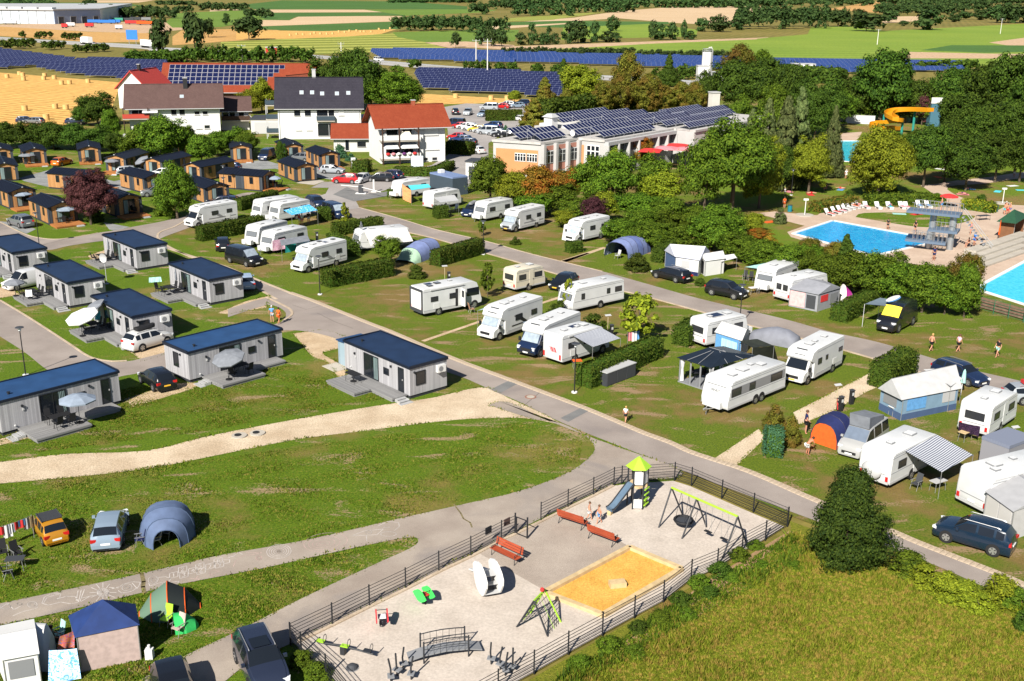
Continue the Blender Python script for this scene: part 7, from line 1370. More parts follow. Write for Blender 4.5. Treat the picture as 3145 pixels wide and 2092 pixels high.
shell('dome_tent','small bright green pop up tent beside the folding chair',[hoop(zP(1460,1150)+Vector((u,u*.4,0)),Vector((1,.4,0)).normalized(),w,h)for u,w,h in((-.5,1.0,.9),(.0,1.1,.85),(.45,.7,.4),(.6,.2,.1))],T_green)
shell('dome_tent','small white and pink play tent behind the grey awning',[hoop(zJ(1170,735)+Vector((u,u*.2,0)),Vector((1,.2,0)).normalized(),w,h)for u,w,h in((-.9,1.2,.9),(-.3,1.6,1.7),(.4,1.5,1.0),(1.0,.4,.2))],[W_off,mat('magenta_mesh',(.32,.02,.20),.8),W_off])
shell('dome_tent','navy and orange pop up awning tent beside the grey camper van',[hoop(zM(600,870)+Vector((u*.8,u*.75,0)),Vector((.73,.68,0)),w,h)for u,w,h in((-1.1,2.2,1.7),(-.3,2.7,2.1),(.6,2.7,2.1),(1.4,2.3,1.6),(1.7,1.6,.5))],T_navy,bands=T_dk,cap0=T_orange)
def block(name,label,foot,eave,ridge,wm,rm,cat='tent',over=.15,panels=(),hip=False,open_=()):
 """fabric house: four ground corners in order, walls to the eave, ridge along the long axis"""
 o0=foot[0].copy();t=thing(name,label,cat,(o0.x,o0.y,0));f=[p-o0 for p in foot];c=sum(f,Vector())/4
 for i in range(4):
  if i in open_:continue
  a,b_=f[i],f[(i+1)%4];put('wall_panel',MB().slab([(a.x,a.y,0),(b_.x,b_.y,0),(b_.x,b_.y,eave),(a.x,a.y,eave)],.03),wm[i]if isinstance(wm,list)else wm,t)
 g=[p+(p-c).normalized()*over for p in f];m1,m2=(g[0]+g[3])/2,(g[1]+g[2])/2
 if hip:k=.25 if hip==1 else.5;m1,m2=m1+(m2-m1)*k,m2+(m1-m2)*k
 E=lambda p,z:(p.x,p.y,z)
 for q in([E(g[0],eave),E(g[1],eave),E(m2,ridge),E(m1,ridge)],[E(g[2],eave),E(g[3],eave),E(m1,ridge),E(m2,ridge)],[E(g[1],eave),E(g[2],eave),E(m2,ridge)],[E(g[3],eave),E(g[0],eave),E(m1,ridge)]):put('roof_panel',MB().slab(q,.03),rm,t)
 put('frame',MB().tube([E(m1,ridge),E(m2,ridge)],.03,5),M_steel,t)
 for p in f:put('pole',MB().tube([E(p,0),E(p,eave)],.03,6),M_steel,t)
 for(i,u0,u1,z0,z1,m)in panels:
  a,b_=f[i],f[(i+1)%4];n_=Vector(((b_-a).y,-(b_-a).x,0)).normalized()*.035
  if n_.dot((a+b_)/2-c)<0:n_=-n_
  p,q=a+(b_-a)*u0+n_,a+(b_-a)*u1+n_;put('panel',MB().slab([E(p,z0),E(q,z0),E(q,z1),E(p,z1)],.02),m,t)
 return t
T_awg=mat('awning_grey',(.25,.255,.28),.8,.06,2);T_tent=mat('canvas_white',(.50,.50,.495),.85,.05,2);T_lb=mat('canvas_light_blue',(.165,.255,.345),.85,.06,2);T_mb=mat('canvas_mid_blue',(.05,.085,.17),.85,.06,2)
f_=[zP(640,1500),zP(1110,1400),zP(1080,1240),zP(590,1330)]
block('pavilion_tent','blue pavilion tent with beige side walls on the tent strip',f_,1.95,3.1,T_rose,mat('pavilion_blue',(.010,.030,.125),.75,.12,2),hip=2,over=.12,open_=(2,3))
f_=[zP(60,1640),zP(330,1590),zP(290,1330),zP(-40,1400)]
block('frame_tent','white frame tent with a grey mesh window beside the blue hanging cloth',f_,1.7,2.1,W_white,W_white,panels=[(0,.12,.85,.55,1.45,M_mgrey)])
shell('tent_annex','rounded white tent annex on the frame tent',[hoop(zP(330,1400)+Vector((u,0,0)),Vector((1,.25,0)).normalized(),2.0,h)for u,h in((-.3,1.9),(.35,1.85),(.55,1.2))],W_white)
cloth('blue mandala cloth hung between the tents',[zP(385,1325,1.5),zP(605,1310,1.5),zP(640,1545,.05),zP(378,1600,.05)],T_tie,name='hanging_cloth',cat='cloth');cloth('pink mandala cloth stretched behind the blue cloth',[zP(470,1215,1.5),zP(588,1165,1.6),zP(582,1300,.55),zP(445,1335,.6)],T_mand,name='hanging_cloth',cat='cloth')
f_=[zM(1200,690),zM(1680,590),zM(1560,440),zM(1010,590)]
block('frame_tent','big frame tent with pale blue walls and a white peaked roof',f_,1.75,3.0,[T_lb,T_tent,T_lb,T_lb],mat('canvas_roof',(.42,.42,.42),.85,.06,2),over=.3,panels=[(3,.15,.75,.8,1.6,M_mgrey),(3,0,1,0,.55,T_mb),(0,0,1,0,.5,T_mb),(0,.08,.42,.7,1.6,T_sky),(0,.72,.95,.8,1.7,M_lgrey)])
tarp('grey white porch roof of the frame tent',[zM(1400,240,2.6),zM(1600,232,2.4),zM(1745,320,2.1),zM(1640,390,2.1)],T_tent,(2,3),name='porch_roof')
f_=[zI(1245,790),zI(1480,830),zI(1580,740),zI(1140,730)]
block('trailer_tent','white trailer tent with a grey roof and navy skirt',f_,1.9,3.0,[W_white,W_white,W_white,T_mb],mat('roof_lilac_grey',(.42,.43,.50),.8,.05,2),over=.2,panels=[(0,0,1,0,.45,T_navy),(0,.25,.6,.8,1.6,M_lgrey)])
block('tent_annex','white annex of the trailer tent with an open dark doorway',[zI(1550,830),zI(1740,800),zI(1690,730),zI(1480,770)],1.8,2.3,W_white,W_white,panels=[(3,.3,.8,.1,1.6,M_trim)]);AW('white sheet drying beside the trailer tent',zI,[(1710,620),(1850,600),(1880,640),(1720,680)],(1.6,1.6,1.5,1.5),W_white,(0,1,2,3),name='drying_sheet',cat='sheet')
f_=[zJ(590,800),zJ(880,860),zJ(1100,790),zJ(900,700)]
block('caravan_awning','grey awning tent with pink and red towels against the caravan',f_,1.85,2.5,T_awg,T_awg,cat='awning',over=.15,panels=[(0,.03,.55,.15,1.7,mat('pink_mandala_cloth',(.72,.38,.38),.85,.12,3)),(0,.60,.92,.2,1.6,M_dgrey),(1,.12,.45,.9,1.6,T_red),(1,.55,.9,.4,1.5,M_mgrey)])
f_=[zL(1650,600),zL(1910,690),zL(1990,590),zL(1780,520)]
block('caravan_awning','white awning with bright blue panels on the older caravan',f_,1.85,2.5,[T_sky,T_tent,T_tent,T_sky],T_tent,cat='awning',panels=[(0,.25,.85,.1,1.5,mat('blue_stripe_cloth',(.35,.60,.75),.85,.3,3,stretch=(6,6,.1)))])
tarp('black tarpaulin draped between the awning and the covered car',[zL(1900,490,1.9),zL(2090,470,2.0),zL(2260,540,1.9),zL(2040,560,1.9)],mat('black_tarp',(.020,.024,.018),.8,.2,2),(0,2,3));cloth('dark green tarpaulin side hanging to the grass',[zL(2040,560,1.9),zL(2260,540,1.9),zL(2300,700),zL(2040,745)],mat('black_tarp',(0,0,0)),name='tarpaulin',cat='tarpaulin')
cc,yy,_=by_side(zJ,(180,1150),(640,1245),'L',1.9);o=thing('covered_car','car hidden under a pale grey fabric cover','car',cc,yy);put('fabric_cover',MB().loft([[(x,math.cos(a)*w,max(.08,h*math.sin(a)**.7)if 0<k<10 else.08)for k,a in enumerate(math.pi*j/10 for j in range(11))]for x,w,h in((-2.3,.5,.5),(-2.1,.95,1.0),(-1.2,1.02,1.42),(0,1.04,1.5),(.8,1.03,1.3),(1.6,1.0,1.0),(2.2,.9,.75),(2.35,.5,.4))]).mesh('c',60),mat('cover_grey',(.17,.178,.21),.7,.1,1.5),o);put('cover_hem',MB().box(-2.25,2.25,-1.05,1.05,.03,.09),M_mgrey,o)
f_=[zL(1290,910),zL(1600,1010),zL(2010,890),zL(1720,800)]
pv=block('garden_pavilion','dark roofed garden pavilion with white curtains beside the long caravan',f_,2.15,2.75,M_dgrey,mat('pavilion_roof',(.012,.018,.028),.35,.1,1),cat='pavilion',over=.35,hip=1,open_=(0,1,2,3));o0=f_[0];c_=sum((p-o0 for p in f_),Vector())/4
put('floor',MB().prism([(c_.x+(p.x-o0.x-c_.x)*1.05,c_.y+(p.y-o0.y-c_.y)*1.05)for p in f_],0,.10),M_mgrey,pv)
for p in f_:q=p-o0;put('column',MB().box(q.x-.08,q.x+.08,q.y-.08,q.y+.08,.1,2.15),M_mgrey,pv);put('curtain',MB().loft([[(q.x+(c_.x-q.x)*.06+math.cos(a)*r,q.y+(c_.y-q.y)*.06+math.sin(a)*r,z)for a in(k*.785 for k in range(8))]for z,r in((2.1,.24),(1.2,.10),(.15,.20))]),T_white,pv)
for u in(.34,.66):
 q=(f_[0]+(f_[1]-f_[0])*u)-o0;put('column',MB().box(q.x-.06,q.x+.06,q.y-.06,q.y+.06,.1,2.15),M_mgrey,pv)
 for(a,b_,zz)in((0,1,0),(1,2,0)):p=(f_[a]+(f_[b_]-f_[a])*u)-o0;g_=p+(p-c_).normalized()*.38;e=c_+(p-c_)*.25;put('roof_rib',MB().tube([(g_.x,g_.y,2.22),(e.x,e.y,2.74)],.025,4),M_mgrey,pv)
table(zL(1480,880),R(30),'dark dining table inside the garden pavilion',group=None)
for k in range(4):chair(zL(1440+70*k,860+20*k),R(40+80*k),'dark chair inside the garden pavilion',group='chairs in the pavilion')
k18a=[zT(800,258),zT(905,340),zT(1130,260),zT(1010,180)]
block('caravan_awning','large pale grey awning tent beside the dark blue suv',k18a,2.0,2.6,mat('awning_pale',(.44,.43,.425),.8,.05,2),mat('awning_pale_roof',(.34,.34,.35),.8,.05,2),cat='awning',panels=[(0,.05,.48,.15,1.85,W_off),(0,.52,.95,.15,1.85,W_off),(0,0,1,0,.15,M_mgrey)])
flatbox(zM(2110,1190),R(35),3.0,2.0,2.1,mat('grey_tent_box',(.22,.22,.24),.8),mat('slate_roof_cloth',(.17,.19,.25),.7),'grey box shaped storage tent beside the large caravan','storage_tent','tent',.02)
a,b_=zL(545,962),zL(838,850);o=thing('storage_cabinet','long low dark grey cabinet with a pale lid beside the clipped hedge','cabinet',a,ang(a,b_));l_=(b_-a).length;put('body',MB().box(0,l_,0,1.0,0,1.15),mat('slate_cabinet',(.035,.038,.045),.7,.1,2),o);put('lid',MB().box(-.05,l_+.05,-.05,1.05,1.15,1.21),M_lgrey,o)
for k in(1,2,3):put('door',MB().box((k-1)*l_/3+.04,k*l_/3-.04,-.03,0,.06,1.10),mat('slate_cabinet_door',(.045,.048,.055),.7),o)
a,b_=zH(968,275),zH(1105,245);o=flatbox(zH(735,218),ang(zH(735,218),a),(a-zH(735,218)).length,3.0,2.7,mat('container_slate',(.045,.065,.085),.6,.05,2),mat('container_roof',(.16,.22,.38),.4),'dark slate container with solar panels beside the caravans','container','container',0)
put('roof_unit',MB().box(.8,1.6,1.0,1.8,2.9,3.4),W_white,o)
o=thing('barrier_gate','white boom barrier with a dark control post across the entrance road','barrier',zB(1400,1290),0);put('control_post',MB().box(-.35,.35,-.3,.3,0,1.3),M_dgrey,o);put('island',MB().box(-.8,.8,-.5,.5,-.02,.12),W_white,o)
for x,y,h,s in((1200,1205,1.0,'boom'),(1600,1275,1.0,'boom')):q=zB(x,y,h)-zB(1400,1290);put('boom',MB().tube([(0,0,1.05),tuple(q)],.06,6),W_white,o)
o=thing('barrier_post','white upright post on a white plinth beside the boom barrier','post',zB(1530,1275));put('post',MB().box(-.12,.12,-.12,.12,0,2.0),W_white,o);put('plinth',MB().box(-.4,.4,-.3,.3,0,.12),W_white,o)
o=flatbox(zC(165,1150),R(-15),3.0,3.5,3.0,W_white,M_dgrey,'small white gate house with an open dark door','gate_house','kiosk',.15,(.5,1.4,2.3,M_dgrey))
def lamp(p,label,h=4.2):
 t=thing('street_lamp',label,'lamp',p,0,'lamps along the camp roads');part('pole',('lp',h),lambda b:b.cyl(0,0,0,h-.1,.055,8,.04),M_trim,t);part('lamp_head',('lh',h),lambda b:[b.cyl(0,0,h-.35,h-.05,.09,10),b.cyl(0,0,h-.05,h,.36,18,.30)],M_dgrey,t);part('lamp_glass',('lg',h),lambda b:b.cyl(0,0,h-.30,h-.06,.12,10),M_lampw,t);part('base','lb',lambda b:b.cyl(0,0,-.02,.09,.24,12),W_white,t)
for x,y,lab in((79,1153,'lane behind a grey cabin'),(1764,1206,'grey cabinet hedge'),(983,905,'motorhome with diagonal stripe'),(2271,1002,'pale covered car'),(1484,782,'hedge by the tunnel tent'),(121,756,'timber cabin corner and the road'),(691,632,'timber deck by the road'),(690,590,'hidden timber cabin lane'),(2430,600,'pool lawn tree')):
 lamp(G(x,y),'slim black lamp post with a disc head beside the '+lab)
def pillar(p,label):
 t=thing('power_pillar',label,'power pillar',p,R(25),'power pillars on the pitches');part('body','ppb',lambda b:b.box(-.14,.14,-.14,.14,0,1.15),M_trim,t);part('cap','ppc',lambda b:b.box(-.17,.17,-.17,.17,1.15,1.22),M_dgrey,t);part('socket_panel','pps',lambda b:b.box(-.09,.09,-.155,-.14,.75,1.0),M_lgrey,t)
for z,x,y,lab in((zL,592,450,'dense dark bush'),(zH,930,1160,'integrated motorhome'),(zG,1582,605,'bare patch under the hedge'),(zM,672,605,'gravel path and bicycle'),(zM,765,545,'gravel path'),(zI,740,420,'blue tunnel tent'),(zJ,1550,690,'hedge by the black camper van')):pillar(z(x,y),'black electricity pillar beside the '+lab)
def psign(p,h,label):
 t=thing('pitch_sign',label,'sign',p,R(20),'pitch signs');part('post',('psp',h),lambda b:b.cyl(0,0,0,h,.03,6),mat('sign_post',(.45,.36,.22),.8),t);part('plate',('pspl',h),lambda b:b.slab([(-.3,-.12,h),(.3,-.12,h),(.3,.14,h+.08),(-.3,.14,h+.08)],.03),M_lgrey,t)
for z,x,y,h,lab in((zL,552,440,2.0,'dense dark bush'),(zH,888,1165,1.9,'bare brown patch'),(zI,690,430,1.9,'blue tunnel tent'),(zM,632,590,2.0,'gravel path'),(zJ,1532,660,1.8,'hedge by the camper van'),(zI,2035,680,1.6,'turquoise canopy'),(zM,2180,930,1.6,'grey storage tent'),(zJ,215,350,1.5,'shrub belt')):psign(z(x,y),h,'small pitch number sign on a post beside the '+lab)
# ============ playground
PG=S((893,1983),(1021,1921),(1135,1864),(1246,1810),(1348,1757),(1446,1710),(1540,1660),(1582,1641),(1661,1602),(1744,1561),(1822,1523),(1885,1491),(1909,1487),(2071,1475),(2123,1491),(2216,1531),(2313,1573),(2418,1617),(2350,1660),(2278,1699),(2202,1749),(2122,1783),(2037,1850),(1948,1898),(1850,1952),(1745,2010),(1640,2070),(1530,2130),(1380,2215),(1080,2180),(1002,2083),(926,2013))
cg=sum(PG,Vector())/len(PG)
area('playground_gravel',[cg+(p-cg)*.985 for p in PG],M_chips,.040);area('play_terrace',ZZ(zR,(160,555),(410,420),(590,335),(720,410),(905,490),(945,515),(860,570),(510,755)),M_screed,.046)
fe=thing('playground_fence','black wire mesh fence with posts round the playground','fence',(0,0,0))
M_wire=mat('anthracite_wire',(.014,.015,.018),.5)
for i,p in enumerate(PG):
 q=PG[(i+1)%len(PG)];put('post',MB().box(p.x-.035,p.x+.035,p.y-.035,p.y+.035,0,1.32),M_wire,fe)
 if i==7:continue
 d=q-p;l=d.length;a=ang(p,q);b=MB()
 for k in range(7):b.box(.03,l-.03,-.012,.012,.08+k*.19,.10+k*.19)
 put('mesh_panel',b,M_wire,fe,(p.x,p.y,0),a)['kind']='stuff'
 put('mesh_wires',MB().add([v for k in range(int(l/.1))for v in((k*.1+.05,-.003,.06),(k*.1+.057,.003,.06),(k*.1+.057,.003,1.26),(k*.1+.05,-.003,1.26))],[(4*k,4*k+1,4*k+2,4*k+3)for k in range(int(l/.1))]),M_wire,fe,(p.x,p.y,0),a)['kind']='stuff'
for p in(PG[7],zR(412,475)):put('gate_post',MB().box(p.x-.05,p.x+.05,p.y-.05,p.y+.05,0,1.4),M_wire,fe)
d=zR(412,475)-PG[7];g=put('gate',MB().box(.08,d.length,-.02,.02,.08,.13).box(.08,d.length,-.02,.02,1.15,1.2).box(.08,.13,-.02,.02,.13,1.15).box(d.length-.05,d.length,-.02,.02,.13,1.15),M_wire,fe,PG[7],ang(PG[7],zR(412,475)))
kerb([PG[0]*.99+cg*.01]+[p*.985+cg*.015 for p in PG[1:12]],.2,.08,.03)
for x,y,lab in((305,400,'brown grey'),(207,445,'black')):p=zR(x,y,.7);put('fence_sign' if x>300 else 'hung_jacket',MB().box(-.25,.25,-.03,.03,0,.42),mat('sign_brown',(.10,.06,.05),.7)if x>300 else M_black,fe,p,ang(PG[5],PG[6]))
M_green=mat('lime_paint',(.30,.52,.035),.45);M_gpole=mat('anthracite_pole',(.025,.027,.032),.5);M_timber=mat('pale_timber',(.50,.37,.20),.85,.12,3)
tb=zS(268,300);st_=thing('slide_tower','playground tower with a lime green roof and a grey slide','slide',tb,R(58));hT=height_to(tb,1380+40/1.723);fl=1.6
for k in range(6):
 a=k*1.0472;put('post',MB().cyl(.62*math.cos(a),.62*math.sin(a),0,hT-.55,.05,8),M_gpole,st_);b_=a+1.0472
 put('roof_panel',MB().slab([(.82*math.cos(a),.82*math.sin(a),hT-.62),(.82*math.cos(b_),.82*math.sin(b_),hT-.62),(.08*math.cos(b_),.08*math.sin(b_),hT),(.08*math.cos(a),.08*math.sin(a),hT)],.04),M_green,st_)
 if k in(3,4):put('side_panel',MB().slab([(.62*math.cos(a),.62*math.sin(a),fl+.1),(.62*math.cos(b_),.62*math.sin(b_),fl+.1),(.62*math.cos(b_),.62*math.sin(b_),fl+.95),(.62*math.cos(a),.62*math.sin(a),fl+.95)],.04),W_white,st_);put('lower_panel',MB().slab([(.62*math.cos(a),.62*math.sin(a),.1),(.62*math.cos(b_),.62*math.sin(b_),.1),(.62*math.cos(b_),.62*math.sin(b_),.7),(.62*math.cos(a),.62*math.sin(a),.7)],.04),(W_white,M_green)[k-3],st_)
put('platform',MB().cyl(0,0,fl-.12,fl,.66,6),M_timber,st_);e=zS(120,350)-tb;c_,s_=math.cos(-R(58)),math.sin(-R(58));e=Vector((e.x*c_-e.y*s_,e.x*s_+e.y*c_,0));u=e.normalized();n_=Vector((-u.y,u.x,0))
rg=[[tuple(u*(.55+(e.length-.55)*t_)+n_*y+Vector((0,0,z+dz)))for y,dz in((-.28,.16),(-.24,0),(.24,0),(.28,.16),(.28,.20),(-.28,.20))]for t_,z in((0,fl),(.08,fl-.05),(.75,.5),(.9,.34),(1,.32))]
put('slide_bed',MB().loft([[r[j]for j in(0,1,2,3)]for r in rg],False),mat('slide_blue_grey',(.10,.15,.21),.3,.1,2),st_)
for j in(0,3):put('slide_rail',MB().tube([r[j]for r in rg],.05,6),M_gpole,st_)
for j in range(4):put('ladder_rung',MB().box(-.3,.3,-.68-.0,-.60,.3+j*.35,.36+j*.35),M_green,st_)
put('slide_foot',MB().box(e.x*.96-.15,e.x*.96+.15,e.y*.96-.12,e.y*.96+.12,0,.32),M_timber,st_)
sw=[zS(455,200),zS(590,258),zS(800,355)];A1,A2,A3=(zS(*p,2.3)for p in((453,203),(588,260),(803,356)))
sg=thing('swing_set','black swing frame with a lime beam a nest swing and two seats','swing',Vector((A1.x,A1.y,0)),ang(A1,A3));Ls=(A3-A1).length;Lm=(A2-A1).length
put('beam',MB().tube([(0,0,2.3),(Ls,0,2.3)],.07,8),M_green,sg)
for x in(0,Lm,Ls):
 for s in(1,-1):put('leg',MB().tube([(x,0,2.3),(x+(.12 if x==0 else 0),s*1.15,0)],.05,8),M_gpole,sg)
nx=Lm*.55;put('nest_seat',MB().tube([(nx+.55*math.cos(a),.55*math.sin(a),.55)for a in(k*.393 for k in range(17))],.085,6),M_black,sg);put('nest_net',MB().cyl(nx,0,.50,.53,.5,16),M_dgrey,sg)
for a in(.8,2.3,3.9,5.5):put('rope',MB().tube([(nx+.5*math.cos(a),.5*math.sin(a),.58),(nx+.4*math.cos(a),0,2.28)],.015,4),M_black,sg)
for x in(Lm+(Ls-Lm)*.33,Lm+(Ls-Lm)*.72):
 o=put('swing_seat',MB().box(x-.24,x+.24,-.1,.1,.5,.55),M_black,sg)
 for s in(-.22,.22):put('chain',MB().tube([(x+s,0,.55),(x+s,0,2.28)],.012,4),M_steel,o)
M_bench=mat('red_brown_slats',(.30,.055,.022),.6,.2,5,stretch=(.2,1,1))
def bench(a,b_,label,face):
 t=thing('park_bench',label,'bench',(a+b_)/2,ang(a,b_)+(math.pi if face else 0),'playground benches');L=max(1.9,min(2.2,(b_-a).length))
 for k in range(4):put('seat_slat',MB().box(-L/2,L/2,-.42+k*.12,-.32+k*.12,.43,.47),M_bench,t)
 for k in range(3):put('back_slat',MB().slab([(-L/2,.10+k*.03,.56+k*.15),(L/2,.10+k*.03,.56+k*.15),(L/2,.13+k*.03,.68+k*.15),(-L/2,.13+k*.03,.68+k*.15)],.035),M_bench,t)
 for x in(-L/2+.15,L/2-.15):put('leg',MB().tube([(x,-.42,0),(x,-.40,.62),(x,.05,.62)],.025,5).tube([(x,.25,0),(x,.02,.43),(x,.20,1.0)],.025,5),M_gpole,t)
bench(zR(240,545),zR(380,610),'red brown slatted bench facing the sand with its back to the fence',False);bench(zR(578,385),zR(715,430),'red brown bench seen from behind beside the running children',True);bench(zR(735,465),zR(880,520),'red brown bench seen from behind at the sand pit',True)
sp=ZZ(zS,(230,530),(505,645),(90,890),(-220,770));area('sand_pit',sp,M_sand,.052)
sandb=thing('sand_box','pale timber edging round the yellow sand pit','sand pit',(0,0,0))
for a,b_ in zip(sp,sp[1:]+sp[:1]):put('beam',MB().box(0,(b_-a).length,-.15,.15,0,.22),M_timber,sandb,(a.x,a.y,.03),ang(a,b_))
a,b_=zR(840,720),zR(935,710);o=thing('sand_table','low pale timber block standing in the sand','block',a,ang(a,b_));put('top',MB().box(0,.9,-.5,0,.28,.34),M_timber,o);put('side_board',MB().box(0,.9,-.5,-.44,.05,.28).box(0,.06,-.44,0,.05,.28),M_timber,o)
o=thing('toddler_slide','white toddler slide with rounded side panels on the gravel','slide',zR(205,755),R(110));o.scale=(1.5,1.5,1.45)
for y in(-.3,.3):put('side_panel',MB().xprism([(.75*math.cos(a)*(1+.12*math.sin(3*a)),.62+.6*math.sin(a))for a in(k*.3927 for k in range(16))],y-.03,y+.03),W_white,o)
put('step',MB().box(-.5,-.3,-.27,.27,.2,.25).box(-.3,-.1,-.27,.27,.45,.5).box(-.1,.25,-.27,.27,.7,.75),M_lgrey,o);put('slide_bed',MB().slab([(.2,-.26,.75),(1.5,-.26,.2),(1.5,.26,.2),(.2,.26,.75)],.05),W_white,o)
def rider(p,yaw,label,m,seat):
 t=thing('spring_rider',label,'spring rider',p,yaw);put('spring',MB().tube([(.12*math.cos(k*.8),.12*math.sin(k*.8),.04+k*.012)for k in range(36)],.025,5),M_gpole,t)
 for y in(-.28,.28):put('side_panel',MB().xprism([(.5*math.cos(a)*(1+.2*math.cos(4*a)),.62+.34*math.sin(a))for a in(k*.3927 for k in range(16))],y-.025,y+.025),m,t)
 put('seat',MB().box(-.2,.2,-.2,.2,.58,.63),seat,t);put('handle',MB().tube([(.22,-.3,.85),(.22,.3,.85)],.02,6),M_gpole,t)
rider(zQ(1800,965),R(-50),'bright green spring rider with a red seat back',mat('green_board',(.05,.62,.10),.5),T_red);rider(zQ(1470,1140),R(100),'red spring rider shaped like a small animal',mat('red_board',(.62,.02,.03),.5),T_white)
o=thing('seesaw','grey seesaw with hoop handles and lime seats','seesaw',zQ(1165,1360),R(-18));put('beam',MB().tube([(-1.3,0,.42),(0,0,.5),(1.6,0,.38)],.05,6),M_gpole,o);put('support',MB().box(-.12,.12,-.12,.12,0,.5),M_gpole,o)
for x in(-1.2,0.1,1.3):put('seat',MB().box(x-.2,x+.2,-.13,.13,.5,.54),M_green if x<1 else M_gpole,o);put('hoop_handle',MB().tube([(x+.22,.17*math.cos(a),.72+.2*math.sin(a))for a in(k*.5236 for k in range(13))],.018,5),M_gpole,o)
o=thing('rubber_stone','dark rounded stepping dome on the gravel','play stone',zQ(1235,1470));put('dome',MB().ball((0,0,.05),(.28,.28,.22),12,6),M_dgrey,o);put('ring',MB().cyl(0,0,0,.05,.33,14),M_mgrey,o)
pa,pb_=zQ(1770,1400),zQ(2150,1340);o=thing('play_bridge','grey rope sided play bridge with stepping posts','play bridge',(pa+pb_)/2,ang(pa,pb_));o.scale=(.82,.82,.9);put('walkway',MB().loft([[(x,-.45,z),(x,.45,z),(x,.45,z+.07),(x,-.45,z+.07)]for x,z in((-2.2,.25),(-1.4,.42),(0,.52),(1.4,.42),(2.2,.25))]),M_mgrey,o)
for s in(-.5,.5):
 for x in(-1.35,1.35):put('post',MB().cyl(x,s,0,1.35,.05,8),M_gpole,o)
 put('handrail',MB().tube([(x,s,1.25+.12*math.cos(x))for x in(-1.35,-.7,0,.7,1.35)],.03,6),M_gpole,o);put('rope',MB().tube([(x,s,.85+.1*math.cos(x))for x in(-1.35,-.7,0,.7,1.35)],.02,5),M_gpole,o)
 for k in range(7):put('rope',MB().tube([(-1.1+k*.37,s,.48),(-1.15+k*.39,s,1.32)],.012,4),M_gpole,o)
for x,y in((1640,1480),(1590,1530),(1540,1580),(2330,1440),(2400,1480),(2440,1530),(2490,1500),(1700,1560)):
 q=thing('stepping_post','dark stepping post with a foot plate beside the play bridge','play post',zQ(x,y),R(x),'stepping posts');put('post',MB().tube([(0,0,0),(.05,0,.7),(.0,.1,1.3)],.045,6),M_gpole,q);put('foot_plate',MB().box(-.2,.2,-.16,.16,.35,.40),M_mgrey,q)
ca,cb=zR(405,890),zR(560,890);cf=thing('climbing_frame','lime and black triangular climbing net frame','climbing frame',G(1655,1920),R(-28));
for y in(-.75,.75):put('leg',MB().tube([(-.9,y,0),(0,y*.8,1.75)],.05,6).tube([(.9,y,0),(0,y*.8,1.75)],.05,6),M_gpole if y<0 else M_green,cf)
put('beam',MB().tube([(0,-.62,1.75),(0,.62,1.75)],.05,6),M_green,cf)
for k in range(1,6):put('net_rope',MB().tube([(-.9*(1-k/6),-.72,1.75*k/6),(-.9*(1-k/6),.72,1.75*k/6)],.018,4).tube([(.9*(1-k/6),-.72,1.75*k/6),(.9*(1-k/6),.72,1.75*k/6)],.018,4),M_gpole,cf)
for k in range(-2,3):put('net_rope',MB().tube([(-.9,k*.25,0),(0,k*.22,1.75),(.9,k*.25,0)],.015,4),M_green if k==0 else M_gpole,cf)
put('knob',MB().ball((0,.3,1.9),.12,8,6),T_red,cf)
# ============ swimming pools
def water(name,c1,c2):
 n=NT(name,.06);w=n.noise(1.6,4,dist=1.5);n.color(n.mix(n.ramp(w,.38,.66),c1,c2));n.b.inputs['Specular IOR Level'].default_value=.35;n.bump(n.noise(2.5,3,dist=.8),.5,.06);return n.m
W_deep=water('deep_pool_water',(.004,.26,.60),(.02,.42,.76));W_aqua=water('aqua_pool_water',(.02,.46,.62),(.07,.60,.74))
area('pool_terrace',ZZ(zE,(-60,930),(90,915),(240,930),(430,945),(480,915),(640,880),(800,875),(1180,885),(1600,870),(1850,925),(1960,860),(2400,880),(2700,1500),(1690,1580),(1640,1540),(1560,1360),(1330,1350),(850,1300),(700,1260),(220,1120),(190,1080),(330,1030)),M_pave,.02)
area('lawn_island',smooth(ZZ(zE,(740,960),(810,927),(1200,925),(1640,945),(1695,960),(1600,1005),(1310,1042),(1100,1020)),3),M_lawn,.03)
area('pool_path',smooth(ZZ(zE,(1260,705),(1400,690),(1560,665),(1800,640),(2000,610),(2400,560),(2400,630),(2050,650),(1780,690),(1480,715),(1560,790),(1720,840),(1800,870),(1600,880),(1480,850),(1360,770)),3),M_pave,.018);area('pool_path',ZZ(zE,(560,350),(640,285),(790,275),(780,310),(740,345)),M_pave,.018);area('pool_path',ZZ(zE,(1410,290),(1500,320),(1570,330),(1560,350),(1480,340)),M_pave,.018)
def basin(name,pts,m,label):
 c=sum(pts,Vector())/len(pts);o=area(name,pts,m,.05);
 for a,b_ in zip(pts,pts[1:]+pts[:1]):put('pool_rim',MB().box(-.1,(b_-a).length+.1,-.35,.1,.0,.12),W_white,o,(a.x,a.y,0),ang(a,b_))
basin('diving_pool',ZZ(zE,(245,1095),(885,1270),(1420,1150),(560,992)),W_deep,'');basin('swimmer_pool',S((2998,888),(3300,985),(3560,850),(3230,762)),W_aqua,'');basin('slide_pool',ZZ(zE,(640,512),(715,518),(775,350),(585,350)),W_aqua,'')
for k in range(4):struct('terrace_step',MB().box(0,16,0,1.5,0,.9-k*.22),M_conc).location=zE(1700-k*14,1290+k*40);
for o in[q for q in col.objects if q.name.startswith('terrace_step')]:o.rotation_euler=(0,0,ang(zE(1700,1330),zE(2091,1195)))
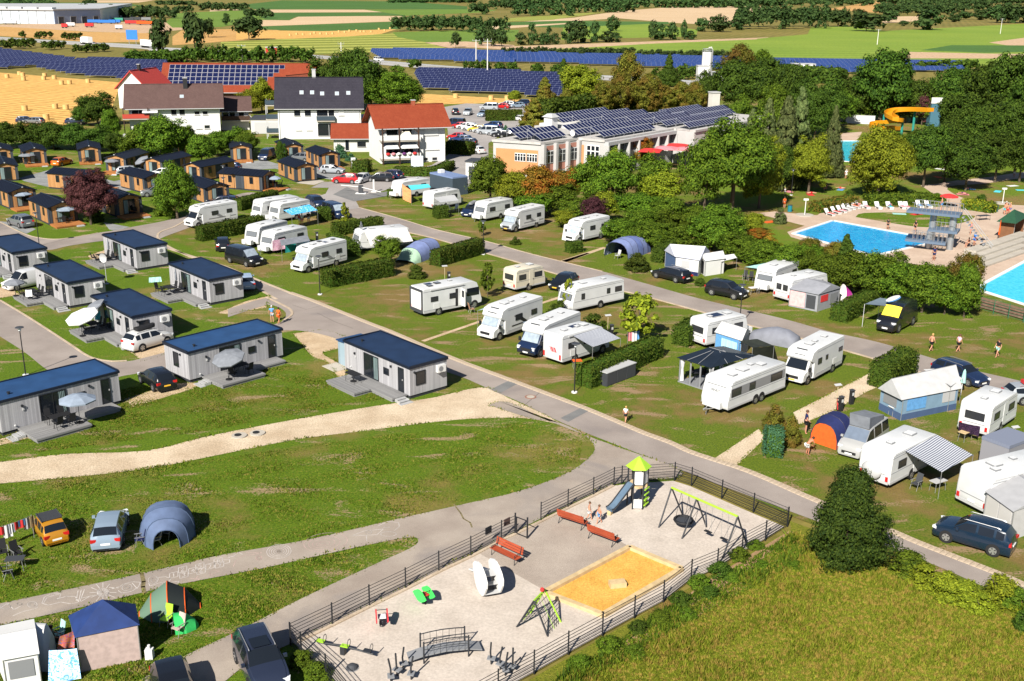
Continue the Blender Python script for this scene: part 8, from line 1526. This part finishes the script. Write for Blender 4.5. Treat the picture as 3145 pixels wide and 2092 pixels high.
tp=zE(1330,1200);hp=height_to(tp,300+930/2.614);tip,end=zE(1180,893,hp),zE(1600,935,hp);td=thing('diving_tower','tall steel diving tower with blue railed platforms','diving tower',tp,ang(end,tip));M_st=mat('brushed_steel',(.38,.40,.42),.35,metal=.6);M_plat=mat('platform_blue_grey',(.10,.14,.20),.6)
cs,sn=math.cos(-ang(end,tip)),math.sin(-ang(end,tip));X=lambda p:(p.x-tp.x)*cs-(p.y-tp.y)*sn;x0,x1=X(end),X(tip)
def deckp(xa,xb,y0,y1,z):
 o=put('platform',MB().box(xa,xb,y0,y1,z,z+.3),M_plat,td);b=MB()
 for y in(y0+.05,y1-.05):
  b.tube([(xa,y,z+1.35),(xb-.6,y,z+1.35)],.035,5)
  for k in range(int((xb-xa)/.5)):b.tube([(xa+k*.5,y,z+.3),(xa+k*.5,y,z+1.35)],.035,4)
 put('railing',b,M_mgrey,o)
deckp(x0,x1,-1.3,1.3,hp);deckp(x0,x0+(x1-x0)*.55,-1.2,1.4,hp*.52);deckp(x0+1,x1-.5,1.8,2.8,1.0)
for x,y,h in((0,-.4,hp),(0,.9,hp*.52),(x0+.8,.2,hp)):put('column',MB().cyl(x,y,0,h,.42,16).mesh('c',40),M_st,td)
for k in range(14):put('stair_tread',MB().box(x0-.4-k*.28,x0-.15-k*.28,-1.0,.2,hp*(1-k/14)-.2,hp*(1-k/14)-.12),M_galv,td)
put('stair_rail',MB().tube([(x0-.2,-1.0,hp+.9),(x0-4.1,-1.0,.9)],.04,5).tube([(x0-.2,.2,hp+.9),(x0-4.1,.2,.9)],.04,5),M_galv,td)
sl=thing('water_slide','winding yellow water slide on green supports','water slide',zE(1100,290));o0=sl.location.copy();Y_=mat('slide_yellow',(.56,.235,.008),.4)
pth=smooth([zE(x,y,z)for x,y,z in((1340,110,6.0),(1200,105,5.6),(1060,110,5.2),(1000,140,4.6),(1060,180,4.0),(1090,195,3.5),(1000,205,2.9),(900,215,2.3),(885,240,1.8),(960,255,1.3),(1090,255,.8))],4);hz=[6.0,5.6,5.2,4.6,4.0,3.5,2.9,2.3,1.8,1.3,.8];rr=[]
for i,p in enumerate(pth):
 t_=(pth[min(i+1,len(pth)-1)]-pth[max(0,i-1)]).normalized();n_=Vector((-t_.y,t_.x,0));z=hz[min(10,i//4)]+(hz[min(10,i//4+1)]-hz[min(10,i//4)])*(i%4)/4;q=Vector((p.x-o0.x,p.y-o0.y,z));rr.append([tuple(q+n_*a+Vector((0,0,b_)))for a,b_ in((-.85,.75),(-.8,.05),(.8,.05),(.85,.75),(.95,.75),(.9,-.12),(-.9,-.12),(-.95,.75))])
put('chute',MB().loft(rr).mesh('c',40),Y_,sl)
for i in(4,12,20,28):q=rr[i][1];put('support',MB().cyl(q[0],q[1],0,q[2],.28,8),mat('support_green',(.02,.22,.18),.5),sl)
e_=zE(1360,230)-o0;put('start_tower',MB().box(e_.x-1.4,e_.x+1.2,e_.y-1.2,e_.y+1.2,0,5.6),mat('tower_blue',(.05,.13,.18),.6),sl);put('tower_rail',MB().box(e_.x-1.6,e_.x+1.5,e_.y-1.4,e_.y-1.3,5.6,7.0),W_white,sl)
for xa,xb,y in((660,890,215),(340,440,190)):a,b_=zE(xa,y-(6 if xa<500 else 10)),zE(xb,y);o=thing('garden_wall','low white wall '+('beside the yellow slide' if xa>500 else 'among the conifers'),'wall',a,ang(a,b_));put('wall',MB().box(0,(b_-a).length,0,.3,0,2.0),W_white,o);put('coping',MB().box(-.05,(b_-a).length+.05,-.05,.35,2.0,2.08),M_lgrey,o)
f_=[zE(1880,1130),zE(2000,1145),zE(2080,1090),zE(1960,1070)];block('pool_kiosk','open wooden hut with a green tiled hip roof by the pool',f_,2.4,3.6,mat('hut_wood',(.16,.07,.03),.8,.1,2),mat('green_roof',(.018,.07,.035),.7,.1,2),cat='hut',over=.9,hip=2,open_=(1,3))
parasol(zE(1880,1165),'closed orange parasol beside the green roofed hut',T_orange,h=3.0,closed=True);parasol(zE(1480,880),'red parasol behind the diving tower',T_red,r=1.4,h=2.2)
M_plas=mat('white_plastic',(.62,.62,.61),.5);g_='white sun loungers'
for i,(x,y)in enumerate(((530,945),(580,930),(625,920),(660,905),(695,895),(735,885),(770,878),(825,888),(920,890),(1010,890),(1110,888),(1150,890),(1250,880),(1320,880))):
 m=(T_red,T_red,T_pink,M_plas,M_plas,T_orange,M_plas,T_pink,M_plas,T_aqua,T_pink,T_pink,T_sky,T_sky)[i];t=thing('sun_lounger','white plastic sun lounger '+('with a coloured towel' if m is not M_plas else 'without a towel')+' in the row by the diving pool','sun lounger',zE(x,y),R(-60 if i<7 else-85),g_)
 part('bed','slb',lambda b:b.box(-.5,.95,-.33,.33,.28,.36),M_plas,t);part('backrest','slk',lambda b:b.slab([(-.5,-.33,.34),(-.5,.33,.34),(-.95,.33,.85),(-.95,-.33,.85)][::-1],.07),M_plas,t)
 for lx_ in(-.4,.8):part('leg',('sll',lx_),lambda b:b.box(lx_,lx_+.08,-.3,.3,0,.28),M_plas,t)
 if m is not M_plas:part('towel','slt',lambda b:b.box(-.45,.85,-.26,.26,.365,.385),m,t)
tw=(T_red,T_sky,T_pink,T_white,T_aqua,T_orange,T_purple,T_mint)
for i,(x,y)in enumerate(((375,780),(1650,735),(1600,778),(2000,710),(1880,755),(1400,640),(1700,615),(1090,935),(1230,938),(620,740),(200,755),(1420,575),(2075,745),(50,1000))):p=zE(x,y);tag(put('beach_towel',MB().box(-.5,.5,-.95,.95,.02,.05),tw[i%8],None,(p.x,p.y,.01),R(i*37)),'%s beach towel spread out on the pool lawn'%('red','sky blue','pink','white','turquoise','orange','purple','mint')[i%8],'towel','beach towels')
for i,(x,y)in enumerate(((210,915),(1862,915))):t=thing('litter_bin','teal litter bin '+('by the small conifer' if i==0 else 'by the low yellow hedge'),'bin',zE(x,y));put('bin',MB().cyl(0,0,0,.95,.33,12),mat('teal_bin',(.01,.16,.20),.5),t);put('rim',MB().cyl(0,0,.95,1.0,.36,12),M_dgrey,t)
for x,y in((330,945),(1918,850)):t=thing('shower_post','white shower post on a round plinth '+('by the red hedge' if x<999 else 'on the pool lawn'),'shower',zE(x,y));put('post',MB().cyl(0,0,0,2.4,.06,8),W_white,t);put('head',MB().box(-.35,.35,-.1,.1,2.2,2.45),W_white,t);put('plinth',MB().cyl(0,0,-.02,.1,1.3,16),M_conc,t)
for x,y,lab in((1760,985,'dark'),(1730,1150,'orange')):c=zE(x,y);table(c,R(20),lab+' picnic table on the pool terrace',L=2.0,m=M_dgrey if lab=='dark' else M_timber,group=None)
for i,(x,y)in enumerate(((10,-3.2),(14.5,-3.6),(19,-3.4),(23,-8),(28,-7.5),(16,-7))):c_,s_=math.cos(PBY),math.sin(PBY);t=parasol(Vector((PBO.x+x*c_-y*s_,PBO.y+x*s_+y*c_,0)),'large red parasol on the pool terrace',(T_red,T_pink)[i%2],r=2.7,h=4.4,n=4,az=R(30),group='red parasols')
a,b_=S((2920,930),(3190,1005));o=thing('pool_fence','green wire fence with timber boards below the pool','fence',a,ang(a,b_));l_=(b_-a).length
for k in range(7):put('post',MB().cyl(k*l_/6,0,0,1.6,.04,6),mat('green_post',(.03,.12,.06),.6),o)
for k in range(5):put('rail',MB().box(0,l_,-.012,.012,.2+k*.33,.23+k*.33),mat('green_post',(0,0,0)),o)
for k in range(4):put('board',MB().box(0,l_,.9,1.0,.1+k*.27,.34+k*.27),mat('weathered_board',(.16,.10,.07),.8,.2,3),o)
# ============ people
POSE={'walk':dict(hip=(0,0,.92),neck=(.03,0,1.46),head=(.06,0,1.62),lk=(.16,.09,.50),lf=(.22,.09,.05),rk=(-.02,-.09,.50),rf=(-.26,-.09,.09),le=(-.10,.24,1.16),lh=(-.02,.25,.92),re=(.08,-.24,1.16),rh=(.20,-.22,.95)),'stand':dict(hip=(0,0,.92),neck=(0,0,1.46),head=(.03,0,1.63),lk=(.02,.10,.50),lf=(0,.11,.05),rk=(.02,-.10,.50),rf=(0,-.11,.05),le=(-.02,.27,1.16),lh=(.05,.28,.92),re=(.02,-.27,1.16),rh=(.18,-.20,1.0)),'bend':dict(hip=(-.12,0,.85),neck=(.28,0,1.22),head=(.42,0,1.28),lk=(.02,.10,.47),lf=(-.05,.11,.05),rk=(.02,-.10,.47),rf=(-.05,-.11,.05),le=(.36,.22,.95),lh=(.42,.12,.70),re=(.36,-.22,.95),rh=(.42,-.12,.70)),'sit':dict(hip=(0,0,.42),neck=(-.08,0,.95),head=(-.04,0,1.12),lk=(.42,.10,.46),lf=(.44,.11,.05),rk=(.42,-.10,.46),rf=(.44,-.11,.05),le=(.02,.26,.70),lh=(.26,.20,.58),re=(.02,-.26,.70),rh=(.26,-.20,.58)),'lie':dict(hip=(0,0,.15),neck=(-.55,0,.15),head=(-.73,0,.18),lk=(.42,.10,.22),lf=(.82,.12,.10),rk=(.42,-.10,.12),rf=(.84,-.10,.08),le=(-.28,.30,.10),lh=(-.05,.34,.08),re=(-.30,-.30,.10),rh=(-.60,-.36,.08))}
def skin(name,V,E,Rr):
 me=bpy.data.meshes.new(name);me.from_pydata(V,E,[]);o=bpy.data.objects.new(name,me);col.objects.link(o)
 o.modifiers.new('s','SKIN');o.modifiers.new('d','SUBSURF').levels=1
 for i,r in enumerate(Rr):me.skin_vertices[0].data[i].radius=(r,r)
 me.skin_vertices[0].data[0].use_root=True
 dg=bpy.context.evaluated_depsgraph_get();dg.update();q=bpy.data.meshes.new_from_object(o.evaluated_get(dg));bpy.data.objects.remove(o);q.shade_smooth();return q
def body(pose):
 if('b',pose)in MESH:return MESH['b',pose]
 d={k:Vector(v)for k,v in POSE[pose].items()};sh=d['neck']-(d['neck']-d['hip'])*.08;W=lambda y:Vector((0,y,0))
 mid=d['hip']+(d['neck']-d['hip'])*.5;ft=Vector((.13,0,-.02))if pose!='lie' else Vector((.02,0,.12));dn=(d['hip']-d['neck']).normalized()*.04
 V=[d['hip'],mid,sh,d['neck'],d['head']+(d['neck']-d['head'])*.35,d['head'],d['head']+(d['head']-d['neck'])*.35];E=[(i,i+1)for i in range(6)];r=[.13,.125,.14,.055,.07,.10,.07]
 for s,k,f,e,h in((1,'lk','lf','le','lh'),(-1,'rk','rf','re','rh')):
  n=len(V);hp=d['hip']+W(.09*s)+dn;V+=[hp,d[k],d[f],d[f]+ft];E+=[(0,n),(n,n+1),(n+1,n+2),(n+2,n+3)];r+=[.095,.062,.042,.038]
  n=len(V);fd=(d[h]-d[e]).normalized();V+=[sh+W(.18*s),d[e],d[h],d[h]+fd*.08];E+=[(2,n),(n,n+1),(n+1,n+2),(n+2,n+3)];r+=[.062,.045,.032,.026]
  for q in(-.03,-.01,.012,.034):V.append(d[h]+fd*.15+Vector((q,0,0)));E.append((n+3,len(V)-1));r.append(.009)
  V.append(d[h]+fd*.07+Vector((.055,0,0)));E.append((n+2,len(V)-1));r.append(.01)
 out=dict(body=skin('body',V,E,r));hp=d['hip']
 out['shirt']=skin('shirt',[mid-(mid-hp)*.7,mid,sh,sh+W(.18),sh+W(.18)+(d['le']-sh-W(.18))*.6,sh-W(.18),sh-W(.18)+(d['re']-sh+W(.18))*.6],[(0,1),(1,2),(2,3),(3,4),(2,5),(5,6)],[.15,.145,.16,.08,.066,.08,.066])
 out['shorts']=skin('shorts',[hp,hp+W(.09)+dn,hp+W(.09)+(d['lk']-hp-W(.09))*.7,hp-W(.09)+dn,hp-W(.09)+(d['rk']-hp+W(.09))*.7],[(0,1),(1,2),(0,3),(3,4)],[.148,.112,.088,.112,.088])
 b=MB();c=d['head']+(d['head']-d['neck'])*.12;b.ball((c.x-.025,c.y,c.z+.025),(.115,.10,.115),10,7);out['hair']=b.mesh('hair',60)
 b=MB();a=d['head']+Vector((.10,0,0))if pose!='lie' else d['head']+Vector((0,0,.10));u=Vector((0,.035,.03));b.ball(a+Vector((.012,0,-.01)),.018,6,4);out['nose']=b.mesh('nose',60)
 b=MB();[b.ball(a+Vector((-.012,s*.036,.025)),.012,6,4)for s in(1,-1)];b.box(a.x-.012,a.x+.004,-.03,.03,a.z-.055,a.z-.045);out['face']=b.mesh('face');MESH['b',pose]=out;return out
SK=mat('skin',(.50,.24,.15),.6,.06,4);SK2=mat('tanned_skin',(.42,.18,.10),.6,.06,4);H_={'dark':mat('dark_hair',(.03,.018,.012),.7),'blond':mat('blond_hair',(.45,.28,.10),.7),'grey':mat('grey_hair',(.45,.44,.42),.7),'brown':mat('brown_hair',(.10,.05,.025),.7)}
def person(p,yaw,pose,label,shirt=None,shorts=None,hair='brown',h=1.72,group=None,z=0.03):
 t=thing('person',label,'person',(p.x,p.y,z),yaw,group);s=h/1.74;t.scale=(s,s,s);m=body(pose);put('body',m['body'],SK2 if hair=='dark' else SK,t)
 if shirt:put('shirt',m['shirt'],shirt,t)
 if shorts:put('shorts',m['shorts'],shorts,t)
 put('hair',m['hair'],H_[hair],t);put('nose',m['nose'],SK,t);put('face',m['face'],H_['dark'],t)
T_blk=M_black
for z,x,y,dg,po,lab,sh,so,ha,h in((zG,1123,1440,100,'stand','grey haired person in a pale blue shirt walking by the cabin lawn',T_sky,T_grey,'grey',1.7),(zG,1190,1455,60,'walk','dark haired person in an orange dress beside the cabin lawn',T_orange,T_orange,'dark',1.65),(zJ,2045,1268,20,'walk','blond person in dark swimwear walking on the grass by the upper road',None,T_blk,'blond',1.68),(zM,1700,90,15,'walk','person in a pink patterned dress striding towards the pool path',T_pinkp,T_blk,'brown',1.66),(zM,2045,135,200,'walk','person in a black top with a pale towel skirt on the brown patch',T_blk,T_mint,'brown',1.68),(zL,735,1330,60,'walk','blond child in a white shirt running along the paver kerb',T_white,T_blk,'blond',1.3),(zM,365,805,-10,'stand','person in a navy shirt and black shorts looking down by the gravel path',T_navy,T_blk,'brown',1.82),(zM,385,990,25,'bend','shirtless person in pale shorts leaning over beside the pop up tent',None,T_white,'dark',1.6),(zR,738,378,-10,'walk','shirtless child in white shorts running by the slide',None,T_white,'brown',1.25),(zR,793,395,190,'walk','shirtless child in blue trunks running beside the slide',None,T_sky,'brown',1.25),(zG,1430,445,260,'stand','person in a white top standing under the blue awning',T_white,T_pink,'brown',1.65),(zG,1405,440,270,'stand','person in a red top standing under the blue awning',T_red,T_white,'dark',1.6),(zG,1495,425,280,'stand','person in a black top at the edge of the blue awning',T_blk,T_white,'brown',1.65),(zE,165,890,80,'walk','person in an orange swimsuit crossing the pool lawn',T_orange,T_orange,'brown',1.7),(zE,170,785,120,'stand','child in white by a towel on the pool lawn',T_white,T_white,'blond',1.2),(zE,1215,1082,200,'stand','person in a black swimsuit at the diving pool edge',T_blk,T_blk,'brown',1.7),(zE,995,1060,250,'stand','person in dark trunks at the pool ladder',T_blk,T_blk,'dark',1.5),(zE,1690,1190,200,'stand','person in a blue swimsuit by the terrace steps',T_blue,T_blue,'brown',1.75),(zE,1660,1100,150,'stand','person in a pink wrap beside the orange table',T_pink,T_pink,'blond',1.7),(zE,1365,1310,90,'stand','person in a dark blue shirt below the diving tower',T_navy,T_navy,'dark',1.75),(zE,660,655,90,'stand','person in white walking between the lime trees',T_white,T_white,'grey',1.7),(zE,1640,1200,210,'sit','person sitting on the terrace steps',None,T_blk,'brown',1.7),(zE,500,745,200,'sit','person in a pink top sitting at the tree',T_pink,T_pink,'brown',1.6),(zE,2010,640,240,'walk','person in a black top walking on the pool path',T_blk,T_white,'dark',1.7),(zE,415,300,240,'stand','person in white at the far conifer',T_white,T_sky,'brown',1.7),(zE,1510,320,220,'walk','person in swimwear on the far path',None,T_red,'brown',1.7),(zP,430,1300,20,'sit','dark haired person sitting behind the pink cloth',T_blk,T_blk,'dark',1.7)):
 person(z(x,y),R(dg),po,lab,sh,so,ha,h)
g_='bathers at the pool'
for i,(x,y,po)in enumerate(((1930,940,'stand'),(1955,945,'stand'),(1975,935,'stand'),(1940,925,'stand'))):person(zE(x,y),R(90*i),po,'bather standing in the group by the pool entrance',None,(T_aqua,T_red,T_blue,T_blk)[i],('brown','dark','blond','grey')[i],1.7,g_)
for i,(x,y)in enumerate(((380,775),(1640,735),(1230,938),(1600,778),(620,735),(745,880),(1010,885))):person(zE(x,y),R(40*i),'lie','bather lying on a towel in the pool park',(None,T_pink)[i%2],(T_red,T_blk,T_blue,T_purple)[i%4],'brown',1.7,g_,.35 if i>4 else.1)
person(zE(1425,905,hp+.3),R(150),'stand','bather standing on the top diving platform',None,T_sky,'brown',1.75,None,hp+.32)
# ============ small camp gear
CH=lambda z,x,y,dg,lab,m,fr=None:chair(z(x,y),R(dg),lab,m,fr or M_steel,None,'folding_chair')
for z,x,y,dg,lab,m in((zP,1100,500,200,'navy folding chair beside the dome tent',T_navy),(zP,1225,500,215,'white reclining chair with a green towel at the dome tent',W_white),(zP,1320,440,250,'pale folding stool inside the dome tent porch',T_grey),(zP,1405,1200,240,'beige folding chair beside the green pop up tent',T_rose),(zP,1310,1130,250,'neon green low chair by the sage dome tent',M_green),(zP,140,610,320,'black camp chair with a steel frame by the laundry line',M_black),(zP,70,760,30,'low black camp chair beside the camp table',M_black),(zP,460,1260,230,'pale mint folding chair behind the pink cloth',T_mint),(zP,30,600,300,'black camp chair under the laundry line',M_black),(zM,1330,1290,215,'dark reclining camp chair under the striped awning',M_dgrey),(zI,545,600,240,'pale reclining chair in the tunnel tent porch',M_lgrey),(zI,655,650,220,'pale striped camp chair before the tunnel tent',M_lgrey),(zH,1000,430,250,'white folding chair beneath the white awning',W_white),(zH,950,430,30,'white low stool beneath the white awning',W_white),(zH,1165,1470,20,'red brown camp chair before the integrated motorhome',mat('tan_cloth',(.38,.2,.12),.8)),(zI,1960,870,250,'black camp chair by the turquoise canopy',M_black),(zI,2020,880,250,'black reclining camp chair by the turquoise canopy',M_black),(zJ,1040,800,200,'black striped recliner leaning at the grey awning',M_dgrey)):CH(z,x,y,dg,lab,m)
for z,x,y,dg,lab,L,m in((zM,1520,1300,30,'pale folding table under the striped awning',1.1,M_lgrey),(zM,1760,860,40,'wooden camp table under the purple cloth',1.2,M_timber),(zM,1145,640,20,'white camp table before the frame tent',.9,W_white),(zP,130,690,10,'low black camp table beside the camp chairs',1.0,M_dgrey),(zI,2040,1010,20,'folding airer with pale laundry at the white caravan',.9,W_white),(zL,240,770,10,'orange round topped camp table by the hedge',.8,T_orange)):table(z(x,y),R(dg),lab,L=L,W=.6,m=m,group=None,leg=M_steel)
def line(z,a,b_,items,label):
 A,B=z(*a),z(*b_);t=thing('laundry_line',label,'laundry line',A,ang(A,B));l=(B-A).length;put('line',MB().tube([(0,0,1.45),(l/2,0,1.38),(l,0,1.45)],.008,4),M_steel,t);put('pole',MB().cyl(0,0,0,1.5,.02,6).cyl(l,0,0,1.5,.02,6),M_steel,t)
 for i,(m,w,h)in enumerate(items):x=(i+.15)*l/len(items);n=5;put('garment',MB().add([(x+w*k/n,.04*math.sin(k*2+i),1.40-hh)for hh in(0,h)for k in range(n+1)],[(k,k+1,k+7,k+6)for k in range(n)]),m,t)
line(zP,(0,540),(270,440),((T_red,.5,.5),(W_white,.5,.8),(T_grey,.4,.6),(T_red,.7,.5),(T_sky,.5,.4),(T_grey,.4,.7),(mat('khaki',(.2,.15,.08),.9),.4,.7)),'laundry line with red and grey clothes beside the mustard car')
line(zI,(920,520),(1130,490),((T_pink,.5,.8),(W_white,.7,.7),(T_mint,.6,.8),(T_aqua,1.2,.8),(T_sky,.7,.8)),'laundry line with turquoise towels beside the tunnel tent')
line(zL,(755,560),(870,540),((T_pink,.4,.8),(W_white,.5,.9),(T_sky,.4,.8)),'short laundry line with white and pink towels by the young tree')
p=zM(1800,780,1.2);cloth('purple patterned cloth under the open caravan window',[zM(1710,700,1.55),zM(1900,740,1.55),zM(1885,830,.5),zM(1705,780,.5)],T_bw)
o=thing('striped_umbrella','blue and white striped closed sunshade leaning at the frame tent','parasol',zM(1725,470),R(60));put('pole',MB().tube([(0,0,0),(.5,0,1.9)],.02,6),W_white,o);put('canopy',MB().tube([(.28,0,1.0),(.5,0,1.9),(.55,0,2.1)],.22,8,.02),T_mint,o)
o=thing('bicycle','dark red bicycle leaning at the power pillar','bicycle',zM(640,610),R(80))
for x in(-.52,.52):put('wheel',MB().tube([(x+.33*math.cos(a),0,.34+.33*math.sin(a))for a in(k*.393 for k in range(17))],.022,5),M_tyre,o)
put('frame',MB().tube([(-.52,0,.34),(-.15,0,.34),(.32,0,.82),(-.22,0,.80),(-.52,0,.34)],.022,5).tube([(-.15,0,.34),(-.25,0,.92)],.02,5).tube([(.52,0,.34),(.32,0,.95)],.02,5),T_red,o);put('saddle',MB().box(-.38,-.14,-.07,.07,.92,.97),M_black,o);put('handlebar',MB().tube([(.30,-.28,.98),(.32,0,.96),(.30,.28,.98)],.016,5),M_trim,o)
o=thing('water_canister','white plastic camp canister beside the pavilion tent','canister',zP(1180,1390));put('body',MB().box(-.18,.18,-.15,.15,0,.55),W_white,o);put('cap',MB().cyl(0,0,.55,.75,.07,8),W_white,o)
